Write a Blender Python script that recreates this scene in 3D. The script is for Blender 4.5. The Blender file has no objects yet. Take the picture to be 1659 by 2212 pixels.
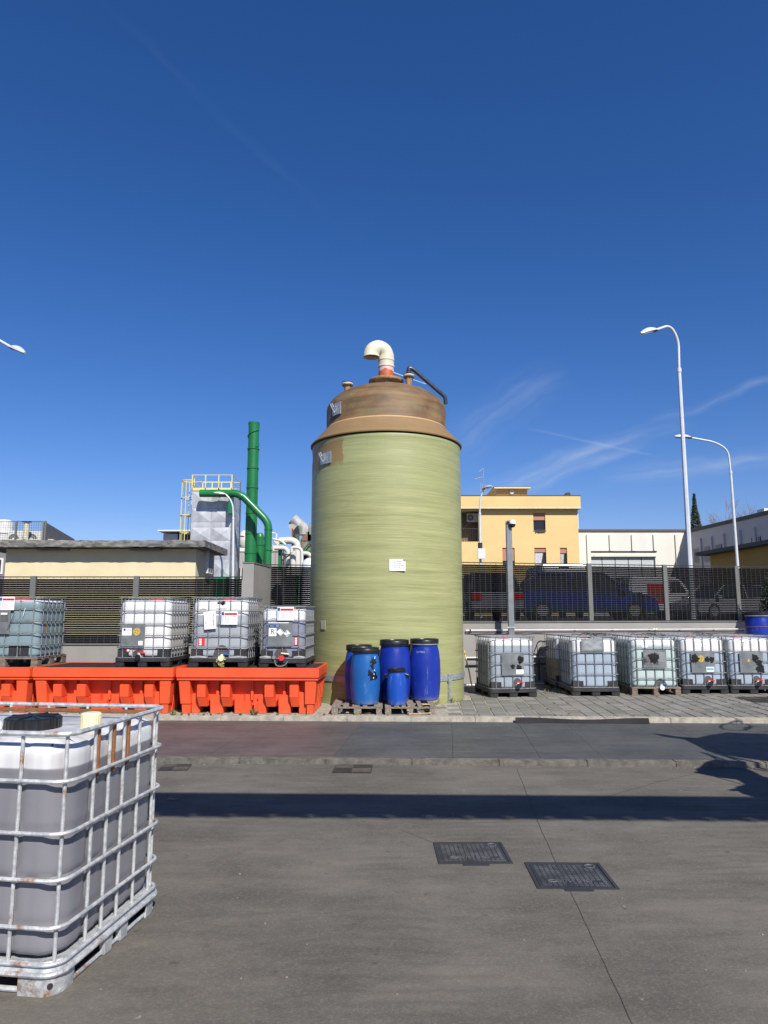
import bpy, math, random
from mathutils import Vector, Matrix
random.seed(7)
C = bpy.context.scene.collection
R = math.radians
# ------------------------------------------------------------------ camera
CH = 1.60                      # eye height above the pavement (pavement = z 0)
PITCH = R(8.16)
F = 1533.7                     # focal length, in units where the photo is 1659 wide
cam = bpy.data.cameras.new('camera'); camo = bpy.data.objects.new('camera', cam)
C.objects.link(camo); bpy.context.scene.camera = camo
camo.location = (0, 0, CH); camo.rotation_euler = (R(90) + PITCH, 0, 0)
cam.sensor_fit = 'VERTICAL'; cam.sensor_height = 36; cam.lens = 36 * F / 2212.0
cam.clip_start = 0.05; cam.clip_end = 3000
# ------------------------------------------------------------------ sun, sky
SUN_EL, SUN_AZ = R(42), R(22.5)         # azimuth: degrees right of straight behind the camera
sv = Vector((math.sin(SUN_AZ)*math.cos(SUN_EL), -math.cos(SUN_AZ)*math.cos(SUN_EL), math.sin(SUN_EL)))
sl = bpy.data.lights.new('sun', 'SUN'); sl.energy = 4.7; sl.angle = R(0.53); sl.color = (1.0, 0.955, 0.89)
so = bpy.data.objects.new('sun', sl); C.objects.link(so)
so.rotation_euler = sv.to_track_quat('Z', 'Y').to_euler()
sc = bpy.context.scene
sc.view_settings.view_transform = 'Standard'; sc.view_settings.look = 'None'
sc.view_settings.gamma = 1; sc.view_settings.use_curve_mapping = False
sc.view_settings.exposure = 0.42
world = bpy.data.worlds.new('World'); sc.world = world; world.use_nodes = True
wt = world.node_tree; wt.nodes.clear()
def N(t, typ, **k):
    n = t.nodes.new(typ)
    for a, b in k.items(): setattr(n, a, b)
    return n
def M_(t, op, a, b=None, c=None, clamp=False):
    n = t.nodes.new('ShaderNodeMath'); n.operation = op; n.use_clamp = clamp
    for i, x in enumerate((a, b, c)):
        if x is None: continue
        if isinstance(x, (int, float)): n.inputs[i].default_value = x
        else: t.links.new(x, n.inputs[i])
    return n.outputs[0]
def build_world():
    t = wt
    out = N(t, 'ShaderNodeOutputWorld'); bg = N(t, 'ShaderNodeBackground'); bg.inputs[1].default_value = 0.079
    sky = N(t, 'ShaderNodeTexSky', sky_type='NISHITA'); sky.sun_disc = False
    sky.sun_elevation = SUN_EL; sky.sun_rotation = math.pi - SUN_AZ
    sky.altitude = 100; sky.air_density = 1.0; sky.dust_density = 0.35; sky.ozone_density = 4.5
    hs = N(t, 'ShaderNodeHueSaturation'); hs.inputs['Saturation'].default_value = 1.25
    t.links.new(sky.outputs[0], hs.inputs['Color'])
    tint = N(t, 'ShaderNodeMix', data_type='RGBA', blend_type='MULTIPLY'); tint.inputs[0].default_value = 1.0
    t.links.new(hs.outputs[0], tint.inputs[6]); tint.inputs[7].default_value = (0.99, 0.885, 1.10, 1)
    tc = N(t, 'ShaderNodeTexCoord'); sep = N(t, 'ShaderNodeSeparateXYZ'); t.links.new(tc.outputs['Generated'], sep.inputs[0])
    x, y, z = sep.outputs
    ys = M_(t, 'MAXIMUM', y, 0.15)
    gx = M_(t, 'DIVIDE', x, ys); gz = M_(t, 'DIVIDE', z, ys)
    comb = N(t, 'ShaderNodeCombineXYZ'); t.links.new(gx, comb.inputs[0]); t.links.new(gz, comb.inputs[1])
    def g(u, v):
        a = (u-829.5)/F; b = (1106-v)/F
        ry = math.cos(PITCH)-b*math.sin(PITCH); rz = math.sin(PITCH)+b*math.cos(PITCH)
        return a/ry, rz/ry
    nz = N(t, 'ShaderNodeTexNoise'); nz.inputs['Scale'].default_value = 5.0; nz.inputs['Detail'].default_value = 6
    t.links.new(comb.outputs[0], nz.inputs['Vector'])
    total = None
    for (u0, v0, u1, v1, wd, st, warp) in [(1000, 1078, 1500, 895, .020, .42, .06), (1060, 1078, 1420, 955, .012, .34, .05), (960, 965, 1240, 810, .045, .20, .10),
                                     (1130, 925, 1440, 990, .0035, .28, .012), (1290, 1035, 1800, 970, .022, .33, .05),
                                     (180, -40, 800, 560, .012, .016, .05), (1380, 905, 1760, 800, .010, .22, .05)]:
        ax, az = g(u0, v0); bx, bz = g(u1, v1)
        L = math.hypot(bx-ax, bz-az); dx, dz = (bx-ax)/L, (bz-az)/L
        px = M_(t, 'SUBTRACT', gx, ax); pz = M_(t, 'SUBTRACT', gz, az)
        s = M_(t, 'ADD', M_(t, 'MULTIPLY', px, dx), M_(t, 'MULTIPLY', pz, dz))
        d = M_(t, 'ADD', M_(t, 'MULTIPLY', px, -dz), M_(t, 'MULTIPLY', pz, dx))
        d = M_(t, 'ADD', d, M_(t, 'MULTIPLY', M_(t, 'SUBTRACT', nz.outputs[0], 0.5), warp))
        across = M_(t, 'SUBTRACT', 1.0, M_(t, 'DIVIDE', M_(t, 'ABSOLUTE', d), wd), clamp=True)
        sn = M_(t, 'DIVIDE', s, L)
        al = M_(t, 'MULTIPLY', M_(t, 'MULTIPLY', sn, 5.0, clamp=True), M_(t, 'MULTIPLY', M_(t, 'SUBTRACT', 1.0, sn), 3.0, clamp=True))
        cmb = N(t, 'ShaderNodeCombineXYZ'); t.links.new(M_(t, 'MULTIPLY', s, 5.0), cmb.inputs[0]); t.links.new(M_(t, 'MULTIPLY', d, 45.0), cmb.inputs[1])
        n2 = N(t, 'ShaderNodeTexNoise'); n2.inputs['Scale'].default_value = 1.6; n2.inputs['Detail'].default_value = 5
        t.links.new(cmb.outputs[0], n2.inputs['Vector'])
        w = M_(t, 'MULTIPLY', M_(t, 'SUBTRACT', n2.outputs[0], 0.28), 2.2, clamp=True)
        m = M_(t, 'MULTIPLY', M_(t, 'MULTIPLY', M_(t, 'POWER', across, 1.4), al), M_(t, 'MULTIPLY', w, st))
        total = m if total is None else M_(t, 'ADD', total, m)
    front = M_(t, 'GREATER_THAN', y, 0.15)
    total = M_(t, 'MULTIPLY', M_(t, 'MINIMUM', total, 0.8), front)
    mix = N(t, 'ShaderNodeMix', data_type='RGBA'); t.links.new(total, mix.inputs[0]); t.links.new(tint.outputs[2], mix.inputs[6])
    mix.inputs[7].default_value = (5.4, 6.2, 7.6, 1)
    t.links.new(mix.outputs[2], bg.inputs[0]); t.links.new(bg.outputs[0], out.inputs[0])
build_world()
# ------------------------------------------------------------------ projection helpers (photo -> world)
def ray(u, v):
    a = (u-829.5)/F; b = (1106-v)/F
    return a, math.cos(PITCH)-b*math.sin(PITCH), math.sin(PITCH)+b*math.cos(PITCH)
def at(u, v, D):
    x, y, z = ray(u, v); k = D/y
    return Vector((x*k, D, CH+z*k))
def gp(u, v, z=0.0):
    x, y, zz = ray(u, v); k = (z-CH)/zz
    return Vector((x*k, y*k, z))
def PX(x, y): return x*0.54004, y*0.54004
# ------------------------------------------------------------------ materials
def mat(name, col, rough=0.6, metal=0.0, var=0.12, vscale=6.0, col2=None, bump=0.0, bscale=40.0, spec=0.5,
        stretch=None, coord='Object', detail=5.0, trans=0.0, dirt=0.0, subsurf=0.0):
    m = bpy.data.materials.new(name); m.use_nodes = True; t = m.node_tree
    b = t.nodes['Principled BSDF']
    b.inputs['Roughness'].default_value = rough; b.inputs['Metallic'].default_value = metal
    b.inputs['Specular IOR Level'].default_value = spec
    if trans: b.inputs['Transmission Weight'].default_value = trans
    tc = N(t, 'ShaderNodeTexCoord'); mp = N(t, 'ShaderNodeMapping'); t.links.new(tc.outputs[coord], mp.inputs[0])
    if stretch: mp.inputs['Scale'].default_value = stretch
    n = N(t, 'ShaderNodeTexNoise'); n.inputs['Scale'].default_value = vscale; n.inputs['Detail'].default_value = detail
    n.inputs['Roughness'].default_value = 0.62
    t.links.new(mp.outputs[0], n.inputs['Vector'])
    c1 = tuple(max(0, c*(1-var)) for c in col) if col2 is None else col
    c2 = tuple(min(1, c*(1+var)) for c in col) if col2 is None else col2
    r = N(t, 'ShaderNodeValToRGB'); e = r.color_ramp.elements
    e[0].position = 0.36; e[0].color = (*c1, 1); e[1].position = 0.64; e[1].color = (*c2, 1)
    t.links.new(n.outputs[0], r.inputs[0]); cs = r.outputs[0]
    if dirt:
        n3 = N(t, 'ShaderNodeTexNoise'); n3.inputs['Scale'].default_value = 1.7; n3.inputs['Detail'].default_value = 9
        n3.inputs['Roughness'].default_value = 0.7
        t.links.new(tc.outputs[coord], n3.inputs['Vector'])
        f = M_(t, 'MULTIPLY', M_(t, 'SUBTRACT', n3.outputs[0], 0.5, clamp=True), 4*dirt, clamp=True)
        mx = N(t, 'ShaderNodeMix', data_type='RGBA'); t.links.new(f, mx.inputs[0]); t.links.new(cs, mx.inputs[6])
        mx.inputs[7].default_value = (0.10, 0.085, 0.065, 1); cs = mx.outputs[2]
    t.links.new(cs, b.inputs['Base Color'])
    rr = M_(t, 'ADD', M_(t, 'MULTIPLY', M_(t, 'SUBTRACT', n.outputs[0], 0.5), 0.35), rough, clamp=True)
    t.links.new(rr, b.inputs['Roughness'])
    if bump:
        n2 = N(t, 'ShaderNodeTexNoise'); n2.inputs['Scale'].default_value = bscale; n2.inputs['Detail'].default_value = 4
        t.links.new(mp.outputs[0], n2.inputs['Vector'])
        bp = N(t, 'ShaderNodeBump'); bp.inputs['Strength'].default_value = bump; bp.inputs['Distance'].default_value = 0.01
        t.links.new(n2.outputs[0], bp.inputs['Height']); t.links.new(bp.outputs[0], b.inputs['Normal'])
    return m
def nodes_of(m):
    t = m.node_tree; return t, t.nodes['Principled BSDF']
def rgbmix(t, fac, a, b):
    mx = N(t, 'ShaderNodeMix', data_type='RGBA')
    if isinstance(fac, (int, float)): mx.inputs[0].default_value = fac
    else: t.links.new(fac, mx.inputs[0])
    for i, c in ((6, a), (7, b)):
        if isinstance(c, tuple): mx.inputs[i].default_value = (*c, 1)
        else: t.links.new(c, mx.inputs[i])
    return mx.outputs[2]
def noise(t, vec, scale, detail=5, rough=0.6):
    n = N(t, 'ShaderNodeTexNoise'); n.inputs['Scale'].default_value = scale; n.inputs['Detail'].default_value = detail
    n.inputs['Roughness'].default_value = rough
    if vec is not None: t.links.new(vec, n.inputs['Vector'])
    return n.outputs[0]
def ramp(t, x, a, b):      # smooth 0..1 between a and b
    n = N(t, 'ShaderNodeMapRange', interpolation_type='SMOOTHSTEP'); t.links.new(x, n.inputs[0])
    n.inputs[1].default_value = a; n.inputs[2].default_value = b; return n.outputs[0]
# ------------------------------------------------------------------ mesh builder
class MB:
    def __init__(s): s.v = []; s.f = []
    def add(s, vs, fs):
        o = len(s.v); s.v += [tuple(v) for v in vs]; s.f += [tuple(i+o for i in f) for f in fs]; return s
    def hexa(s, p):       # 4 bottom (ccw) + 4 top
        return s.add(p, [(3, 2, 1, 0), (4, 5, 6, 7), (0, 1, 5, 4), (1, 2, 6, 5), (2, 3, 7, 6), (3, 0, 4, 7)])
    def box(s, x0, x1, y0, y1, z0, z1):
        return s.hexa([(x0, y0, z0), (x1, y0, z0), (x1, y1, z0), (x0, y1, z0), (x0, y0, z1), (x1, y0, z1), (x1, y1, z1), (x0, y1, z1)])
    def rbox(s, x0, x1, y0, y1, z0, z1, rot, piv):    # box rotated by a Matrix about a pivot
        p = [(x0, y0, z0), (x1, y0, z0), (x1, y1, z0), (x0, y1, z0), (x0, y0, z1), (x1, y0, z1), (x1, y1, z1), (x0, y1, z1)]
        piv = Vector(piv); return s.hexa([rot @ (Vector(q)-piv)+piv for q in p])
    def taper(s, bot, top, z0, z1):   # bot/top = (x0,x1,y0,y1)
        a, b = bot, top
        return s.hexa([(a[0], a[2], z0), (a[1], a[2], z0), (a[1], a[3], z0), (a[0], a[3], z0), (b[0], b[2], z1), (b[1], b[2], z1), (b[1], b[3], z1), (b[0], b[3], z1)])
    def lathe(s, prof, n=32, c=(0, 0), cap=True):
        vs = []; fs = []
        for r, z in prof:
            for i in range(n):
                a = 2*math.pi*i/n; vs.append((c[0]+r*math.cos(a), c[1]+r*math.sin(a), z))
        m = len(prof)
        for j in range(m-1):
            for i in range(n):
                k = (i+1) % n; fs.append((j*n+i, j*n+k, (j+1)*n+k, (j+1)*n+i))
        if cap:
            fs.append(tuple(reversed(range(n)))); fs.append(tuple((m-1)*n+i for i in range(n)))
        return s.add(vs, fs)
    def tube(s, path, r, n=8, closed=False, caps=True):
        P = [Vector(p) for p in path]; m = len(P)
        rs = r if isinstance(r, (list, tuple)) else [r]*m
        T = []
        for i in range(m):
            if closed: d = P[(i+1) % m]-P[i-1]
            else: d = P[min(i+1, m-1)]-P[max(i-1, 0)]
            T.append(d.normalized())
        up = Vector((0, 0, 1)) if abs(T[0].z) < 0.9 else Vector((0, 1, 0))
        nrm = (up - T[0]*up.dot(T[0])).normalized(); vs = []; fs = []
        for i in range(m):
            if i: 
                nrm = nrm - T[i]*nrm.dot(T[i])
                nrm = nrm.normalized() if nrm.length > 1e-6 else T[i].orthogonal().normalized()
            bn = T[i].cross(nrm)
            for k in range(n):
                a = 2*math.pi*k/n; vs.append(P[i]+(nrm*math.cos(a)+bn*math.sin(a))*rs[i])
        for i in range(m if closed else m-1):
            j = (i+1) % m
            for k in range(n):
                q = (k+1) % n; fs.append((i*n+k, i*n+q, j*n+q, j*n+k))
        if not closed and caps:
            fs.append(tuple(reversed(range(n)))); fs.append(tuple((m-1)*n+k for k in range(n)))
        return s.add(vs, fs)
    def cyl(s, p0, p1, r, n=16, r1=None): return s.tube([p0, p1], [r, r if r1 is None else r1], n)
    def prism(s, poly, z0, z1, ax='z'):      # polygon (ccw) extruded
        n = len(poly); f = {'z': lambda a, b, h: (a, b, h), 'y': lambda a, b, h: (a, h, b), 'x': lambda a, b, h: (h, a, b)}[ax]
        vs = [f(a, b, z0) for a, b in poly]+[f(a, b, z1) for a, b in poly]
        return s.add(vs, [tuple(reversed(range(n))), tuple(range(n, 2*n))]+[(i, (i+1) % n, n+(i+1) % n, n+i) for i in range(n)])
    def mesh(s, name, m, smooth=False, bevel=0):
        me = bpy.data.meshes.new(name); me.from_pydata(s.v, [], s.f); me.validate()
        import bmesh
        bm = bmesh.new(); bm.from_mesh(me); bmesh.ops.recalc_face_normals(bm, faces=bm.faces)
        if bevel:
            bmesh.ops.bevel(bm, geom=[e for e in bm.edges if len(e.link_faces) == 2 and e.calc_face_angle(0) > 0.5], offset=bevel, segments=2, affect='EDGES', clamp_overlap=True)
        bm.to_mesh(me); bm.free()
        if smooth or bevel:
            for p in me.polygons: p.use_smooth = True
            me.set_sharp_from_angle(angle=R(38))
        if m is not None: me.materials.append(m)
        return me
    def build(s, name, m, parent=None, smooth=False, loc=None, bevel=0, **props):
        return obj(name, s.mesh(name, m, smooth, bevel), parent, loc, **props)
def obj(name, me, parent=None, loc=None, rot=None, **props):
    o = bpy.data.objects.new(name, me); C.objects.link(o)
    if parent is not None: o.parent = parent
    if loc is not None: o.location = loc
    if rot is not None: o.rotation_euler = rot
    for k, v in props.items(): o[k] = v
    return o
def thing(name, label, cat, loc=(0, 0, 0), rz=0.0, group=None):
    o = bpy.data.objects.new(name, None); C.objects.link(o); o.location = loc; o.rotation_euler = (0, 0, rz)
    o.empty_display_size = 0.2
    o['label'] = label; o['category'] = cat
    if group: o['group'] = group
    return o
def copy_tree(o, parent=None):
    c = o.copy(); C.objects.link(c)
    if parent is not None: c.parent = parent
    for ch in list(o.children): copy_tree(ch, c)
    return c
def text(name, s, size, m, parent, loc, rot=(math.pi/2, 0, 0), depth=0.0006, align='CENTER', **props):
    cu = bpy.data.curves.new('t', 'FONT'); cu.body = s; cu.size = size; cu.extrude = depth; cu.align_x = align; cu.align_y = 'CENTER'
    cu.resolution_u = 2
    to = bpy.data.objects.new('t', cu); C.objects.link(to)
    dg = bpy.context.evaluated_depsgraph_get()
    me = bpy.data.meshes.new_from_object(to.evaluated_get(dg)); bpy.data.objects.remove(to)
    me.name = name; me.materials.clear(); me.materials.append(m)
    return obj(name, me, parent, loc, rot, **props)
# smooth path through corner points
def arc_path(pts, rad, seg=6):
    P = [Vector(p) for p in pts]; out = [P[0]]
    for i in range(1, len(P)-1):
        a = (P[i-1]-P[i]); b = (P[i+1]-P[i]); r = min(rad, a.length*0.49, b.length*0.49)
        p0 = P[i]+a.normalized()*r; p1 = P[i]+b.normalized()*r
        for k in range(seg+1):
            t = k/seg; out.append(p0*(1-t)**2+P[i]*2*t*(1-t)+p1*t**2)
    out.append(P[-1]); return out
# ------------------------------------------------------------------ the road frame (kerbs run 2 degrees off the picture plane)
A2 = R(2.0); EX = Vector((math.cos(A2), -math.sin(A2), 0)); EY = Vector((math.sin(A2), math.cos(A2), 0))
def rf(s, t, z=0.0): return EX*s+EY*t+Vector((0, 0, z))
def rfbox(mb, s0, s1, t0, t1, z0, z1):
    return mb.hexa([rf(s0, t0, z0), rf(s1, t0, z0), rf(s1, t1, z0), rf(s0, t1, z0), rf(s0, t0, z1), rf(s1, t0, z1), rf(s1, t1, z1), rf(s0, t1, z1)])
# ------------------------------------------------------------------ ground materials
def concrete_yard():
    m = mat('yard_concrete', (0.105, 0.098, 0.088), 0.86, bump=0.25, bscale=60, spec=0.3); t, b = nodes_of(m)
    tc = N(t, 'ShaderNodeTexCoord'); v = tc.outputs['Object']
    mp = N(t, 'ShaderNodeMapping'); mp.inputs['Scale'].default_value = (0.7, 1.6, 1); mp.inputs['Rotation'].default_value = (0, 0, 0.5); t.links.new(v, mp.inputs[0])
    mp2 = N(t, 'ShaderNodeMapping'); mp2.inputs['Scale'].default_value = (0.6, 2.2, 1); mp2.inputs['Rotation'].default_value = (0, 0, -0.8); t.links.new(v, mp2.inputs[0])
    n1 = noise(t, v, 0.7, 9, 0.65); n2 = noise(t, mp.outputs[0], 1.6, 10, 0.7); n3 = noise(t, v, 55, 4, 0.6); n4 = noise(t, mp2.outputs[0], 2.4, 10, 0.72)
    a = M_(t, 'ADD', M_(t, 'MULTIPLY', n1, 0.45), M_(t, 'ADD', M_(t, 'MULTIPLY', n2, 0.35), M_(t, 'MULTIPLY', n4, 0.3)))
    c = rgbmix(t, ramp(t, a, 0.42, 0.72), (0.084, 0.076, 0.062), (0.160, 0.144, 0.115))
    c = rgbmix(t, M_(t, 'MULTIPLY', ramp(t, n3, 0.45, 0.75), 0.45), c, (0.185, 0.170, 0.143))
    vo = N(t, 'ShaderNodeTexVoronoi'); vo.inputs['Scale'].default_value = 150; t.links.new(v, vo.inputs['Vector']); c = rgbmix(t, M_(t, 'MULTIPLY', M_(t, 'LESS_THAN', vo.outputs['Distance'], 0.22), 0.55), c, (0.24, 0.225, 0.195))
    n6 = noise(t, v, 4.5, 8, 0.8); c = rgbmix(t, M_(t, 'MULTIPLY', ramp(t, n6, 0.52, 0.72), 0.38), c, (0.062, 0.057, 0.050))
    # faint tyre scrub marks: warped rings
    wv = N(t, 'ShaderNodeTexWave', wave_type='RINGS'); wv.inputs['Scale'].default_value = 2.6; wv.inputs['Distortion'].default_value = 9
    wv.inputs['Detail'].default_value = 4; wv.inputs['Detail Scale'].default_value = 0.5; t.links.new(v, wv.inputs['Vector'])
    msk = M_(t, 'MULTIPLY', ramp(t, noise(t, v, 0.45, 4), 0.44, 0.60), M_(t, 'POWER', wv.outputs['Fac'], 3.0))
    c = rgbmix(t, M_(t, 'MULTIPLY', msk, 0.35), c, (0.070, 0.065, 0.056))
    # small spots and spills
    sp = ramp(t, noise(t, v, 9, 2), 0.70, 0.76); c = rgbmix(t, M_(t, 'MULTIPLY', sp, 0.5), c, (0.040, 0.038, 0.036))
    ls = ramp(t, noise(t, v, 22, 2), 0.74, 0.78); c = rgbmix(t, M_(t, 'MULTIPLY', ls, 0.7), c, (0.27, 0.26, 0.23))
    sc_ = N(t, 'ShaderNodeMapping'); sc_.inputs['Scale'].default_value = (1.2, 40, 1); sc_.inputs['Rotation'].default_value = (0, 0, 0.12); t.links.new(v, sc_.inputs[0])
    scr = M_(t, 'MULTIPLY', ramp(t, noise(t, sc_.outputs[0], 1.0, 3), 0.66, 0.72), ramp(t, noise(t, v, 0.6, 2), 0.5, 0.6))
    c = rgbmix(t, M_(t, 'MULTIPLY', scr, 0.5), c, (0.22, 0.21, 0.185))
    t.links.new(c, b.inputs['Base Color']); return m
def tread_plate(name, c1, c2):
    m = mat(name, c1, 0.55, metal=0.0, spec=0.5); t, b = nodes_of(m)
    tc = N(t, 'ShaderNodeTexCoord'); v = tc.outputs['Object']
    n1 = noise(t, v, 1.1, 8, 0.65); n2 = noise(t, v, 14, 5)
    mp0 = N(t, 'ShaderNodeMapping'); mp0.inputs['Scale'].default_value = (0.5, 5, 1); t.links.new(v, mp0.inputs[0])
    n3 = noise(t, mp0.outputs[0], 1.5, 6, 0.65)
    f = M_(t, 'ADD', M_(t, 'MULTIPLY', n1, 0.6), M_(t, 'MULTIPLY', n3, 0.4))
    c = rgbmix(t, ramp(t, f, 0.35, 0.68), c1, c2)
    c = rgbmix(t, M_(t, 'MULTIPLY', ramp(t, n2, 0.5, 0.8), 0.3), c, (0.16, 0.155, 0.15))
    t.links.new(c, b.inputs['Base Color'])
    sep = N(t, 'ShaderNodeSeparateXYZ'); t.links.new(v, sep.inputs[0]); x, y, _ = sep.outputs
    p = 1/0.046
    uu = M_(t, 'MULTIPLY', M_(t, 'ADD', x, y), p); vv = M_(t, 'MULTIPLY', M_(t, 'SUBTRACT', x, y), p)
    fu = M_(t, 'SUBTRACT', M_(t, 'FRACT', uu), 0.5); fv = M_(t, 'SUBTRACT', M_(t, 'FRACT', vv), 0.5)
    par = M_(t, 'FRACT', M_(t, 'MULTIPLY', M_(t, 'ADD', M_(t, 'FLOOR', uu), M_(t, 'FLOOR', vv)), 0.5))
    sel = M_(t, 'GREATER_THAN', M_(t, 'ABSOLUTE', par), 0.25)
    def bar(a, bb): 
        return M_(t, 'LESS_THAN', M_(t, 'ADD', M_(t, 'POWER', M_(t, 'MULTIPLY', a, 1/0.46), 2.0), M_(t, 'POWER', M_(t, 'MULTIPLY', bb, 1/0.15), 2.0)), 1.0)
    h = M_(t, 'ADD', M_(t, 'MULTIPLY', bar(fu, fv), sel), M_(t, 'MULTIPLY', bar(fv, fu), M_(t, 'SUBTRACT', 1.0, sel)))
    c = rgbmix(t, M_(t, 'MULTIPLY', h, 0.42), c, (0.23, 0.235, 0.225)); t.links.new(c, b.inputs['Base Color'])
    bp = N(t, 'ShaderNodeBump'); bp.inputs['Strength'].default_value = 0.9; bp.inputs['Distance'].default_value = 0.003
    t.links.new(h, bp.inputs['Height']); t.links.new(bp.outputs[0], b.inputs['Normal'])
    b.inputs['Roughness'].default_value = 0.62; b.inputs['Specular IOR Level'].default_value = .15
    return m
YARDM = concrete_yard()
TREAD = tread_plate('tread_steel', (0.046, 0.048, 0.046), (0.094, 0.095, 0.088))
TREADR = tread_plate('tread_steel_rusty', (0.062, 0.050, 0.048), (0.122, 0.098, 0.092))
KERBM = mat('kerb_concrete', (0.26, 0.235, 0.19), 0.9, col2=(0.45, 0.41, 0.33), vscale=7, bump=0.6, bscale=45, dirt=0.5, coord='Object')
KERBD = mat('kerb_concrete_worn', (0.075, 0.068, 0.057), 0.9, col2=(0.165, 0.15, 0.125), vscale=9, bump=0.8, bscale=45, dirt=0.6)
PAVEM = mat('paver_concrete', (0.185, 0.175, 0.15), 0.9, var=0.2, vscale=4, bump=0.5, bscale=70, dirt=0.25)
SANDM = mat('joint_sand', (0.22, 0.195, 0.15), 0.95, col2=(0.42, 0.385, 0.31), vscale=11, bump=0.9, bscale=50)
JOINTM = mat('joint_dark', (0.05, 0.047, 0.042), 0.9)
# per-paver tint through object colour
t, b = nodes_of(PAVEM); oi = N(t, 'ShaderNodeObjectInfo'); lk = b.inputs['Base Color'].links[0].from_socket
mm = N(t, 'ShaderNodeMix', data_type='RGBA', blend_type='MULTIPLY'); mm.inputs[0].default_value = 1
t.links.new(lk, mm.inputs[6]); t.links.new(oi.outputs['Color'], mm.inputs[7]); t.links.new(mm.outputs[2], b.inputs['Base Color'])

# ------------------------------------------------------------------ ground
ZY, ZD = -0.12, -0.065
g = MB(); g.add([(-900, -300, ZY-0.5), (900, -300, ZY-0.5), (900, 1500, ZY-0.5), (-900, 1500, ZY-0.5)], [(0, 1, 2, 3)])
g.build('terrain', mat('terrain_soil', (0.12, 0.11, 0.085), 0.95, vscale=0.3), kind='structure')
g = MB(); rfbox(g, -30, 30, -14, 8.49, ZY-0.3, ZY); yard = g.build('yard_ground', YARDM, kind='structure')
def groove(pts, w, z, parent, m=JOINTM):
    mb = MB()
    for (a, b_) in zip(pts[:-1], pts[1:]):
        a = Vector(a); b_ = Vector(b_); d = (b_-a).normalized(); n = Vector((-d.y, d.x, 0))*w/2
        mb.add([a-n+Vector((0, 0, z)), b_-n+Vector((0, 0, z)), b_+n+Vector((0, 0, z)), a+n+Vector((0, 0, z))], [(0, 1, 2, 3)])
    return mb.build('joint', m, parent)
def yl(pts):
    out = []
    for i in range(len(pts)-1):
        a = gp(*pts[i], ZY); b_ = gp(*pts[i+1], ZY); k = 8
        for j in range(k):
            p = a.lerp(b_, j/k); 
            if 0 < j: p += Vector((random.uniform(-.0025, .0025), random.uniform(-.0025, .0025), 0))
            p.z = 0; out.append(p)
    p = gp(*pts[-1], ZY); p.z = 0; out.append(p); return out
groove(yl([(1117, 1662), (1168, 1790), (1203, 1868)]), 0.003, ZY+0.004, yard)
groove(yl([(1232, 1924), (1300, 2070), (1372, 2225)]), 0.0028, ZY+0.004, yard)
groove(yl([(864, 1792), (938, 1822)]), 0.003, ZY+0.004, yard)
groove(yl([(1255, 1738), (1420, 1690), (1600, 1650)]), 0.004, ZY+0.004, yard)
groove(yl([(600, 1726), (900, 1733), (1330, 1740), (1659, 1744)]), 0.003, ZY+0.004, yard)
# deck of tread plates between the kerbs
g = MB(); rfbox(g, -30, 30, 8.622, 11.43, ZY-0.3, ZD-0.02); deck = g.build('road', mat('road_bed', (0.03, 0.03, 0.03), 0.9), kind='structure')
seams = [-13.5, -11.3, -9.1, -6.9, -5.4, -3.9, -2.4, -0.9, 0.5, 1.52, 2.25, 3.75, 5.25, 6.75, 8.95, 11.15, 13.35]
for i in range(len(seams)-1):
    for (t0, t1) in ((8.635, 10.083), (10.087, 11.425)):
        s0, s1 = seams[i]+0.0018, seams[i+1]-0.0018
        sh = lambda t_: (t_-8.6)*0.055
        z = ZD + (0.0008 if i % 2 else 0.0)
        mb = MB(); mb.hexa([rf(s0+sh(t0), t0, z-.018), rf(s1+sh(t0), t0, z-.018), rf(s1+sh(t1), t1, z-.018), rf(s0+sh(t1), t1, z-.018),
                            rf(s0+sh(t0), t0, z), rf(s1+sh(t0), t0, z), rf(s1+sh(t1), t1, z), rf(s0+sh(t1), t1, z)])
        mb.build('steel_plate', TREADR if seams[i] < -0.9 else TREAD, deck)
# kerbs: stones of one metre
def kerb_run(name, t0, t1, ztop, m, label, zb=-0.4):
    k = thing(name, label, 'kerb', rf(0, t0, 0))
    k.rotation_euler = (0, 0, -A2); random.seed(3)
    for i in range(-14, 14):
        d = random.uniform(-.0015, .0015); mb = MB()
        mb.box(i*1.0+0.0015+.02, i*1.0+0.9985+.02, d, t1-t0, zb, ztop+random.uniform(-.0015, .0015))
        mb.build('kerb_stone', m, k, bevel=0.008)
    return k
kerb_run('kerb', 11.432, 11.60, 0.006, KERBM, 'pale far kerb of the plated road, at the foot of the orange basins and pavers')
kerb_run('kerb', 8.49, 8.62, -0.064, KERBD, 'worn grey near kerb between the plated road and the open concrete yard')
# gravelly dirt lines along kerbs
g = MB(); rfbox(g, -30, 30, 11.602, 40, -0.4, -0.009); g.build('pavement', SANDM, kind='structure')
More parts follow.
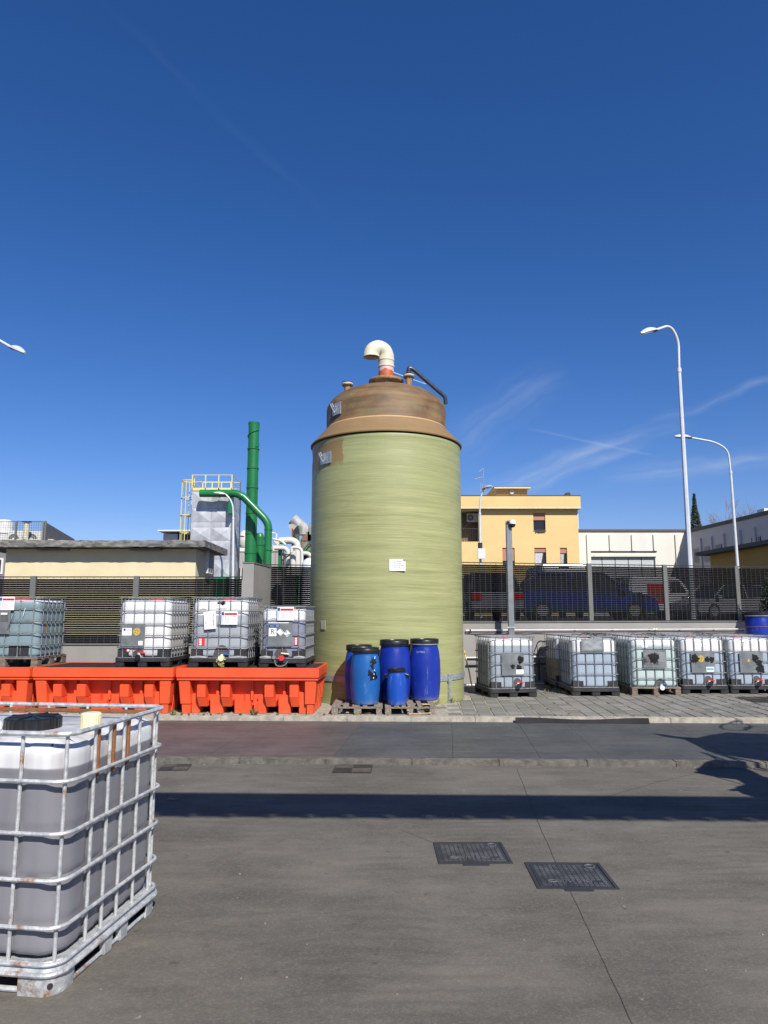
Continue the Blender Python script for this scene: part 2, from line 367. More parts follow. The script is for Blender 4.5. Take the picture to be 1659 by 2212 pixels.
# pavers
pv = bpy.data.objects.new('paver_area', None)
pavement = bpy.data.objects['pavement']
pm = MB(); pm.box(-.112, .112, -.1275, .1275, -.03, 0.0)
pmesh = pm.mesh('paver', PAVEM, bevel=0.006); bpy.data.objects.remove(pv)
PA = R(4.0)
def prm(i, j): return Vector((0.9+i*0.243*math.cos(PA)+j*0.264*math.sin(PA), 11.76-i*0.243*math.sin(PA*0.5)+j*0.264*math.cos(PA), 0))
cnt = 0; rest = MB(); random.seed(5)
for j in range(0, 20):
    for i in range(-3, 46):
        p = prm(i, j); s_ = p.dot(EX); t_ = p.dot(EY)
        if t_ < 11.76 or t_ > 17.4: continue
        if (p.x-0.0)**2+(p.y-14.2)**2 < 1.62**2: continue
        z = random.uniform(-.004, .003)
        vis = j < 11 and -2 <= i <= 26 and cnt < 296
        if vis:
            o = obj('paver', pmesh, pavement, p+Vector((0, 0, z)), (random.uniform(-.01, .01), random.uniform(-.01, .01), -R(1.4)+random.uniform(-.012, .012)))
            k = random.uniform(.78, 1.22); w_ = random.uniform(-.03, .03); o.color = (k*(1+w_), k, k*(1-w_), 1); cnt += 1
        else:
            rest.box(p.x-.112, p.x+.112, p.y-.1275, p.y+.1275, -.03, z)
rest.build('paver', PAVEM, pavement, kind='stuff')
# concrete strip under the basins
g = MB(); rfbox(g, -14, 0.85, 11.602, 13.9, -0.05, 0.0); g.build('concrete_apron', SANDM, kind='structure')
# weeds in joints
WEED = mat('weed_leaf', (0.045, 0.075, 0.015), 0.6, col2=(0.14, 0.17, 0.05), vscale=30)
DRYG = mat('dry_grass', (0.20, 0.17, 0.07), 0.7, col2=(0.32, 0.28, 0.13), vscale=20)
def tuft(mb, c, h, n, spread):
    for _ in range(n):
        a = random.uniform(0, 6.28); r0 = random.uniform(0, spread*.3); l = h*random.uniform(.5, 1.1); lean = random.uniform(.1, 1.0)*spread
        b0 = Vector(c)+Vector((math.cos(a)*r0, math.sin(a)*r0, 0)); w = Vector((-math.sin(a), math.cos(a), 0))*random.uniform(.003, .008)
        mid = b0+Vector((math.cos(a)*lean*.4, math.sin(a)*lean*.4, l*.6)); tip = b0+Vector((math.cos(a)*lean, math.sin(a)*lean, l))
        mb.add([b0-w*.4, b0+w*.4, mid+w, mid-w, tip], [(0, 1, 2, 3), (3, 2, 4)])
random.seed(11)
w1 = MB(); w2 = MB()
for k in range(260):
    i = random.randint(-2, 26); j = random.uniform(0, 11); p = prm(i+0.5, j)
    if (p.x)**2+(p.y-14.2)**2 < 1.7**2: continue
    tuft(w1 if random.random() < .5 else w2, p, random.uniform(.008, .03), 4, .03)
for u, h in [(375, .10), (392, .05), (408, .04), (440, .05), (455, .04), (520, .05), (546, .13), (552, .09), (600, .04), (700, .04)]:
    p = gp(u, 1546, 0.0); tuft(w1, p, h, 26, h*.8)
for k in range(16):
    a = R(random.uniform(-78, -38)); tuft(w1 if k % 2 else w2, (1.55*math.cos(a), 14.2+1.55*math.sin(a), 0), random.uniform(.05, .17), 12, .14)
for k in range(40):
    p = gp(random.uniform(1175, 1225), random.uniform(1478, 1500), 0); tuft(w2 if k % 3 else w1, p, random.uniform(.03, .10), 8, .09)
for k in range(90):
    p = rf(random.uniform(-6, 8), 11.615, 0.004); tuft(w2 if k % 2 else w1, p, random.uniform(.01, .03), 5, .03)
w1.build('weeds', WEED, kind='stuff'); w2.build('dry_weeds', DRYG, kind='stuff')
# litter on yard: small stones, leaf
lit = MB(); random.seed(21)
for k in range(22):
    p = gp(random.uniform(360, 1650), random.uniform(1650, 2150), ZY); s = random.uniform(.003, .007)
    lit.lathe([(s, p.z), (s*.8, p.z+s*.6), (s*.2, p.z+s)], 5, (p.x, p.y))
for k in range(60):
    p = rf(random.uniform(-3, 7), 8.455-random.random()*.05, ZY); s = random.uniform(.003, .009)
    lit.lathe([(s, p.z), (s*.8, p.z+s*.6), (s*.2, p.z+s)], 5, (p.x, p.y))
lit.build('pebbles', mat('pebble', (0.2, 0.185, 0.15), 0.9, var=.4, vscale=3), kind='stuff')
p = gp(373, 1727, ZY+.01)
lf = MB(); lf.add([(0, 0, 0), (.03, .02, .012), (.09, .01, .004), (.13, .0, .018), (.08, -.025, .003), (.03, -.02, .01)], [(0, 1, 2, 4, 5), (2, 3, 4)])
lf.build('dry_leaf', mat('dead_leaf', (0.30, 0.17, 0.10), 0.8), None, loc=p-Vector((.06, 0, 0)), label='curled brown dead leaf lying in the long shadow band beside the near container', category='leaf')
# ------------------------------------------------------------------ manhole covers
IRON = mat('cast_iron', (0.040, 0.042, 0.045), 0.5, var=.25, vscale=12, metal=0.3, bump=.2, bscale=80)
IRON2 = mat('cast_iron_rim', (0.028, 0.028, 0.030), 0.7)
IRONS = mat('cast_iron_worn', (0.085, 0.087, 0.088), 0.45, metal=.4, var=.45, vscale=7)
IRONP = mat('cast_iron_polished', (0.21, 0.21, 0.20), 0.4, metal=.5, var=.3, vscale=20)
def quad_frame(c, z):
    P = [gp(*PX(*q), z) for q in c]         # TL TR BR BL
    ctr = sum(P, Vector())/4; ex = ((P[1]-P[0])+(P[2]-P[3])); ex.normalize(); wx = ((P[1]-P[0]).length+(P[2]-P[3]).length)/2
    wy = ((P[0]-P[3]).length+(P[1]-P[2]).length)/2
    return ctr, math.atan2(ex.y, ex.x), wx, wy
def manhole(c, label, txt):
    ctr, rz, w, d = quad_frame(c, ZY); o = thing('manhole_cover', label, 'manhole cover', (ctr.x, ctr.y, ZY), rz, 'manhole covers in the open yard')
    h = w/2; k = d/2; fr = MB()
    for (a, b_, cc, dd) in ((-h, h, -k, -k+.022), (-h, h, k-.022, k), (-h, -h+.022, -k+.022, k-.022), (h-.022, h, -k+.022, k-.022)): fr.box(a, b_, cc, dd, -.03, .006)
    fr.build('frame', IRON2, o)
    pl = MB(); pl.box(-h+.026, h-.026, -k+.026, k-.026, -.03, .004); pl.build('cover_plate', IRON, o, bevel=.003)
    st = MB(); nx, ny = 13, 12
    for i in range(nx):
        for j in range(ny):
            x = -h+.06+(w-.12)*i/(nx-1); y = -k+.06+(d-.12)*j/(ny-1)
            if j == 2 and 3 < i < 9: continue
            if j >= ny-2 and i >= nx-3: continue
            if j == 2 and i in (1, 2, 10, 11): continue
            st.box(x-.013, x+.013, y-.007, y+.007, .0035, .0085)
    st.build('tread_stud', IRONS, o, kind='stuff')
    text('lettering', txt, .045, IRONP, o, (0.0, -k+.06+(d-.12)*2/11, .006), (0, 0, 0), .0015)
    text('lettering', '600X600', .026, IRONP, o, (h-.09, -k+.045, .006), (0, 0, 0), .001)
    rg = MB(); rg.tube([(h-.085+.032*math.cos(a*.5236), k-.075+.032*math.sin(a*.5236), .006) for a in range(12)], .005, 6, closed=True)
    rg.tube([(-h+.12+.026*math.cos(a*.5236), -k+.06+(d-.12)*2/11+.02*math.sin(a*.5236), .006) for a in range(12)], .004, 6, closed=True)
    rg.build('emblem_ring', IRONP, o)
    hg = MB(); hg.box(-.09, .09, -k-.035, -k, -.02, .005); hg.build('hinge', IRON2, o)
manhole([(1737, 3371), (2010, 3371), (2047, 3455), (1749, 3458)], 'square cast iron manhole cover, the farther left one of the pair in the yard', 'EN124 D400')
manhole([(2105, 3452), (2405, 3454), (2470, 3559), (2141, 3556)], 'square cast iron manhole cover, the nearer right one crossed by the yard joint', 'EN124 D400')
GRIM = mat('grate_iron', (0.045, 0.038, 0.032), 0.7, var=.3, vscale=9)
def grate(c, z, label):
    ctr, rz, w, d = quad_frame(c, z); o = thing('drain_grate', label, 'drain grate', (ctr.x, ctr.y, z), rz, 'drain grates')
    h = w/2; k = d/2
    MB().box(-h, h, -k, k, -.03, .004).build('pit', IRON2, o)
    gb = MB()
    for i in range(9):
        a = i/9.0
        r = 1-a
        gb.tube([(-h*r*.96, 0, .008), (0, k*r*.94, .008), (h*r*.96, 0, .008), (0, -k*r*.94, .008)], .007, 4, closed=True)
    for sx in (-1, 1):
        for sy in (-1, 1):
            for q in range(1, 6):
                f = q/6.0
                gb.tube([(sx*h*.96, sy*k*f*.95, .008), (sx*h*(1-(1-f))*.96+0, sy*k*.95, .008)] if False else [(sx*h*(1-.0)*.96, sy*k*f*.95, .008), (sx*h*f*.96, sy*k*.95, .008)], .006, 4)
    gb.build('grate_bars', GRIM, o)
grate([(1342, 3061), (1495, 3061), (1481, 3094), (1327, 3092)], ZY, 'brown iron drain grate with diamond ribs at the near kerb in front of the tank')
grate([(659, 3061), (772, 3058), (745, 3083), (625, 3084)], ZY, 'iron drain grate at the near kerb just right of the big near container')
grate([(2972, 2789), (3120, 2789), (3150, 2812), (2990, 2809)], 0.004, 'iron drain grate set in the pavers at the far right')
# rubber/steel strip lying on the kerb
ST = mat('dark_strip', (0.026, 0.024, 0.026), 0.85, var=.3, vscale=2, spec=.15)
mb = MB(); n = 14
p0 = rf(1.63, 11.40, ZD); p1 = rf(3.66, 11.40, ZD)
vs = []
for i in range(n+1):
    f = i/n; q = p0.lerp(p1, f); hgt = .068+.012*math.cos(f*2*math.pi)+.004*math.sin(f*9); by = .012*math.sin(f*5)
    for (dy, z) in ((-.05+by, ZD+.004+.004*(f)), (-.012+by, ZD+hgt), (-.002+by, ZD+hgt), (-.04+by, ZD+.004)): vs.append((q.x, q.y+dy-.02, z))
fs = []
for i in range(n):
    for k in range(4): fs.append((i*4+k, i*4+(k+1) % 4, (i+1)*4+(k+1) % 4, (i+1)*4+k))
fs += [(3, 2, 1, 0), (n*4, n*4+1, n*4+2, n*4+3)]
mb.add(vs, fs); mb.build('metal_strip', ST, None, smooth=True, label='long dark wavy metal strip lying loose against the far kerb below the pavers', category='strip')
# ------------------------------------------------------------------ the tank
TX, TY, TR = 0.045, 14.2, 1.505
def grp(name, green=True):
    m = mat(name, (0.4, 0.42, 0.2), 0.42, spec=0.45); t, b = nodes_of(m)
    tc = N(t, 'ShaderNodeTexCoord'); v = tc.outputs['Object']; sep = N(t, 'ShaderNodeSeparateXYZ'); t.links.new(v, sep.inputs[0]); x, y, z = sep.outputs
    ang = M_(t, 'ARCTAN2', x, M_(t, 'MULTIPLY', y, -1.0))       # 0 at the front
    arc = M_(t, 'MULTIPLY', ang, TR)
    zz = M_(t, 'ADD', z, M_(t, 'MULTIPLY', arc, 0.012))
    def cyl(sa, sz, dz=0.0):
        c = N(t, 'ShaderNodeCombineXYZ'); t.links.new(M_(t, 'MULTIPLY', arc, sa), c.inputs[0]); t.links.new(M_(t, 'MULTIPLY', M_(t, 'ADD', zz, dz), sz), c.inputs[1]); return c.outputs[0]
    if green:
        f1 = noise(t, cyl(0.8, 34), 1.0, 6, 0.7); f2 = noise(t, cyl(0.35, 7), 1.0, 4, 0.6); f3 = noise(t, cyl(2.5, 120), 1.0, 4, 0.7); f4 = noise(t, v, 0.8, 4)
        f = M_(t, 'ADD', M_(t, 'MULTIPLY', f1, 0.42), M_(t, 'ADD', M_(t, 'MULTIPLY', f2, 0.28), M_(t, 'MULTIPLY', f3, 0.30)))
        c = rgbmix(t, ramp(t, f, 0.36, 0.66), (0.215, 0.225, 0.088), (0.405, 0.408, 0.188))
        c = rgbmix(t, M_(t, 'MULTIPLY', ramp(t, f4, 0.4, 0.7), 0.30), c, (0.31, 0.34, 0.145))
        # sparse bright and dark filaments
        c = rgbmix(t, M_(t, 'MULTIPLY', ramp(t, noise(t, cyl(0.6, 90, 3.0), 1.0, 3, 0.7), 0.60, 0.72), 0.6), c, (0.15, 0.165, 0.055))
        c = rgbmix(t, M_(t, 'MULTIPLY', ramp(t, noise(t, cyl(0.7, 80, 7.0), 1.0, 3, 0.7), 0.62, 0.74), 0.5), c, (0.58, 0.56, 0.27))
        # bluish top metre and brown resin patch by the lifting lug
        tp = ramp(t, z, 3.2, 4.9); c = rgbmix(t, M_(t, 'MULTIPLY', tp, 0.22), c, (0.27, 0.32, 0.16))
        ne = M_(t, 'MULTIPLY', M_(t, 'SUBTRACT', noise(t, v, 5, 3), 0.5), 0.25)
        pa = M_(t, 'MULTIPLY', M_(t, 'LESS_THAN', M_(t, 'ADD', ang, M_(t, 'MULTIPLY', ne, .3)), R(-33)), M_(t, 'MULTIPLY', ramp(t, M_(t, 'ADD', z, ne), 4.30, 4.42), M_(t, 'SUBTRACT', 1.0, ramp(t, z, 4.82, 4.92))))
        c = rgbmix(t, M_(t, 'MULTIPLY', pa, 0.8), c, (0.24, 0.145, 0.055))
        band = M_(t, 'MULTIPLY', ramp(t, z, 4.80, 4.83), M_(t, 'SUBTRACT', 1.0, ramp(t, z, 4.84, 4.87))); c = rgbmix(t, M_(t, 'MULTIPLY', band, .4), c, (0.16, 0.2, 0.09))
        mpv = N(t, 'ShaderNodeMapping'); mpv.inputs['Scale'].default_value = (7, 7, .25); t.links.new(v, mpv.inputs[0]); c = rgbmix(t, M_(t, 'MULTIPLY', ramp(t, noise(t, mpv.outputs[0], 1.0, 5, .7), .58, .78), .28), c, (0.20, 0.19, 0.10))
        bpn = f3; st = 0.35
    else:
        f1 = noise(t, cyl(0.5, 6), 1.0, 6, 0.65); f2 = noise(t, v, 3.0, 6, 0.6); f3 = noise(t, cyl(1.5, 60), 1.0, 4)
        f = M_(t, 'ADD', M_(t, 'MULTIPLY', f1, 0.5), M_(t, 'ADD', M_(t, 'MULTIPLY', f2, 0.38), M_(t, 'MULTIPLY', f3, 0.12)))
        c = rgbmix(t, ramp(t, f, 0.36, 0.64), (0.088, 0.050, 0.025), (0.215, 0.130, 0.055))
        c = rgbmix(t, M_(t, 'MULTIPLY', ramp(t, noise(t, cyl(0.6, 3), 1.3, 5), 0.5, 0.68), 0.5), c, (0.19, 0.165, 0.075))
        c = rgbmix(t, M_(t, 'MULTIPLY', ramp(t, noise(t, cyl(0.7, 2.2, 4.0), 1.1, 5), 0.52, 0.68), 0.45), c, (0.26, 0.130, 0.055))
        cone = M_(t, 'SUBTRACT', 1.0, ramp(t, z, 5.27, 5.29)); c = rgbmix(t, M_(t, 'MULTIPLY', cone, 0.75), c, (0.245, 0.158, 0.068))
        sm = M_(t, 'MULTIPLY', ramp(t, z, 5.275, 5.285), M_(t, 'SUBTRACT', 1.0, ramp(t, z, 5.30, 5.315))); c = rgbmix(t, M_(t, 'MULTIPLY', sm, 0.7), c, (0.55, 0.36, 0.18))
        dk = M_(t, 'MULTIPLY', ramp(t, noise(t, cyl(0.5, 9, 1.0), 1.0, 4), 0.52, 0.66), ramp(t, z, 5.35, 5.6)); c = rgbmix(t, M_(t, 'MULTIPLY', dk, 0.55), c, (0.085, 0.060, 0.048))
        sp = M_(t, 'MULTIPLY', ramp(t, noise(t, v, 26, 6, .75), 0.62, 0.70), ramp(t, noise(t, v, 1.6, 2), 0.50, 0.58)); c = rgbmix(t, M_(t, 'MULTIPLY', sp, 0.6), c, (0.52, 0.46, 0.34))
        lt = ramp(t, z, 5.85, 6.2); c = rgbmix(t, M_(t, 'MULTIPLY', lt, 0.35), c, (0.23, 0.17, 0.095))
        bpn = f3; st = 0.25
    t.links.new(c, b.inputs['Base Color'])
    bp = N(t, 'ShaderNodeBump'); bp.inputs['Strength'].default_value = st; bp.inputs['Distance'].default_value = 0.006
    t.links.new(bpn, bp.inputs['Height']); t.links.new(bp.outputs[0], b.inputs['Normal'])
    t.links.new(M_(t, 'ADD', M_(t, 'MULTIPLY', f2, 0.25), 0.36 if green else 0.5), b.inputs['Roughness'])
    return m
tank = thing('storage_tank', 'tall yellow green fibreglass tank with brown domed top and white gooseneck vent', 'tank', (TX, TY, 0))
prof = [(TR, 0.0), (TR+.004, .4), (TR, 1.2), (TR-.001, 3.0), (TR-.004, 4.55), (TR-.012, 4.68), (TR-.006, 4.80), (TR+.004, 4.86), (TR-.005, 4.90), (TR-.07, 4.925)]
pr = []
for i in range(len(prof)-1):
    k = max(1, int((prof[i+1][1]-prof[i][1])/.25))
    for j in range(k):
        f = j/k; pr.append((prof[i][0]*(1-f)+prof[i+1][0]*f, prof[i][1]*(1-f)+prof[i+1][1]*f))
pr.append(prof[-1])
mb = MB(); mb.lathe(pr, 128); mb.build('tank_shell', grp('tank_green'), tank, smooth=True)
dm = [(TR-.03, 4.93), (TR+.03, 4.925), (TR+.035, 4.945), (1.235, 5.285), (1.222, 5.31), (1.222, 5.70)]
for k in range(1, 13):
    a = k/12*math.pi/2; dm.append((1.222*math.cos(a)**0.80 if k < 12 else 0.02, 5.70+0.50*math.sin(a)**1.15))
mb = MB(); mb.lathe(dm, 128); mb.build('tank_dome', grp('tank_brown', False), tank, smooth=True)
BROWN = mat('resin_brown', (0.14, 0.085, 0.045), 0.5, col2=(0.38, 0.25, 0.10), vscale=9)
TAN = mat('resin_tan', (0.33, 0.19, 0.07), 0.5, var=.3, vscale=14)
CREAM = mat('pvc_cream', (0.60, 0.565, 0.43), 0.45, var=.07, vscale=5, spec=.4)
REDP = mat('pipe_red', (0.42, 0.095, 0.035), 0.55, var=.22, vscale=6)
PINK = mat('pipe_primer_pink', (0.60, 0.40, 0.40), 0.6, var=.1, vscale=12)
BLKP = mat('black_plastic', (0.012, 0.012, 0.013), 0.35, var=.4, vscale=4, spec=.5)
GREYPVC = mat('grey_pvc', (0.030, 0.034, 0.038), 0.32, var=.15, spec=.6)
GALV = mat('galvanised_steel', (0.33, 0.35, 0.36), 0.42, col2=(0.52, 0.54, 0.55), vscale=22, metal=.55, detail=3, spec=.5)
mb = MB(); mb.lathe([(.27, 6.15), (.29, 6.30), (.355, 6.335), (.36, 6.365), (.35, 6.38), (.17, 6.39)], 40, (0, 0)); mb.build('dome_flange', BROWN, tank, smooth=True)
mb = MB(); mb.lathe([(.362, 6.348), (.365, 6.375), (.355, 6.388)], 40, (0, 0), cap=False); mb.build('flange_rim', TAN, tank, smooth=True)
mb = MB(); mb.lathe([(.158, 6.37), (.158, 6.62)], 32, (0, 0)); mb.build('red_pipe_base', REDP, tank, smooth=True)
mb = MB()
vs = []; n = 40
for k in range(n):
    a = 2*math.pi*k/n; zlo = 6.585+.018*math.sin(a*3)+.012*math.sin(a*7+1); vs += [(.1595*math.cos(a), .1595*math.sin(a), zlo), (.1595*math.cos(a), .1595*math.sin(a), 6.68)]
mb.add(vs, [(2*k, 2*((k+1) % n), 2*((k+1) % n)+1, 2*k+1) for k in range(n)]); mb.build('primer_collar', PINK, tank, smooth=True)
# gooseneck
def hollow(path, r, th, n=24):
    mb = MB(); mb.tube(path, r, n, caps=False); o = len(mb.v); mb2 = MB(); mb2.tube(path, [q-th for q in (r if isinstance(r, list) else [r]*len(path))], n, caps=False)
    mb.add(mb2.v, [tuple(reversed(f)) for f in mb2.f]); m = len(path)
    mb.f += [((m-1)*n+k, (m-1)*n+(k+1) % n, o+(m-1)*n+(k+1) % n, o+(m-1)*n+k) for k in range(n)]; return mb
gpth = [Vector((0, 0, 6.66)), Vector((0, 0, 6.82))]
dirv = Vector((-.94, -.34, 0)).normalized(); r1 = .163
c1 = Vector((0, 0, 6.885))
for k in range(0, 17):
    a = math.pi*k/16*1.02; gpth.append(c1+dirv*(r1-r1*math.cos(a))+Vector((0, 0, r1*math.sin(a)*1.12)))
gpth.append(gpth[-1]+Vector((0, 0, -.02)))
rr = [.163, .163]+[.168-.004*math.sin(math.pi*k/16*4)**2 for k in range(17)]+[.172]
hollow(gpth, rr, .008).build('vent_gooseneck', CREAM, tank, smooth=True)
for f in (6.665, 6.80):
    mb = MB(); mb.lathe([(.168, f), (.173, f+.01), (.173, f+.03), (.168, f+.04)], 32, (0, 0), cap=False); mb.build('pipe_collar', CREAM, tank, smooth=True)
def nozzle(x, y, zb, zt, lab=True):
    p = MB(); p.lathe([(.052, zb), (.050, zb+.10), (.058, zb+.16), (.075, zt-.06)], 20, (x, y)); p.build('nozzle_neck', TAN, tank, smooth=True)
    q = MB(); q.lathe([(.075, zt-.075), (.112, zt-.062), (.112, zt-.04)], 24, (x, y)); q.build('nozzle_flange', BROWN, tank)
    q = MB(); q.lathe([(.114, zt-.040), (.114, zt-.018)], 24, (x, y)); q.build('flange_gasket', CREAM, tank)
    q = MB(); q.lathe([(.113, zt-.018), (.113, zt), (.06, zt+.006)], 24, (x, y)); q.build('flange_cap', BLKP, tank)
    q = MB()
    for k in range(8):
        a = k*math.pi/4+.2; q.cyl((x+.095*math.cos(a), y+.095*math.sin(a), zt-.085), (x+.095*math.cos(a), y+.095*math.sin(a), zt+.012), .009, 6)
    q.build('flange_bolts', IRON2, tank)
nozzle(-.80, -.02, 5.96, 6.34); nozzle(.46, -.25, 6.05, 6.44)
pth = arc_path([(.46, -.25, 6.43), (.46, -.25, 6.58), (.55, -.235, 6.555), (1.21, -.10, 6.01), (1.225, -.09, 5.86)], .05, 6)
mb = MB(); mb.tube(pth, .041, 14); mb.build('overflow_pipe', GREYPVC, tank, smooth=True)
mb = MB(); mb.tube(pth[:9], .048, 14); mb.build('pipe_elbow', GREYPVC, tank, smooth=True)
mb = MB(); mb.tube([(.155, -.05, 6.55), (.5, -.15, 6.38), (.80, -.3, 6.22)], .007, 6); mb.build('rope', mat('white_rope', (.65, .68, .7), .8), tank)
def lug(ang, z0, z1, rr_, wdeg):
    a0 = R(ang-wdeg/2); a1 = R(ang+wdeg/2); vs = []; n = 8
    for k in range(n+1):
        a = a0+(a1-a0)*k/n
        for (r_, z_) in ((rr_+.004, z0), (rr_+.018, z0), (rr_+.018, z1), (rr_+.004, z1)): vs.append((r_*math.sin(a), -r_*math.cos(a), z_))
    fs = [(0, 1, 2, 3), (n*4+3, n*4+2, n*4+1, n*4)]
    for k in range(n):
        for q in range(4): fs.append((k*4+q, (k+1)*4+q, (k+1)*4+(q+1) % 4, k*4+(q+1) % 4))
    mb = MB(); mb.add(vs, fs); mb.build('lug_plate', GALV, tank)
    a = R(ang-3); d = Vector((math.sin(a), -math.cos(a), 0)); c = d*(rr_+.02)+Vector((0, 0, (z0+z1)/2))
    t = MB(); t.tube([c+Vector((0, 0, -.06)), c+d*.06+Vector((0, 0, .04)), c+d*.09+Vector((0, 0, .10)), c+d*.05+Vector((0, 0, .12)), c+d*.02+Vector((0, 0, .05))], .014, 8); t.build('lifting_eye', GALV, tank, smooth=True)
lug(-52, 5.44, 5.68, 1.226, 13); lug(-50, 4.42, 4.64, TR, 13)
# strap at the foot
def arcband(ang0, ang1, z0, z1, r_, th, m, name):
    n = 40; vs = []
    for k in range(n+1):
        a = R(ang0+(ang1-ang0)*k/n)
        for (q, z_) in ((r_, z0), (r_+th, z0), (r_+th, z1), (r_, z1)): vs.append((q*math.sin(a), -q*math.cos(a), z_))
    fs = [(0, 1, 2, 3), (n*4+3, n*4+2, n*4+1, n*4)]
    for k in range(n):
        for q in range(4): fs.append((k*4+q, (k+1)*4+q, (k+1)*4+(q+1) % 4, k*4+(q+1) % 4))
    mb = MB(); mb.add(vs, fs); return mb.build(name, m, tank, smooth=True)
arcband(-90, 90, .40, .505, TR+.006, .014, GALV, 'strap_band')
a = R(50)
def radial_box(ang, w, r0, r1, z0, z1):
    a = R(ang); mb = MB(); d = Vector((math.sin(a), -math.cos(a), 0)); e = Vector((math.cos(a), math.sin(a), 0))
    P = [d*r0-e*w, d*r0+e*w, d*r1+e*w, d*r1-e*w]
    mb.hexa([(p.x, p.y, z0) for p in P]+[(p.x, p.y, z1) for p in P]); return mb
for ang in (48, -60):
    radial_box(ang, .022, TR+.008, TR+.045, .0, .40).build('strap_leg', GALV, tank)
    radial_box(ang, .045, TR+.022, TR+.05, .385, .52).build('strap_clamp', GALV, tank)
# sign on the tank
PAPER = mat('paper_white', (0.80, 0.80, 0.79), 0.6, var=.03); INK = mat('ink_black', (0.02, 0.02, 0.022), 0.6)
BLUEI = mat('ink_blue', (0.02, 0.06, 0.30), 0.5); REDI = mat('ink_red', (0.62, 0.03, 0.03), 0.5); GREYI = mat('ink_grey', (0.18, 0.18, 0.2), 0.6)
def tankpt(u, v, r_=TR+.01):
    x, y, z = ray(u, v); o = Vector((0, 0, CH)); d = Vector((x, y, z)); ox, oy = o.x-TX, o.y-TY
    A_ = d.x**2+d.y**2; B_ = 2*(ox*d.x+oy*d.y); C_ = ox*ox+oy*oy-r_*r_; k = (-B_-math.sqrt(B_*B_-4*A_*C_))/(2*A_)
    return o+d*k
sp = tankpt(858.5, 1220.5); sg = thing('notice_sheet', 'white paper notice with four lines of capitals taped to the front of the green tank', 'sign', sp-Vector((0, .006, 0)), R(2))
mb = MB(); mb.box(-.143, .143, -.002, .002, -.105, .105); mb.build('paper', PAPER, sg)
mb = MB(); mb.add([(.143, -.004, .105), (.143, -.014, .075), (.10, -.010, .105), (.115, -.016, .075)], [(0, 2, 3, 1)]); mb.build('torn_corner', GREYI, sg)
for i, s in enumerate(['SOLUZIONI', 'ALCALINE', 'DA TRATTARE PER', 'SMALTIRE']):
    text('lettering', s, .026, INK, sg, (0, -.004, .062-.038*i))
sp = tankpt(698, 1350); sg = thing('faded_label', 'faded grey paper label stuck low on the left flank of the green tank', 'label', sp, R(-52))
mb = MB(); mb.box(-.075, .075, -.003, .003, -.08, .08); mb.build('paper', mat('faded_paper', (.34, .33, .22), .7, col2=(.55, .54, .42), vscale=35), sg)
# ------------------------------------------------------------------ walls and louvre fences
WALLM = mat('wall_render_grey', (0.265, 0.255, 0.235), 0.9, var=.08, vscale=1.2, bump=.25, bscale=60, dirt=.12)
CAPM = mat('wall_cap', (0.13, 0.13, 0.12), 0.8)
POSTM = mat('fence_post_grey', (0.125, 0.128, 0.118), 0.6, var=.05)
SLATM = mat('fence_slat_grey', (0.020, 0.020, 0.021), 0.5, var=.1, vscale=3)
WIREM = mat('fence_wire', (0.065, 0.067, 0.065), 0.5)
def wall_seg(name, label, a, b, z1, thick=.25):
    a = Vector(a); b = Vector(b); d = (b-a); L = d.length; o = thing(name, label, 'wall', a, math.atan2(d.y, d.x))
    MB().box(0, L, 0, thick, -.3, z1-.03).build('wall_face', WALLM, o); MB().box(-.0, L, -.02, thick+.02, z1-.03, z1).build('coping', CAPM, o); return o
def fence(label, a, b, posts, z0, z1, pitch=.0433, cover=None):
    a = Vector(a); b = Vector(b); d = b-a; L = d.length
    o = thing('louvre_fence', label, 'fence', a, math.atan2(d.y, d.x))
    pmesh = None
    for p in posts:
        if pmesh is None: pmesh = MB().box(-.055, .055, 0, .06, z0, z1+.02).mesh('post', POSTM, bevel=.004)
        obj('post', pmesh, o, (p, -.012, 0))
    ends = [0.0]+list(posts)+[L]; n = int((z1-z0)/pitch)
    for i in range(len(ends)-1):
        s0 = ends[i]+(.06 if ends[i] in posts else 0); s1 = ends[i+1]-(.06 if ends[i+1] in posts else 0)
        if s1-s0 < .1: continue
        # blade: near edge up, leaning back and down
        sm = MB(); w = s1-s0
        sm.hexa([(0, .032, -.0200), (w, .032, -.0200), (w, .036, -.0182), (0, .036, -.0182), (0, .000, .0165), (w, .000, .0165), (w, .004, .0183), (0, .004, .0183)])
        me = sm.mesh('slat', SLATM)
        for k in range(n): obj('slat', me, o, (s0, .004, z0+.022+k*pitch))
        wm = MB(); q = s0+.08
        while q < s1: wm.box(q-.0022, q+.0022, -.001, .003, z0, z1); q += .132
        wm.build('upright_wires', WIREM, o)
        MB().box(s0, s1, -.004, .034, z1-.008, z1+.012).build('top_rail', SLATM, o); MB().box(s0, s1, -.004, .034, z0-.012, z0+.004).build('bottom_rail', SLATM, o)
    return o
# left run
DL = 14.0
def atz(u, D): 
    return (u-829.5)/F*D*1.003
xl = lambda u, v=1300: at(u, v, DL).x
wall_seg('boundary_wall', 'plain grey rendered wall under the left louvre fence behind the orange basins', (xl(-170), DL, 0), (xl(519), DL, 0), 1.03)
fence('dark louvre fence on the left wall in front of the cream cabin', (xl(-170), DL+.08, 0), (xl(519), DL+.08, 0), [xl(60)-xl(-170)-.95+.99, xl(289)-xl(-170)], 1.03, 2.32)
pz = thing('wall_pillar', 'square grey rendered pillar between the left and the middle louvre fences', 'pillar', (0, 0, 0))
MB().hexa([(xl(523), DL-.02, -.2), (xl(547), DL-.02, -.2), (xl(561), 15.3, -.2), (xl(530), 15.3, -.2), (xl(523), DL-.02, 2.58), (xl(547), DL-.02, 2.58), (xl(561), 15.3, 2.58), (xl(530), 15.3, 2.58)]).build('pillar_shaft', WALLM, pz)
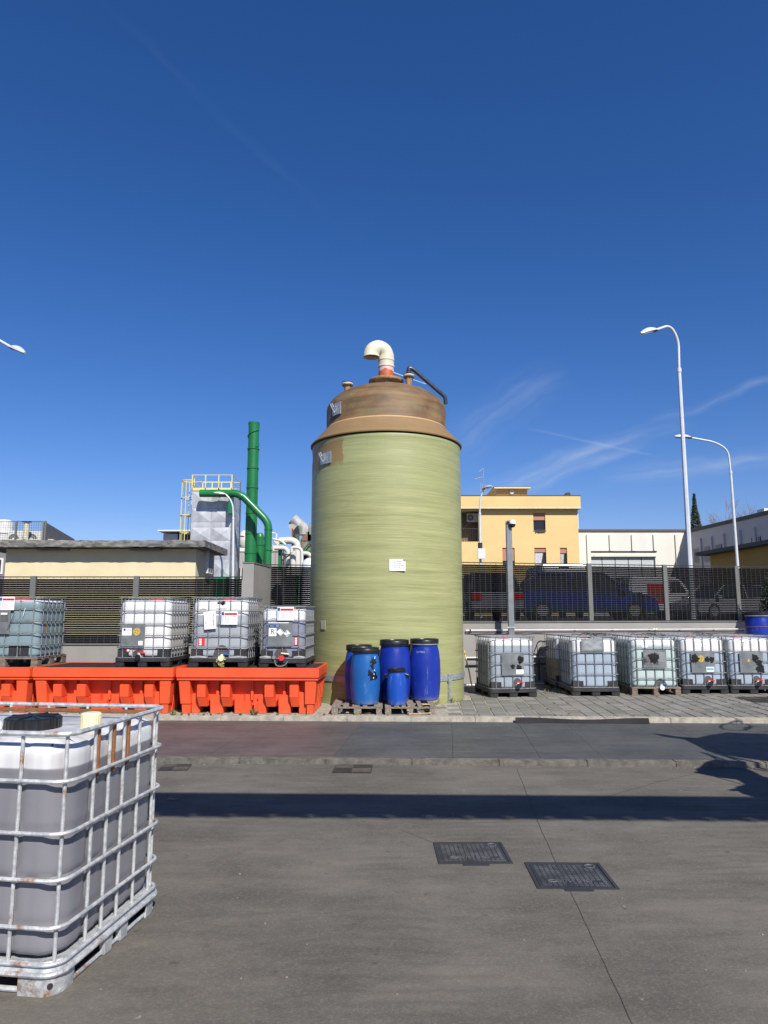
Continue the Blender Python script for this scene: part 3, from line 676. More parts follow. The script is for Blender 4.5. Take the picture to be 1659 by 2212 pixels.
MB().hexa([(xl(522), DL-.03, 2.58), (xl(548), DL-.03, 2.58), (xl(562), 15.3, 2.58), (xl(529), 15.3, 2.58), (xl(522), DL-.03, 2.61), (xl(548), DL-.03, 2.61), (xl(562), 15.3, 2.61), (xl(529), 15.3, 2.61)]).build('coping', CAPM, pz)
# middle run
DM = 15.35; xm = lambda u: at(u, 1300, DM).x
wall_seg('boundary_wall', 'short grey wall under the middle louvre fence between pillar and green tank', (xm(560), DM+.02, 0), (-.2, DM+.6, 0), 1.36)
fence('short louvre fence between the grey pillar and the green tank', (xm(562), DM+.1, 0), (-.2, DM+.68, 0), [], 1.37, 2.66)
# right run: recedes a little to the right
def rw(u, off=0.0):
    D = 16.4+(u-1000)*1.5/600; p = at(u, 1300, D); return Vector((p.x, D+off, 0))
wall_seg('boundary_wall', 'long grey rendered wall with pipes behind the right row of containers', rw(960), rw(1800), 1.43)
ra, rb = rw(960, .08), rw(1800, .08)
fence('long dark louvre fence on the right wall in front of parked cars', ra, rb, [(rw(u, .08)-ra).length for u in (1100, 1276, 1440, 1597)], 1.44, 2.78)
# street level behind the right wall and lot behind the left one
MB().box(-4, 90, 18.4, 140, -.5, 1.40).build('street', mat('street_asphalt', (0.045, 0.045, 0.045), 0.9, vscale=3, var=.2), kind='structure')
MB().hexa([(-.2, 16.5, -.5), (1.2, 16.8, -.5), (1.2, 18.39, -.5), (-.2, 18.39, -.5), (-.2, 16.5, 1.36), (1.2, 16.8, 1.36), (1.2, 18.39, 1.36), (-.2, 18.39, 1.36)]).build('verge', SANDM, kind='structure')
p0 = rw(1010, .30); p1 = rw(1790, .30)
MB().hexa([(1.2, p0.y, -.5), (p1.x, p1.y, -.5), (p1.x, 18.39, -.5), (1.2, 18.39, -.5), (1.2, p0.y, 1.38), (p1.x, p1.y, 1.38), (p1.x, 18.39, 1.38), (1.2, 18.39, 1.38)]).build('verge', SANDM, kind='structure')
mb = MB()
for k in range(300):
    q = random.uniform(1010, 1640); p = rw(q, random.uniform(.32, .8)); p.z = 1.38; tuft(mb, p, random.uniform(.02, .10), 4, .06)
mb.build('dry_weeds', DRYG, kind='stuff')
MB().box(-90, -4.01, 15.6, 140, -.5, .92).build('cabin_lot', mat('lot_asphalt', (0.07, 0.07, 0.068), 0.9, vscale=3, var=.2), kind='structure')
# pipes along the right wall
PIPEW = mat('pipe_white', (0.62, 0.61, 0.60), 0.35, var=.08); PIPED = mat('pipe_dark', (0.09, 0.05, 0.055), 0.5)
def runpipe(name, label, v, r_, m, u0=1004, u1=1800, off=-.06, sag=0):
    pts = []; a0 = rw(u0, off); a1 = rw(u1, off); za = at(1100, v, rw(1100).y).z
    n = 40
    for i in range(n+1):
        p = a0.lerp(a1, i/n); p.z = za - (abs(math.sin(i*1.3))*sag); pts.append(p)
    o = MB().tube(pts, r_, 8).build(name, m, None, smooth=True); o['label'] = label; o['category'] = 'pipe'; return o
runpipe('wall_pipe', 'upper pale conduit clipped along the right grey wall just below its coping', 1361.0, .014, PIPEW)
runpipe('wall_pipe', 'thin dark cable sagging directly under the pale conduit on the right wall', 1364.5, .010, PIPED, sag=.012)
runpipe('wall_pipe', 'middle pale pipe on the right wall at mid height of the containers', 1419, .016, PIPEW, u0=1004, u1=1800)
runpipe('wall_pipe', 'lower dark pipe on the right wall beneath the middle pale one', 1434, .020, mat('pipe_grey_dark', (.07, .07, .07), .5), u0=1004, u1=1800)
runpipe('wall_pipe', 'reddish white pipe near the foot of the right wall beside the tank', 1477, .018, PIPEW, u0=1004, u1=1300)
for u, wh_ in zip((1014, 1095, 1238, 1318, 1397, 1462, 1535, 1602), ('nearest the tank', 'just left of the camera post', 'above the second container', 'third from the camera post', 'beside the brass tap', 'right of the brass tap', 'second right of the brass tap', 'nearest the right drum')):
    p = rw(u, -.06); z = at(1100, 1361, rw(1100).y).z
    MB().box(-.014, .014, -.025, .03, -.035, .022).build('pipe_clip', BLKP, None, loc=p+Vector((0, 0, z)), label='black clip on the pale wall conduit, the one '+wh_, category='pipe clip', group='black clips along the conduit on the right wall')
tapm = mat('brass', (.5, .38, .12), .4, metal=.5)
p = rw(1410, -.08); z = at(1100, 1361, rw(1100).y).z
tp = MB(); tp.cyl((0, 0, .03), (0, 0, -.10), .016, 8); tp.cyl((-.04, 0, .012), (.04, 0, .012), .010, 8); tp.cyl((0, 0, -.05), (0, -.06, -.08), .010, 8)
tp.build('water_tap', tapm, None, loc=p+Vector((0, 0, z)), label='small brass tap on the conduit along the right grey wall', category='tap')
# curved black handrail-like hose right of container
hp = MB(); q0 = rw(1148, -.5)
hp.tube(arc_path([(q0.x, q0.y, .12), (q0.x, q0.y, .72), (q0.x+.12, q0.y, .86), (q0.x+.62, q0.y, .86)], .15, 6), .014, 8)
hp.tube(arc_path([(q0.x+.03, q0.y, .12), (q0.x+.04, q0.y, .68), (q0.x+.15, q0.y, .80), (q0.x+.62, q0.y, .80)], .15, 6), .012, 8)
hp.build('bent_pipe', BLKP, None, smooth=True, label='bent dark twin pipe rising in front of the right wall beside the second container', category='pipe')
# yellow hose beside the tank
ys = [at(1003, 1405, 15.6), at(1008, 1430, 15.5), at(1014, 1452, 15.3), at(1018, 1478, 15.2)]; e = ys[-1].copy(); e.z = .02; e.x += .06
MB().tube(arc_path(ys+[e], .2, 5), .014, 8).build('hose', mat('hose_yellow', (.62, .50, .10), .5), None, smooth=True, label='yellow hose hanging down between the tank and the first right container', category='hose')
# camera pole
PG = mat('pole_grey', (0.20, 0.215, 0.225), 0.5, var=.08, metal=.3)
pp = at(1105, 1372, 16.2); po = thing('camera_pole', 'square grey steel post with a white dome camera on top before the fence', 'pole', (pp.x-.03, 16.05, 0))
zt = at(1105, 1126, 16.05).z
MB().box(-.062, .062, -.062, .062, 0, zt).build('pole_shaft', PG, po, bevel=.006)
for z in (.98, 1.30): MB().box(-.12, .12, -.08, -.063, z-.02, z+.02).build('pole_bracket', GALV, po)
cmr = MB(); cmr.lathe([(.0, .05), (.045, .045), (.075, .01), (.082, -.03), (.075, -.05)], 20, (0, 0)); cmr.build('camera_housing', mat('camera_white', (.75, .76, .76), .4, var=.03), po, smooth=True, loc=(.07, -.10, zt-.03))
cmr = MB(); cmr.lathe([(.068, -.05), (.062, -.09), (.035, -.12), (.0, -.128)], 20, (0, 0)); cmr.build('camera_lens', BLKP, po, smooth=True, loc=(.07, -.10, zt-.03))
MB().box(-.03, .07, -.13, -.06, zt-.02, zt+.005).build('camera_arm', PG, po)
# ------------------------------------------------------------------ orange spill basins
def orange_mat():
    m = mat('orange_polyethylene', (0.72, 0.088, 0.028), 0.5, var=.08, vscale=2.0, bump=.06, bscale=90, spec=.35); t, b = nodes_of(m)
    tc = N(t, 'ShaderNodeTexCoord'); v = tc.outputs['Object']; src = b.inputs['Base Color'].links[0].from_socket; mp = N(t, 'ShaderNodeMapping'); mp.inputs['Scale'].default_value = (5, 5, .7); t.links.new(v, mp.inputs[0])
    c = rgbmix(t, M_(t, 'MULTIPLY', ramp(t, noise(t, mp.outputs[0], 2, 6, .75), .56, .76), .35), src, (.42, .10, .055)); sep = N(t, 'ShaderNodeSeparateXYZ'); t.links.new(v, sep.inputs[0])
    g0 = M_(t, 'MULTIPLY', M_(t, 'SUBTRACT', 1.0, ramp(t, sep.outputs[2], 0.0, .09)), ramp(t, noise(t, v, 14, 5), .35, .65)); c = rgbmix(t, M_(t, 'MULTIPLY', g0, .55), c, (.30, .16, .09))
    c = rgbmix(t, M_(t, 'MULTIPLY', ramp(t, noise(t, v, 38, 3), .70, .76), .4), c, (.75, .32, .22)); t.links.new(c, b.inputs['Base Color']); return m
ORANGE = orange_mat()
GRATE = mat('black_grating', (0.028, 0.026, 0.024), 0.6, var=.4, vscale=8)
BW, BD, BH = 2.32, 1.30, .735
def make_basin(label):
    o = thing('spill_basin', label, 'spill basin', group='orange spill basins in a row behind the kerb')
    b = MB(); h = BW/2
    # rim: four walls
    th = .045; z0 = .575
    b.box(-h, h, 0, th, z0, BH); b.box(-h, h, BD-th, BD, z0, BH); b.box(-h, -h+th, th, BD-th, z0, BH); b.box(h-th, h, th, BD-th, z0, BH)
    b.box(-h+.012, h-.012, .012, BD-.012, z0-.045, z0-.002)
    b.box(-h+th, h-th, th, BD-th, z0-.03, z0+.03)
    rim = b.build('rim', ORANGE, o, bevel=.010)
    s = MB()
    # recessed core, tapering towards the ground, with fork openings left at the bottom
    zt = z0-.046
    s.taper((-h+.24, h-.24, .27, BD-.17), (-h+.22, h-.22, .25, BD-.15), .113, zt)
    def post(x0, x1, y0, y1, sx, sy, zsplit=.155):
        # corner post: upper part proud, lower part set back
        s.taper((x0+sx*.03, x1+sx*.008, y0+sy*.045, y1+sy*.0), (x0, x1, y0, y1), zsplit, zt)
        s.taper((x0+sx*.055, x1-sx*.0, y0+sy*.075, y1), (x0+sx*.045, x1-sx*.0, y0+sy*.06, y1), 0, zsplit)
    post(-h+.04, -h+.225, .030, .25, 1, 1)
    # mirrored ones written out so the taper leans inwards
    s.taper((h-.225, h-.07, .075, .25), (h-.225, h-.04, .030, .25), .155, zt); s.taper((h-.20, h-.095, .105, .25), (h-.20, h-.085, .09, .25), 0, .155)
    s.taper((-h+.07, -h+.225, BD-.25, BD-.075), (-h+.04, -h+.225, BD-.25, BD-.03), .155, zt); s.taper((-h+.095, -h+.2, BD-.25, BD-.10), (-h+.085, -h+.2, BD-.25, BD-.09), 0, .155)
    s.taper((h-.225, h-.07, BD-.25, BD-.075), (h-.225, h-.04, BD-.25, BD-.03), .155, zt); s.taper((h-.2, h-.095, BD-.25, BD-.10), (h-.2, h-.085, BD-.25, BD-.09), 0, .155)
    # front legs and shoulders, as (x0, x1, z_top, y_top, y_bottom)
    def X(a): return -h+a*BW/1467.0*1.0
    legs = [(143, 222, .30, .15, .17), (340, 470, .295, .13, .145), (590, 685, .295, .13, .15), (680, 758, .195, .14, .16), (790, 832, .195, .14, .16), (832, 914, .30, .13, .15), (1045, 1165, .295, .13, .145)]
    for a, c, z1, yt, yb in legs:
        s.taper((X(a)+.006, X(c)+.010, yb, .40), (X(a), X(c), yt, .40), 0, z1)
    for a, c in ((217, 305), (463, 555), (912, 1005), (1168, 1258)):
        s.taper((X(a), X(c), .045, .3), (X(a), X(c), .030, .3), .262, .465)
        s.hexa([(X(a)+.02, .115, .112), (X(c)+.02, .115, .112), (X(c)+.02, .3, .112), (X(a)+.02, .3, .112), (X(a), .045, .262), (X(c), .045, .262), (X(c), .3, .262), (X(a), .3, .262)])
        s.taper((X(a)-.0, X(c), .14, .3), (X(a)-.0, X(c), .14, .3), .465, zt)
    for a, c in ((388, 418), (750, 776), (1083, 1110)):
        s.taper((X(a), X(c), .20, .3), (X(a), X(c), .20, .3), .2, zt)
    s.taper((X(1258), X(1330), .15, .4), (X(1258), X(1330), .12, .4), .0, .34)
    # ends: ribs on the short sides
    for sx in (-1, 1):
        for y0 in (.30, .52, .74, .93):
            xo = h-.045; xi = h-.25
            A = (sx*xi, sx*(xo-.05)); B = (sx*xi, sx*xo)
            s.taper((min(A), max(A), y0+.015, y0+.125), (min(B), max(B), y0, y0+.14), .0, zt-.005)
        A = (sx*(h-.3), sx*(h-.15)); s.taper((min(A), max(A), .25, BD-.25), (min(A), max(A), .25, BD-.25), .12, zt)
    # back legs
    for a, c in ((300, 470), (640, 820), (1000, 1165)):
        s.taper((X(a), X(c), BD-.4, BD-.10), (X(a), X(c), BD-.4, BD-.06), 0, .3)
    s.build('shell', ORANGE, o, bevel=.007)
    g_ = MB(); zg = BH-.004
    for k in range(33):
        x = -h+.07+k*(BW-.14)/32; g_.box(x-.007, x+.007, .05, BD-.05, zg-.02, zg)
    for k in range(17):
        y = .06+k*(BD-.12)/16; g_.box(-h+.05, h-.05, y-.004, y+.004, zg-.018, zg-.0015)
    g_.box(-h+.05, h-.05, .05, BD-.05, zg-.03, zg-.0205); g_.build('grating', GRATE, o, kind='stuff')
    return o
fr = gp(688.4, 1545, 0.0)                     # front right corner at the ground
bp_ = Vector((at(688.4, 1446, 11.66).x, 11.66, 0))
basin = make_basin('orange plastic spill basin beside the tank carrying the two rightmost left containers')
def put_basin(o, right):        # right = distance of its right edge from the first basin's right edge
    p = bp_-EX*(right+BW/2); o.location = p; o.rotation_euler = (0, 0, -A2)
put_basin(basin, 0)
b2 = copy_tree(basin); b2['label'] = 'middle orange spill basin carrying the white half empty container with the grey plate'; put_basin(b2, 2.365)
b3 = copy_tree(basin); b3['label'] = 'leftmost orange spill basin, cut by the picture edge, under the teal container'; put_basin(b3, 4.73)
# ------------------------------------------------------------------ materials for containers
def bottle_mat(name, streak=0.0):
    m = mat(name, (0.7, 0.7, 0.7), 0.38, spec=.4); t, b = nodes_of(m)
    oi = N(t, 'ShaderNodeObjectInfo'); tc = N(t, 'ShaderNodeTexCoord'); v = tc.outputs['Object']
    sep = N(t, 'ShaderNodeSeparateXYZ'); t.links.new(v, sep.inputs[0]); z = sep.outputs[2]
    zz = M_(t, 'ADD', z, M_(t, 'MULTIPLY', M_(t, 'SUBTRACT', noise(t, v, 2.5, 2), .5), .006))
    under = M_(t, 'SUBTRACT', 1.0, ramp(t, M_(t, 'SUBTRACT', zz, oi.outputs['Alpha']), -.006, .006))
    n = noise(t, v, 2.2, 5); mp = N(t, 'ShaderNodeMapping'); mp.inputs['Scale'].default_value = (9, 9, .7); t.links.new(v, mp.inputs[0]); ns = noise(t, mp.outputs[0], 1.0, 4)
    white = rgbmix(t, n, (0.58, 0.585, 0.57), (0.70, 0.705, 0.70))
    k = M_(t, 'ADD', 0.86, M_(t, 'MULTIPLY', n, 0.28)); 
    liq = N(t, 'ShaderNodeMix', data_type='RGBA', blend_type='MULTIPLY'); liq.inputs[0].default_value = 1
    cc = N(t, 'ShaderNodeCombineXYZ'); [t.links.new(k, cc.inputs[i]) for i in range(3)]
    t.links.new(oi.outputs['Color'], liq.inputs[6]); t.links.new(cc.outputs[0], liq.inputs[7])
    c = rgbmix(t, under, white, liq.outputs[2])
    if streak:
        c = rgbmix(t, M_(t, 'MULTIPLY', ramp(t, ns, .50, .74), streak), c, (0.33, 0.25, 0.16)); c = rgbmix(t, M_(t, 'MULTIPLY', ramp(t, noise(t, mp.outputs[0], .5, 3), .42, .68), .40), c, (0.12, 0.125, 0.155)); c = rgbmix(t, M_(t, 'MULTIPLY', ramp(t, noise(t, v, 1.3, 5), .5, .75), .45), c, (0.22, 0.215, 0.235))
    sp = ramp(t, noise(t, v, 34, 3), .70, .76); c = rgbmix(t, M_(t, 'MULTIPLY', sp, .35), c, (0.25, 0.25, 0.24))
    t.links.new(c, b.inputs['Base Color']); b.inputs['Subsurface Weight'].default_value = 0.0
    b.inputs['Coat Weight'].default_value = 0.08; b.inputs['Coat Roughness'].default_value = .25
    return m
BOTTLE = bottle_mat('container_plastic'); BOTTLES = bottle_mat('container_plastic_stained', .45)
def rusty(name, amt, base=(0.37, 0.385, 0.39), col2=(0.60, 0.61, 0.60)):
    m = mat(name, base, .5, col2=col2, vscale=26, metal=.35, detail=4, bump=.25, bscale=120); t, b = nodes_of(m)
    tc = N(t, 'ShaderNodeTexCoord'); v = tc.outputs['Object']; ge = N(t, 'ShaderNodeNewGeometry')
    f = ramp(t, noise(t, ge.outputs['Position'], 3.2, 7, .7), .62-amt*.35, .72-amt*.35); src = b.inputs['Base Color'].links[0].from_socket
    rc = rgbmix(t, noise(t, ge.outputs['Position'], 30, 4), (0.13, 0.045, 0.022), (0.42, 0.19, 0.07))
    t.links.new(rgbmix(t, f, src, rc), b.inputs['Base Color']); return m
CAGE = rusty('cage_galvanised', .05, (.15, .16, .165), (.30, .31, .315)); CAGEN = rusty('cage_galvanised_near', .18); RUST = rusty('cage_rusty', .95, (.3, .25, .2), (.42, .36, .3))
PLATE = mat('plate_grey_metal', (0.16, 0.175, 0.175), 0.4, col2=(0.25, 0.27, 0.265), vscale=4, metal=.35)
BLKPAL = mat('pallet_black_plastic', (0.022, 0.022, 0.023), 0.55, var=.3, vscale=6, dirt=.1)
WOOD = mat('pallet_wood', (0.11, 0.078, 0.055), 0.85, col2=(0.235, 0.185, 0.135), vscale=5, stretch=(1, 1, 6), bump=.4)
WOODG = mat('pallet_wood_grey', (0.13, 0.105, 0.082), 0.88, col2=(0.30, 0.255, 0.20), vscale=7, stretch=(5, 1, 5), bump=.5)
TURB = mat('valve_white', (.62, .62, .60), .4); REDV = mat('valve_red', (.60, .03, .04), .35); BLUEV = mat('valve_blue', (.03, .12, .36), .35); YELV = mat('valve_cream', (.68, .62, .38), .45)
SPRAY = mat('black_spray_paint', (0.008, 0.008, 0.010), 0.18, var=.5, vscale=20, spec=.7)
BAGM = mat('dusty_grey_plastic', (.26, .27, .27), .5, var=.35, vscale=9)
def rrect(w, d, r, n=6):
    pts = []
    for cx, cy, a0 in ((w/2-r, -d/2+r, -90), (w/2-r, d/2-r, 0), (-w/2+r, d/2-r, 90), (-w/2+r, -d/2+r, 180)):
        for k in range(n+1):
            a = R(a0+90*k/n); pts.append((cx+r*math.cos(a), cy+r*math.sin(a)))
    return pts
def dense(poly, step):
    out = []
    for i in range(len(poly)):
        a = Vector(poly[i]); b = Vector(poly[(i+1) % len(poly)]); L = (b-a).length; k = max(1, int(L/step))
        for j in range(k): out.append(tuple(a.lerp(b, j/k)))
    return out
def make_ibc(w, d, h, rings, nf, ns, pallet='plastic', near=False, botmat=None, zp=.15, fxs=None, sys_=None, corner=False):
    """container; origin under the middle, front at -y. rings: heights of the cage rings, top ring first."""
    o = thing('bulk_container', 'x', 'container')
    cm = CAGEN if near else CAGE; ins = .045; bw, bd = w-2*ins, d-2*ins
    fx = [-bw/2+.09+(bw-.18)*i/(nf-1) for i in range(nf)]; sy = [-bd/2+.09+(bd-.18)*i/(ns-1) for i in range(ns)]
    if fxs: fx = fxs
    if sys_: sy = sys_
    pts = dense(rrect(bw, bd, .10, 5), .03); zs = []; z0, z1 = zp+.005, h-.055; nz = 46
    rows = []
    for k in range(nz+1): rows.append(z0+(z1-z0)*k/nz)
    vs = []; rs = sorted(rings)
    for z in rows:
        e = 0.0
        if z > z1-.07: q = (z-(z1-.07))/.07; e = .07*(1-math.sqrt(max(0, 1-q*q)))
        if z < z0+.06: q = ((z0+.06)-z)/.06; e = .06*(1-math.sqrt(max(0, 1-q*q)))
        gz = max([math.exp(-((z-r_)/.016)**2) for r_ in rs[1:-1]] or [0])
        for x, y in pts:
            on_f = abs(abs(y)-bd/2) < .002; on_s = abs(abs(x)-bw/2) < .002
            gv = 0
            if on_f: gv = max(math.exp(-((x-q)/.015)**2) for q in fx)
            if on_s: gv = max(math.exp(-((y-q)/.015)**2) for q in sy)
            off = e+.012*max(gz*.8, gv)-(.006 if (on_f or on_s) else 0)
            L = math.hypot(x, y); nx, ny = (0, y/abs(y)) if on_f else ((x/abs(x), 0) if on_s else (x/L, y/L))
            vs.append((x-nx*off, y-ny*off, z))
    n = len(pts); fs = []
    for k in range(nz):
        for i in range(n):
            j = (i+1) % n; fs.append((k*n+i, k*n+j, (k+1)*n+j, (k+1)*n+i))
    fs.append(tuple(nz*n+i for i in range(n))); fs.append(tuple(reversed(range(n))))
    mb = MB(); mb.add(vs, fs); mb.build('bottle', botmat or BOTTLE, o, smooth=True)
    rb = .0098 if near else .009
    ring = rrect(w-.02, d-.02, .085, 6)
    for i, z in enumerate(rings):
        top = i == 0
        r_ = rb*1.35 if top else rb
        mb = MB(); mb.tube([(x, y, z-.012 if top else z) for x, y in ring], r_, 8 if near else 6, closed=True)
        mb.build('cage_ring', cm if not (top and near) else RUST if False else cm, o, smooth=True)
    vb = MB(); vb.cyl((0, 0, zp-.01), (0, 0, h-.014), rb*.95, 8 if near else 6); vm = vb.mesh('cage_bar', cm, smooth=True)
    for x in fx:
        for y in (-d/2+.026, d/2-.026): obj('cage_bar', vm, o, (x, y, 0))
    for y in sy:
        for x in (-w/2+.026, w/2-.026): obj('cage_bar', vm, o, (x, y, 0))
    if corner:
        for sx in (-1, 1):
            for s_y in (-1, 1): obj('cage_bar', vm, o, (sx*(w/2-.05), s_y*(d/2-.05), 0))
    for y in ((-d*.2, d*.2) if not near else (d*.27,)):
        MB().tube([(-w/2+.01, y, h-.012), (w/2-.01, y, h-.012)], rb*1.2, 6).build('top_rail', RUST if near else cm, o, smooth=True)
    # filling cap
    mb = MB(); mb.lathe([(.10, z1-.005), (.12, z1+.005), (.125, z1+.035), (.11, z1+.042)], 20, (0, .02 if not near else 0)); mb.build('filling_cap', REDV if not near else BLKP, o)
    if pallet == 'plastic':
        mb = MB(); mb.prism(rrect(w, d, .07, 4), zp-.065, zp+.004); 
        mb.build('pallet_deck', BLKPAL, o, bevel=.006)
        for x in (-w/2+.09, 0, w/2-.09):
            for y in (-d/2+.09, 0, d/2-.09):
                mb = MB(); mb.taper((-.075, .075, -.07, .07), (-.085, .085, -.082, .082), 0, zp-.066); mb.build('pallet_foot', BLKPAL, o, loc=(x, y, 0), bevel=.008)
        for x in (-w/2+.09, 0, w/2-.09): MB().box(x-.06, x+.06, -d/2+.17, d/2-.17, 0, .02).build('pallet_runner', BLKPAL, o)
        # black corner guards inside the cage
        for sx in (-1, 1):
            for s_y in (-1, 1):
                mb = MB(); x0, x1 = sorted((sx*(w/2-.038), sx*(w/2-.25))); y0, y1 = sorted((s_y*(d/2-.036), s_y*(d/2-.06))); mb.box(x0, x1, y0, y1, zp, zp+.145)
                x0, x1 = sorted((sx*(w/2-.036), sx*(w/2-.06))); y0, y1 = sorted((s_y*(d/2-.062), s_y*(d/2-.20))); mb.box(x0, x1, y0, y1, zp, zp+.145)
                mb.build('corner_guard', BLKPAL, o, bevel=.006)
    elif pallet == 'wood':
        for i in range(5):
            y = -d/2+.06+i*(d-.12)/4; mb = MB(); mb.box(-w/2, w/2, y-.055, y+.055, zp-.022, zp); mb.build('pallet_board', WOOD, o)
        for x in (-w/2+.06, 0, w/2-.06):
            MB().box(x-.06, x+.06, -d/2, d/2, 0, .02).build('pallet_board', WOOD, o)
            MB().box(x-.05, x+.05, -d/2, d/2, zp-.042, zp-.023).build('pallet_board', WOOD, o)
            for y in (-d/2+.075, 0, d/2-.075): MB().box(x-.055, x+.055, y-.073, y+.073, .0205, zp-.0425).build('pallet_block', WOOD, o, bevel=.004)
    return o
def blob(cx, cz, rx, rz, seed, y, parent, m=SPRAY, name='paint_blot', n=44, rag=.28, th=.002):
    rnd = random.Random(seed); ph = [rnd.uniform(0, 6.28) for _ in range(6)]; poly = []
    for k in range(n):
        a = 2*math.pi*k/n; q = 1+rag*(.5*math.sin(3*a+ph[0])+.35*math.sin(5*a+ph[1])+.35*math.sin(9*a+ph[2])+.3*math.sin(17*a+ph[3]))+rnd.uniform(-.06, .06)
        poly.append((cx+rx*q*math.cos(a), cz+rz*q*math.sin(a)))
    mb = MB(); vs = [(p[0], y-th, p[1]) for p in poly]+[(cx, y-th*1.6, cz)]; mb.add(vs, [(k, (k+1) % n, n) for k in range(n)])
    return mb.build(name, m, parent)
def rect(parent, x0, x1, z0, z1, y, m, name, th=.003): 
    return MB().box(x0, x1, y-th, y, z0, z1).build(name, m, parent)
def poster(parent, cx, cz, w, h, y, code, kg):
    s = obj('label_sheet', MB().box(-w/2, w/2, -.003, 0, -h/2, h/2).mesh('label_sheet', PAPER), parent, (cx, y, cz))
    MB().box(-w*.30, w*.47, -.0042, -.003, h*.22, h*.38).build('red_band', REDI, s)
    MB().box(-w*.48, -w*.33, -.0042, -.003, h*.20, h*.45).build('blue_square', BLUEI, s)
    MB().box(-w*.49, -w*.34, -.0040, -.003, -h*.46, h*.17).build('side_column', mat('pale_blue_ink', (.50, .55, .62), .6) if 'pale_blue_ink' not in bpy.data.materials else bpy.data.materials['pale_blue_ink'], s)
    text('lettering', code, h*.13, INK, s, (w*.08, -.0048, h*.30)); text('lettering', kg, h*.085, INK, s, (w*.30, -.0045, h*.12)); text('lettering', 'Kg', h*.085, INK, s, (-w*.24, -.0045, h*.12))
    for i in range(6):
        q = -h*.0-i*h*.075
        MB().box(-w*.30, -w*.30+w*(.30+.12*((i*7) % 3)/2), -.0038, -.003, q-h*.012, q+h*.012).build('printed_line', GREYI, s)
    dm_ = MB(); k = h*.13; c = (w*.30, -h*.14)
    dm_.tube([(c[0]-k, -.004, c[1]), (c[0], -.004, c[1]+k), (c[0]+k, -.004, c[1]), (c[0], -.004, c[1]-k)], .0028, 4, closed=True); dm_.build('hazard_diamond', REDI, s)
    return s
def diamond(parent, cx, cz, k, y, m=None, inner=True):
    mb = MB(); mb.prism([(cx-k, cz), (cx, cz-k), (cx+k, cz), (cx, cz+k)], y-.003, y, ax='y'); s = mb.build('hazard_label', m or PAPER, parent)
    if inner:
        q = MB(); f = k*.86; q.tube([(cx-f, y-.0035, cz), (cx, y-.0035, cz-f), (cx+f, y-.0035, cz), (cx, y-.0035, cz+f)], .0022, 4, closed=True); q.build('border', INK, s)
    return s
def valve(o, x, y, z, hm, bm=None, cap=None, side=1):
    bm = bm or TURB
    mb = MB(); mb.cyl((x, y+.10, z), (x, y-.055, z), .042, 16); mb.cyl((x, y-.02, z), (x, y-.02, z+.062), .026, 12); mb.build('valve_body', bm, o, smooth=True)
    mb = MB(); mb.cyl((x, y-.055, z), (x, y-.085, z), .046, 16); mb.build('valve_cap', cap or BLKP, o, smooth=True)
    mb = MB(); mb.rbox(x-.02, x+.115, y-.036, y-.006, z+.060, z+.084, Matrix.Rotation(R(6), 3, 'Y'), (x, y, z+.07)); mb.build('valve_handle', hm, o, bevel=.005)
def pocket_shade(o, x, y, z0, w=.105, h=.135):
    # flat dark plate behind the valve; the outlet pocket's shade is in its colour
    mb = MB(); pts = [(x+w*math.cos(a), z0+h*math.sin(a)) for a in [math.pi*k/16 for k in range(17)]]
    mb.prism(pts, y, y+.004, ax='y'); mb.build('outlet_shade', mat('pocket_shadow_plastic', (.07, .065, .062), .5, var=.2) if 'pocket_shadow_plastic' not in bpy.data.materials else bpy.data.materials['pocket_shadow_plastic'], o)
def setliq(o, col, lev):
    for ch in o.children:
        if ch.name.split('.')[0] == 'bottle': ch.color = (*col, lev)
def part(o, n): return [c for c in o.children if c.name.split('.')[0] == n]
GR = 'caged bulk containers of liquid around the yard'
# --- right row ---
R3 = [1.16, .845, .637, .415, .165]; R4 = [1.16, .924, .709, .516, .322, .155]
def place(o, x, y, rz, z, label, col, lev): 
    o.location = (x, y, z); o.rotation_euler = (0, 0, rz); o['label'] = label; o['group'] = GR; setliq(o, col, lev); return o
BLUEG = (0.215, 0.26, 0.29)
protoA = make_ibc(.96, 1.16, 1.16, R3, 5, 6); 
backs = copy_tree(protoA); extra = [copy_tree(protoA) for _ in range(6)]
def front_xy(x0, x1, D, d, rz=0.0):
    cx = (x0+x1)/2; c = Vector((cx, D, 0))+Vector((-math.sin(rz), math.cos(rz), 0))*d/2; return c.x, c.y
def fx_(u, D): return at(u, 1500, D).x
x, y = front_xy(fx_(1060, 14.1), fx_(1161, 14.1), 14.1, 1.16, R(8))
I1 = place(protoA, x, y, R(8), 0, 'first container right of the tank, red tap and three black blots on its grey plate', (.27, .315, .36), .985)
yp = -.58
rect(I1, -.235, .215, .42, .838, yp-.001, PLATE, 'label_plate')
for i, (cx, cz, rx, rz_) in enumerate([(.145, .715, .062, .075), (-.015, .585, .042, .045), (.11, .562, .052, .055)]): blob(cx, cz, rx, rz_, i+1, yp-.005, I1, rag=.22)
rect(I1, .055, .20, .440, .525, yp-.006, PAPER, 'sticker'); text('lettering', 'TL', .06, INK, I1, (.13, yp-.0098, .485))
pocket_shade(I1, .085, -.543, .165, .105, .20); valve(I1, .085, -.56, .215, REDV)
I2 = place(extra[0], *front_xy(fx_(1233, 14.3), fx_(1344, 14.3), 14.3, 1.16), 0, 0, 'second right container with a worn blank plate at the top of its front', (.30, .36, .425), .835)
rect(I2, -.26, .18, .865, 1.105, yp-.002, PLATE, 'label_plate'); rect(I2, -.225, .145, .895, 1.075, yp-.006, mat('foggy_film', (.20, .22, .22), .3, col2=(.32, .34, .34), vscale=14), 'film_pocket')
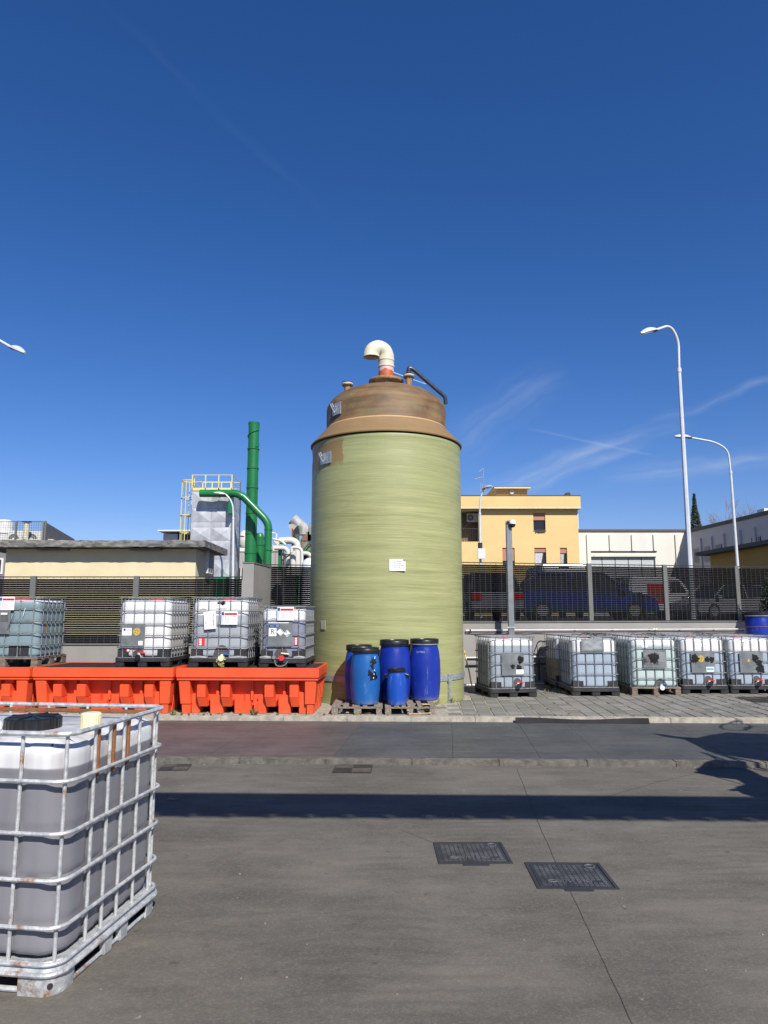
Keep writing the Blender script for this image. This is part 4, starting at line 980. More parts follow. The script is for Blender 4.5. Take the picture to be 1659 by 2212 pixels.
I2b = place(extra[1], fx_(1233, 14.3)+.46, 16.02, 0, 0, 'container with tan liquid squeezed between the second container and the wall', (.33, .25, .15), .62)
x3, y3 = front_xy(fx_(1367, 14.45), fx_(1471, 14.45), 14.45, 1.16)
protoW = make_ibc(.98, 1.16, 1.16, R4, 5, 6, 'wood')
EXTRAW = [copy_tree(protoW)]
I3 = place(protoW, x3, y3, 0, 0, 'third right container on a wooden pallet with pale green liquid and blue tap', (.41, .50, .47), .975)
rect(I3, -.235, .225, .535, .885, yp-.002, PLATE, 'label_plate'); rect(I3, -.225, .06, .60, .83, yp-.007, mat('smoked_film', (.03, .03, .03), .3, col2=(.22, .22, .21), vscale=6), 'smeared_film')
blob(-.03, .73, .10, .10, 31, yp-.012, I3, rag=.3)
rect(I3, .02, .20, .64, .84, yp-.006, mat('silver_tape', (.30, .31, .32), .3, metal=.4), 'tape_patch')
rect(I3, -.235, -.125, .92, 1.01, -.541, PAPER, 'sticker'); text('lettering', '9-27', .035, INK, I3, (-.19, -.5455, .985))
pocket_shade(I3, .095, -.545, .155, .13, .16); valve(I3, .095, -.56, .15, BLUEV, TURB, TURB)
I4 = place(extra[2], *front_xy(fx_(1474, 14.7), fx_(1577, 14.7), 14.7, 1.16), 0, 0, 'fourth right container with a gold seal between black blots on its plate', (.31, .375, .43), .83)
rect(I4, -.26, .215, .42, .835, yp-.001, PLATE, 'label_plate')
def goldseal(o, cx, cz, y, r_=.058):
    mb = MB(); mb.cyl((cx, y, cz), (cx, y-.003, cz), r_, 28); s = mb.build('gold_seal', mat('gold_seal', (.46, .30, .05), .4, col2=(.66, .50, .18), vscale=40) if 'gold_seal' not in bpy.data.materials else bpy.data.materials['gold_seal'], o)
    q = MB(); q.tube([(cx+r_*.82*math.cos(a*.2618), y-.004, cz+r_*.82*math.sin(a*.2618)) for a in range(24)], .0025, 4, closed=True)
    for k in range(5):
        a0 = k*1.2566; q.tube([(cx+r_*.5*math.cos(a0), y-.004, cz+r_*.5*math.sin(a0)), (cx+r_*.3*math.cos(a0+.9), y-.004, cz+r_*.3*math.sin(a0+.9)), (cx+r_*.6*math.cos(a0+1.3), y-.004, cz+r_*.6*math.sin(a0+1.3))], .0035, 4)
    q.build('seal_print', mat('seal_brown', (.16, .09, .02), .5) if 'seal_brown' not in bpy.data.materials else bpy.data.materials['seal_brown'], s)
goldseal(I4, -.065, .695, yp-.005, .068)
blob(-.185, .70, .075, .085, 41, yp-.010, I4); blob(.06, .685, .05, .055, 42, yp-.006, I4); blob(.155, .68, .05, .06, 43, yp-.006, I4)
rect(I4, .035, .19, .44, .535, yp-.006, PAPER, 'sticker'); rect(I4, .045, .18, .475, .51, yp-.0095, mat('ink_teal', (.05, .35, .42), .5), 'teal_band'); rect(I4, -.04, .115, .925, 1.01, -.541, PAPER, 'sticker'); text('lettering', '||| 4321', .03, INK, I4, (.04, -.5455, .965))
pocket_shade(I4, .075, -.543, .165, .11, .19); valve(I4, .075, -.56, .20, REDV)
I5 = place(extra[3], *front_xy(fx_(1577.5, 14.7)+.02, fx_(1682, 14.7), 14.7, 1.16), 0, 0, 'fifth right container with black blots, white arrow label and red tap at the picture edge', (.30, .36, .42), .80)
rect(I5, -.26, .215, .42, .835, yp-.001, PLATE, 'label_plate')
blob(.05, .715, .065, .07, 51, yp-.006, I5); blob(.12, .62, .07, .06, 52, yp-.0062, I5); blob(.145, .50, .085, .085, 53, yp-.0064, I5)
mb = MB(); mb.prism([(-.105, .64), (-.055, .64), (-.08, .70)], yp-.006, yp-.003, ax='y'); mb.build('warning_mark', mat('ink_yellow', (.62, .42, .03), .5), I5)
rect(I5, -.20, -.12, .94, 1.05, -.541, PAPER, 'sticker')
for k in (-.178, -.142): mb = MB(); mb.box(k-.004, k+.004, -.5455, -.544, .955, 1.02); mb.prism([(k-.013, 1.015), (k+.013, 1.015), (k, 1.038)], -.5455, -.544, ax='y'); mb.build('up_arrow', INK, I5)
pocket_shade(I5, .075, -.543, .165, .11, .19); valve(I5, .075, -.56, .20, REDV)
I3b = place(EXTRAW[0], x3+.12, 16.22, 0, 0, 'container behind the third one in the right row, only its top rim showing', (.25, .3, .28), .95)
I4b = place(extra[4], I4.location.x+.17, 16.5, 0, 0, 'container behind the fourth one in the right row, only its top rim showing', BLUEG, .85)
bpy.data.objects.remove  # keep
for c in list(backs.children): bpy.data.objects.remove(c)
bpy.data.objects.remove(backs)
for c in list(extra[5].children): bpy.data.objects.remove(c)
bpy.data.objects.remove(extra[5])
# loose dark film and cords on the rims of the right rows
rnd = random.Random(17)
for I_, lab, cmat in ((I2, 'tangled dark cord lying over the top rim of the second right container', BLKP), (I3, 'tangled dark cord lying over the top rim of the wooden pallet container', BLKP), (I4, 'thin pale cord lying over the top rim of the container with the gold seal', BAGM)):
    P = []; q = Vector((I_.location.x-.35, I_.location.y-.30, 1.165))
    for k in range(14): P.append(q+Vector((k*.055+rnd.uniform(-.03, .03), rnd.uniform(-.16, .16), .012+.03*abs(math.sin(k*1.3))*rnd.random())))
    MB().tube(arc_path(P, .03, 3), .007, 5).build('cord', cmat, None, smooth=True, label=lab, category='cord')
    s = MB(); n = 9; vs = []
    for i in range(n):
        for j in range(4): vs.append((I_.location.x+.02+i*.045, I_.location.y-.45+j*.10, 1.172+.018*math.sin(i*1.7+j*2.1)+rnd.uniform(0, .012)))
    s.add(vs, [(i*4+j, (i+1)*4+j, (i+1)*4+j+1, i*4+j+1) for i in range(n-1) for j in range(3)])
    s.build('plastic_film', bpy.data.materials['foggy_film'], None, smooth=True, label=lab.replace('tangled dark cord lying', 'crumpled grey film left').replace('thin pale cord lying', 'crumpled grey film left'), category='film')
# --- left row, on the basins ---
ZB = BH-.003
def on_basin(u0, u1, back, d):
    D = 11.78+back; return front_xy(at(u0, 1440, D).x, at(u1, 1440, D).x, D, d)
P4 = make_ibc(1.0, 1.16, 1.145, [1.145, .912, .700, .510, .318, .150], 5, 7); 
P4b = copy_tree(P4)
yq = -.58
x, y = on_basin(406, 539, .06, 1.16)
L3 = place(P4, x, y, -A2, ZB, 'left container with a sheet marked PACE1083785 and a crusted yellow tap', (.32, .345, .37), .845)
poster(L3, .175, .80, .27, .215, yq-.012, 'PACE1083785', '1 083,00')
mb = MB(); mb.box(-.215, .0, -.003, 0, 0, .01)
s = obj('torn_sheet', MB().box(-.10, .10, -.003, 0, -.145, .145).mesh('torn_sheet', PAPER), L3, (-.145, yq-.016, .765), (0, R(-5), 0))
text('lettering', 'PACE1083785', .034, INK, s, (.055, -.004, .0), (math.pi/2, R(90), 0)); text('lettering', '1 083,00', .028, INK, s, (-.07, -.004, -.05), (math.pi/2, R(90), 0))
for k in range(4): MB().box(-.035+k*.022, -.031+k*.022, -.0042, -.003, -.09, .09-.02*k).build('printed_line', GREYI, s)
rect(L3, -.055, .115, .955, 1.055, -.546, PAPER, 'sticker'); rect(L3, -.33, -.22, .945, .975, -.546, PAPER, 'sticker')
text('lettering', '|||||||||', .022, INK, L3, (-.275, -.550, .96))
blob(.03, 1.045, .07, .03, 77, -.549, L3, rag=.4)
rect(L3, -.34, -.235, .35, .47, -.546, REDI, 'warning_sticker'); 
for k in range(4): rect(L3, -.325, -.285, .357+k*.028, .376+k*.028, -.5495, PAPER, 'pictogram')
mb = MB(); mb.cyl((-.31, 0, 0), (.33, 0, 0), .003, 5)
pocket_shade(L3, .05, -.543, .16, .14, .20); valve(L3, .065, -.56, .15, BLUEV, YELV, YELV)
CRUST = mat('yellow_crust', (.22, .24, .06), .9, col2=(.50, .48, .22), vscale=30, bump=1)
mb = MB(); rnd = random.Random(4)
for k in range(26): mb.lathe([(.0, -.012), (.016, 0), (.0, .014)], 6, (0, 0)); 
cr = MB()
for k in range(34):
    px_, pz_ = rnd.gauss(.06, .028), rnd.uniform(.012, .16); s_ = rnd.uniform(.012, .028)
    o_ = len(cr.v); cr.lathe([(s_*.3, -s_*.8), (s_, 0), (s_*.3, s_*.8)], 6, (0, 0)); cr.v[o_:] = [(a+px_, b_-.60+rnd.uniform(-.02, .02), c_+pz_) for a, b_, c_ in cr.v[o_:]]
cr.build('crust_deposit', CRUST, L3, smooth=True)
x, y = on_basin(248, 369, .12, 1.16)
L2 = place(P4b, x, y, -A2, ZB, 'nearly empty white left container with gold seal on its grey plate and red handle', (.45, .47, .48), .285)
L2.scale = (.93, 1, 1.0)
rect(L2, -.39, .035, .335, .69, yq-.003, PLATE, 'label_plate'); goldseal(L2, -.115, .575, yq-.0065, .065)
st = rect(L2, -.375, -.205, .515, .635, yq-.007, PAPER, 'sticker'); diamond(L2, -.333, .607, .024, yq-.0105, INK, False); diamond(L2, -.28, .607, .024, yq-.0105, PAPER, True); diamond(L2, -.232, .607, .022, yq-.0105, PAPER, True)
text('lettering', 'XXXXXXXX', .02, GREYI, L2, (-.29, yq-.0108, .557))
rect(L2, -.375, -.285, .39, .465, yq-.0066, mat('plate_dark', (.12, .13, .13), .5), 'embossed_frame'); rect(L2, -.075, .0, .355, .425, yq-.0072, PAPER, 'torn_tag')
mb = MB(); mb.cyl((-.06, yq-.01, .35), (-.075, yq-.01, .19), .003, 5); mb.build('tie', BLKP, L2)
rect(L2, -.30, -.235, .245, .295, -.546, REDI, 'warning_sticker'); rect(L2, -.285, -.25, .255, .285, -.5495, PAPER, 'pictogram')
pocket_shade(L2, -.08, -.543, .17, .12, .12); valve(L2, -.06, -.56, .165, REDV)
x, y = on_basin(8, 119, .14, 1.16)
PW = make_ibc(1.2, 1.0, 1.15, [1.15, .955, .745, .545, .350, .160], 5, 6, 'wood')
L1 = place(PW, at(84, 1440, 11.95).x-.6, 11.95+.5, -A2, ZB, 'teal liquid container on a wooden pallet at the left picture edge above the basins', (.19, .265, .285), 1.065)
poster(L1, .02, 1.04, .26, .22, -.512, 'PACE1083790', '1 134,00'); rect(L1, -.30, .09, .535, .935, -.503, PLATE, 'label_plate'); rect(L1, -.075, .055, .74, .885, -.507, mat('plate_dark2', (.09, .095, .09), .5), 'embossed_frame')
rect(L1, -.07, .04, .855, .885, -.5105, PAPER, 'sticker'); diamond(L1, -.14, .85, .04, -.507)
MB().cyl((.16, -.51, .88), (.06, -.51, .60), .0035, 5).build('tie', BLKP, L1)
MB().cyl((.335, -.51, .965), (.31, -.512, .84), .004, 5).build('tie', PAPER, L1)
for a, c in ((.08, .27), (.28, .42)): rect(L1, a, c, .17, .345, -.462, BLKPAL, 'corner_guard')
# small container (lower type)
PS = make_ibc(.80, 1.16, 1.0, [1.0, .752, .532, .335, .145], 3, 8, zp=.13)
x, y = on_basin(559, 664, .06, 1.16)
L4 = place(PS, x, y, -A2, ZB, 'lowest left container, next to the tank, with a big R sticker on its plate', (.195, .215, .27), .765)
rect(L4, -.245, .165, .345, .735, yq-.002, PLATE, 'label_plate'); poster(L4, .045, .87, .275, .22, yq-.013, 'PACE1083801', '688,00')
s = rect(L4, -.225, -.10, .505, .635, yq-.006, PAPER, 'sticker'); text('lettering', 'R', .115, INK, L4, (-.163, yq-.0098, .575), depth=.0012)
rect(L4, -.228, -.045, .652, .69, yq-.006, BLUEI, 'blue_sticker'); text('lettering', '>>>~', .03, PAPER, L4, (-.17, yq-.0098, .668))
for k in range(3): rect(L4, -.105+k*.0, -.06, .656+k*.011, .662+k*.011, yq-.0095, mat('pale_blue_ink2', (.3, .36, .6), .6) if k == 0 else bpy.data.materials['pale_blue_ink2'], 'printed_line')
diamond(L4, -.03, .565, .058, yq-.006); d_ = diamond(L4, -.045, .572, .055, yq-.0095); diamond(L4, .075, .548, .060, yq-.006)
# the fish and tree sign
tr = MB(); tr.box(.060, .066, yq-.0108, yq-.0095, .545, .572); tr.prism([(.045, .568), (.080, .568), (.063, .584)], yq-.0108, yq-.0095, ax='y'); tr.prism([(.078, .535), (.098, .528), (.108, .538), (.096, .546)], yq-.0108, yq-.0095, ax='y'); tr.box(.04, .10, yq-.0108, yq-.0095, .516, .521); tr.build('pictogram', INK, L4)
text('lettering', 'x', .03, GREYI, L4, (-.045, yq-.0138, .575))
rect(L4, -.235, -.075, .715, .728, yq-.0066, PAPER, 'sticker'); rect(L4, -.07, .10, .715, .728, yq-.0066, PAPER, 'sticker')
rect(L4, -.205, -.115, .79, .825, -.546, PAPER, 'sticker'); text('lettering', '|||||||', .024, INK, L4, (-.16, -.55, .806))
rect(L4, .195, .275, .36, .49, -.546, REDI, 'warning_sticker')
for k in range(4): rect(L4, .205, .236, .368+k*.029, .388+k*.029, -.5495, PAPER, 'pictogram')
pocket_shade(L4, -.02, -.543, .14, .125, .19); valve(L4, -.0, -.56, .155, YELV, BLKP, REDV)
mb = MB(); mb.tube([(-.26, -.545, .13), (-.34, -.545, .13)], .02, 8); mb.build('bag_fold', BAGM, L4, smooth=True)
for o_, w_ in ((L3, 1.0), (L4, .8)):
    for sx in (-1, 1):
        mb = MB(); x0, x1 = sorted((sx*(w_/2-.03), sx*.19)); mb.tube([(x0, -.548, .155), ((x0+x1)/2, -.553, .165), (x1, -.55, .158)], [.018, .024, .016], 8); mb.build('bag_fold', BAGM, o_, smooth=True)
mb = MB(); mb.tube(arc_path([(-.13, -.59, .165), (-.10, -.595, .02), (.04, -.595, .02), (.10, -.59, .10)], .06, 5), .010, 7); mb.cyl((-.13, -.57, .155), (-.13, -.615, .165), .03, 12); mb.build('outlet_hose', mat('hose_grey', (.16, .16, .16), .5), L4, smooth=True)
# ------------------------------------------------------------------ the near container
nc = Vector((-1.474, 3.468, 0)); ya = R(-8.1); rx_ = Vector((math.cos(ya), math.sin(ya), 0)); ry_ = Vector((-math.sin(ya), math.cos(ya), 0))
wn, dn = 1.2, 1.045
NB = make_ibc(wn, dn, 1.165, [1.165, .935, .700, .495, .290, .135], 6, 6, 'none', near=True, botmat=BOTTLES, zp=.13, fxs=[-.44, -.18, .08, .335], sys_=[-.26, -.115, .035, .21, .395], corner=True)
cN = nc-rx_*(wn/2)+ry_*(dn/2)
NB.location = (cN.x, cN.y, ZY); NB.rotation_euler = (0, 0, ya); NB['label'] = 'big close container at the left edge with brown grey liquid, rusty cage and black lid'
setliq(NB, (.205, .203, .215), .985)
# its own bigger lid and a cream bung
for c in part(NB, 'filling_cap'): bpy.data.objects.remove(c)
pl = Vector((-1.90, 3.97, 0))-Vector((cN.x, cN.y, 0)); lx, ly = pl.dot(rx_), pl.dot(ry_)
mb = MB(); n = 36; zt0 = 1.108; vs = []
def ribbed(mb, r_, z0, z1, c, n=60, amp=.003):
    vs = []
    for z_, q in ((z0, r_), (z1-.008, r_), (z1, r_-.010)):
        for k in range(n): a = 2*math.pi*k/n; g_ = amp if k % 2 else 0; vs.append((c[0]+(q-g_)*math.cos(a), c[1]+(q-g_)*math.sin(a), z_))
    fs = [(j*n+i, j*n+(i+1) % n, (j+1)*n+(i+1) % n, (j+1)*n+i) for j in range(2) for i in range(n)]; fs.append(tuple(2*n+i for i in range(n))); mb.add(vs, fs)
ribbed(mb, .145, zt0, zt0+.062, (lx, ly)); 
for k in range(8):
    a = k*math.pi/4; mb.rbox(lx+.02, lx+.125, ly-.005, ly+.005, zt0+.062, zt0+.069, Matrix.Rotation(a, 3, 'Z'), (lx, ly, 0))
mb.build('filling_lid', BLKP, NB)
pl = Vector((-1.58, 3.95, 0))-Vector((cN.x, cN.y, 0)); lx2, ly2 = pl.dot(rx_), pl.dot(ry_)
mb = MB(); ribbed(mb, .054, zt0, zt0+.085, (lx2, ly2), 40, .002); mb.build('vent_bung', YELV, NB)
MB().tube(arc_path([(-.32, -.20, 1.12), (lx-.17, ly-.02, 1.14), (lx-.12, ly-.10, 1.12)], .05), .008, 6).build('lid_seal_wire', TURB, NB)
# steel pallet: skirt, corner feet, middle feet, runners
sk = MB()
rr0 = rrect(wn, dn, .09, 6); rr1 = rrect(wn-.05, dn-.05, .08, 6); n = len(rr0)
vs = [(x*.985, y*.985, .088) for x, y in rr0]+[(x*.985, y*.985, .104) for x, y in rr0]+[(x, y, .142) for x, y in rr1]+[(x*.96, y*.96, .142) for x, y in rr1]+[(x*.96, y*.96, .088) for x, y in rr1]
fs = [(k*n+i, k*n+(i+1) % n, (k+1)*n+(i+1) % n, (k+1)*n+i) for k in range(4) for i in range(n)]; sk.add(vs, fs)
sk.build('pallet_skirt', CAGEN, NB, smooth=True)
MB().tube([(x, y, .096) for x, y in rrect(wn-.002, dn-.002, .09, 6)], .012, 8, closed=True).build('pallet_edge_tube', CAGEN, NB, smooth=True)
MB().prism(rrect(wn-.06, dn-.06, .08, 4), .118, .13).build('pallet_tray', CAGEN, NB)
for sx in (-1, 1):
    for s_y in (-1, 1):
        # bent sheet foot round the corner, open inside
        q = MB(); pts = []
        r_ = .09; cx, cy = sx*(wn/2-r_), s_y*(dn/2-r_)
        pts.append((cx-sx*.10, cy+s_y*r_))
        for k in range(7): a = R(90-90*k/6); pts.append((cx+sx*r_*math.cos(a), cy+s_y*r_*math.sin(a)))
        pts.append((cx+sx*r_, cy-s_y*.06))
        m_ = len(pts); vs = []
        for (px_, py_) in pts:
            ix, iy = px_-sx*.006, py_-s_y*.006
            for (a_, b_, z_) in ((px_, py_, 0), (px_, py_, .094), (ix, iy, .094), (ix, iy, 0)): vs.append((a_*(.975 if z_ == 0 else .99), b_*(.975 if z_ == 0 else .99), z_))
        fs = [(0, 1, 2, 3), ((m_-1)*4+3, (m_-1)*4+2, (m_-1)*4+1, (m_-1)*4)]+[(k*4+j, (k+1)*4+j, (k+1)*4+(j+1) % 4, k*4+(j+1) % 4) for k in range(m_-1) for j in range(4)]
        q.add(vs, fs); f_ = q.build('pallet_foot', CAGEN, NB, smooth=True)
        hx = cx+sx*r_*math.cos(R(55)); hy = cy+s_y*r_*math.sin(R(55)); nv = Vector((sx*math.cos(R(55)), s_y*math.sin(R(55)), 0))
        h_ = MB(); h_.cyl(Vector((hx*.983, hy*.983, .045))-nv*.004, Vector((hx*.983, hy*.983, .045))+nv*.0035, .013, 14); h_.build('foot_hole', INK, f_)
    for y0 in (-.10, .06):
        q = MB(); a, b_ = sorted((sx*(wn/2-.035), sx*(wn/2-.004))); q.taper((a, b_, y0, y0+.07), (a, b_, y0-.015, y0+.085), 0.0, .090); q.build('pallet_foot', CAGEN, NB, bevel=.006)
    MB().tube([(sx*(wn/2-.03), -dn/2+.06, .014), (sx*(wn/2-.03), dn/2-.06, .014)], .0125, 8).build('pallet_runner', CAGEN, NB, smooth=True)
MB().tube([(-wn/2+.05, -dn/2+.04, .014), (wn/2-.05, -dn/2+.04, .014)], .0125, 8).build('pallet_runner', CAGEN, NB, smooth=True)
MB().tube([(-wn/2+.05, dn/2-.04, .014), (wn/2-.05, dn/2-.04, .014)], .0125, 8).build('pallet_runner', CAGEN, NB, smooth=True)
# rusty upper ends of three side bars, bolts and dimples where the bars cross
for k, y in enumerate([-dn/2+.045+.09+(dn-.09-.18)*i/5 for i in range(6)]):
    if k in (1, 2, 3): 
        rbm = rusty('bar_rust_%d' % k, .9, (.36, .33, .28), (.5, .45, .36)) 
        MB().cyl((wn/2-.026, y, .90), (wn/2-.026, y, 1.15), .0112, 8).build('rusted_bar_end', rbm, NB, smooth=True)
# ------------------------------------------------------------------ wooden pallets and drums
def make_pallet(label, w=.82, d=.95, broken=False):
    o = thing('wooden_pallet', label, 'pallet', group='wooden pallets under the blue drums')
    rnd = random.Random(len(label)); h = w/2
    tops = [(-h, -h+.14), (-h+.185, -h+.27), (-h+.33, -h+.45), (-h+.50, -h+.57), (h-.14, h)] if not broken else [(-h, -h+.10), (-h+.145, -h+.225), (-h+.27, -h+.335), (-h+.36, -h+.48), (-h+.525, -h+.60), (h-.10, h)]
    for a, c in tops:
        y1 = d if not (broken and a > 0) else d
        mb = MB(); mb.box(a, c, rnd.uniform(-.008, .008), y1, .122, .144); q = mb.build('deck_board', WOODG, o, bevel=.003); q.rotation_euler = (0, rnd.uniform(-.008, .008), rnd.uniform(-.01, .01))
    for y in (0.0, d/2-.05, d-.10): MB().box(-h, h, y+.002, y+.098, .100, .121).build('cross_board', WOODG, o, bevel=.002)
    for x in (-h+.003, -.05, h-.103):
        for y in (.006, d/2-.045, d-.10): MB().box(x, x+.10+rnd.uniform(-.02, .02), y, y+.09, .020, .0995).build('block', WOODG, o, bevel=.003)
        MB().box(x, x+.095, 0, d, 0, .0195).build('bottom_board', WOODG, o, bevel=.002)
    return o
pA = make_pallet('weathered wooden pallet under the two light blue drums, next to the orange basin'); pA.location = ((at(716, 1545, 11.68).x+at(826, 1545, 11.68).x)/2, 11.68, 0); pA.rotation_euler = (0, 0, R(-1))
pB = make_pallet('broken wooden pallet under the tall dark blue drums with splintered boards', broken=True); pB.location = ((at(833, 1545, 11.68).x+at(941, 1545, 11.68).x)/2, 11.68, 0); pB.rotation_euler = (0, 0, R(1))
NEWW = mat('splintered_wood', (.42, .27, .13), .8, col2=(.60, .44, .26), vscale=8, stretch=(1, 8, 1))
for k, (x, y, z, l, a, b_) in enumerate([(.14, -.02, .02, .34, .05, -.04), (.26, .1, .055, .2, .5, .25), (-.02, .05, .05, .14, 1.2, .3), (.24, .05, .155, .12, .2, 0)]):
    mb = MB(); mb.hexa([(-l/2, -.02, 0), (l/2, -.008, 0), (l/2+.02, .006, 0), (-l/2, .02, 0), (-l/2, -.02, .014), (l/2-.03, -.012, .012), (l/2, .004, .012), (-l/2, .02, .014)])
    q = mb.build('splinter', NEWW, pB, loc=(x, y, z)); q.rotation_euler = (0, b_, a)
mb = MB(); mb.add([(0, 0, 0), (.05, .01, .01), (.06, .02, .06), (.01, .01, .05)], [(0, 1, 2, 3)]); mb.build('paper_scrap', PAPER, None, loc=(pA.location.x-.29, 11.76, .03), label='crumpled white paper scrap inside the left wooden pallet opening', category='litter')
def drum_mat(name, c, c2, scr=.4):
    m = mat(name, c, .36, col2=c2, vscale=1.5, spec=.5); t, b = nodes_of(m); tc = N(t, 'ShaderNodeTexCoord'); v = tc.outputs['Object']
    src = b.inputs['Base Color'].links[0].from_socket; mp = N(t, 'ShaderNodeMapping'); mp.inputs['Scale'].default_value = (6, 6, 1.0); t.links.new(v, mp.inputs[0])
    f = M_(t, 'MULTIPLY', ramp(t, noise(t, mp.outputs[0], 2.2, 8, .75), .56, .74), scr); s2 = rgbmix(t, f, src, (.25, .31, .42))
    sep = N(t, 'ShaderNodeSeparateXYZ'); t.links.new(v, sep.inputs[0]); dz = M_(t, 'MULTIPLY', M_(t, 'SUBTRACT', 1.0, ramp(t, sep.outputs[2], .0, .10)), ramp(t, noise(t, v, 12, 5), .35, .6))
    s2 = rgbmix(t, M_(t, 'MULTIPLY', dz, .45), s2, (.24, .25, .25)); t.links.new(s2, b.inputs['Base Color']); return m
DARKB = drum_mat('drum_dark_blue', (0.006, 0.022, 0.235), (0.010, 0.034, 0.29), .5)
LIGHTB = drum_mat('drum_light_blue', (0.008, 0.085, 0.29), (0.014, 0.11, 0.34), .6)
MIDB = drum_mat('drum_mid_blue', (0.006, 0.055, 0.34), (0.010, 0.075, 0.39), .5)
def make_drum(label, r_, h, m, handles=False, ringm=None, group='blue drums by the tank'):
    o = thing('drum', label, 'drum', group=group); P = []
    hb = h*.905
    for f, q in [(0, .80), (.012, .86), (.05, .895), (.12, .93), (.3, .985), (.5, 1.0), (.7, .985), (.86, .93), (.93, .875), (.965, .85), (1.0, .845)]: P.append((r_*q, hb*f))
    mb = MB(); mb.lathe(P, 56); mb.build('drum_body', m, o, smooth=True)
    z = hb
    mb = MB(); mb.lathe([(r_*.86, z-.006), (r_*.925, z-.002), (r_*.93, z+.012), (r_*.87, z+.016)], 56); mb.build('clamp_ring', ringm or BLKP, o, smooth=True)
    mb = MB(); mb.lathe([(r_*.86, z+.014), (r_*.905, z+.020), (r_*.91, h-.028), (r_*.895, h-.022), (r_*.905, h-.016), (r_*.90, h-.004), (r_*.86, h), (r_*.80, h-.002), (r_*.78, h-.018), (.01, h-.016)], 56); mb.build('drum_lid', BLKP, o, smooth=True)
    if handles:
        for sx in (-1, 1):
            mb = MB(); mb.tube([(sx*r_*.86, -.05, hb*.93), (sx*r_*1.12, -.05, hb*.90), (sx*r_*1.16, 0, hb*.80), (sx*r_*1.12, .05, hb*.90), (sx*r_*.86, .05, hb*.93)], .014, 8); mb.build('drum_handle', BLKP, o, smooth=True)
            mb = MB(); x0, x1 = sorted((sx*r_*.9, sx*r_*1.1)); mb.box(x0, x1, -.05, .05, hb*.80, hb*.93); mb.build('handle_bracket', BLKP, o, bevel=.01)
    return o
def dpos(u, D): return at(u, 1500, D).x
ZP = .145
T1 = make_drum('tall dark blue drum behind the small one, left of its twin', .276, 1.02, DARKB); T1.location = (dpos(852, 12.35), 12.34, ZP)
T2 = make_drum('tall dark blue drum with silver clamp ring and faded white print by the tank', .276, 1.03, DARKB, ringm=GALV); T2.location = (dpos(917.5, 12.5), 12.52, ZP)
LB = make_drum('light blue drum with two ragged black blots on its front', .246, .91, LIGHTB); LB.location = (dpos(789, 11.95), 11.95, ZP)
LB2 = make_drum('blue drum half hidden behind the light blue one beside the orange basin', .246, .93, MIDB); LB2.location = (dpos(775, 12.4), 12.42, ZP)
SM = make_drum('small bright blue drum with side handles on the broken pallet', .162, .58, MIDB, True); SM.location = (dpos(857, 11.8), 11.83, ZP)
FD = make_drum('dark blue drum with black lid behind the last container at the right edge', .30, 1.03, DARKB, ringm=GALV, group='blue drums by the tank')
fp = at(1654, 1340, 15.6); 
I5['label'] = I5['label']
FD.location = (fp.x+.03, 15.95, .60+.02)
FD['label'] = 'dark blue drum standing high behind the last container at the right edge'
stack = []
for k in range(4):
    q = copy_tree(pA); q['label'] = 'wooden pallet number %s up in the hidden pile under the drum at the right edge' % ['one', 'two', 'three', 'four'][k]; q['group'] = 'pallets piled under the right drum'
    q.location = (fp.x+.03, 15.95-.47, k*.1445+.002); q.rotation_euler = (0, 0, 0)
MB().tube([(.30*math.cos(a*.2618)*1.003, .30*math.sin(a*.2618)*1.003, .70+.01*math.cos(a*.2618)) for a in range(24)], .008, 6, closed=True).build('strap', RUST, FD, smooth=True)
def drumblot(o, r_, ang, z, rx, rz_, seed, m=SPRAY, n=40, rag=.35):
    rnd = random.Random(seed); ph = [rnd.uniform(0, 6.28) for _ in range(6)]; vs = []; rings = 5
    for j in range(rings+1):
        for k in range(n):
            a = 2*math.pi*k/n; q = (1+rag*(.5*math.sin(3*a+ph[0])+.4*math.sin(5*a+ph[1])+.4*math.sin(8*a+ph[2])+.3*math.sin(13*a+ph[3])))*j/rings
            dx = rx*q*math.cos(a); dz = rz_*q*math.sin(a); t_ = R(ang)+dx/r_; rr_ = r_*(1-.06*((z+dz)/.82*2-1)**2)+.0025
            vs.append((rr_*math.sin(t_), -rr_*math.cos(t_), z+dz))
    fs = [(j*n+k, j*n+(k+1) % n, (j+1)*n+(k+1) % n, (j+1)*n+k) for j in range(rings) for k in range(n)]
    MB().add(vs, fs).build('paint_blot', m, o, smooth=True)
drumblot(LB, .246, 36, .695, .055, .045, 5); drumblot(LB, .246, 30, .615, .03, .055, 6); drumblot(LB, .246, 18, .51, .03, .05, 7); drumblot(LB, .246, 27, .445, .038, .055, 8); drumblot(LB, .246, 39, .455, .055, .065, 9)
for k in range(5): drumblot(LB, .2475, 34+k*2, .43+.06*k if k < 3 else .68+.02*k, .008, .012, 60+k, PAPER, 12)
WORN = mat('worn_white_print', (.30, .36, .62), .6, var=.3, vscale=60)
for k, ch in enumerate('SIPRO'):
    a = R(-31+k*6.5); text('lettering', ch, .05, WORN, T2, (.266*math.sin(a), -.266*math.cos(a), .81), (math.pi/2, 0, a), .001)
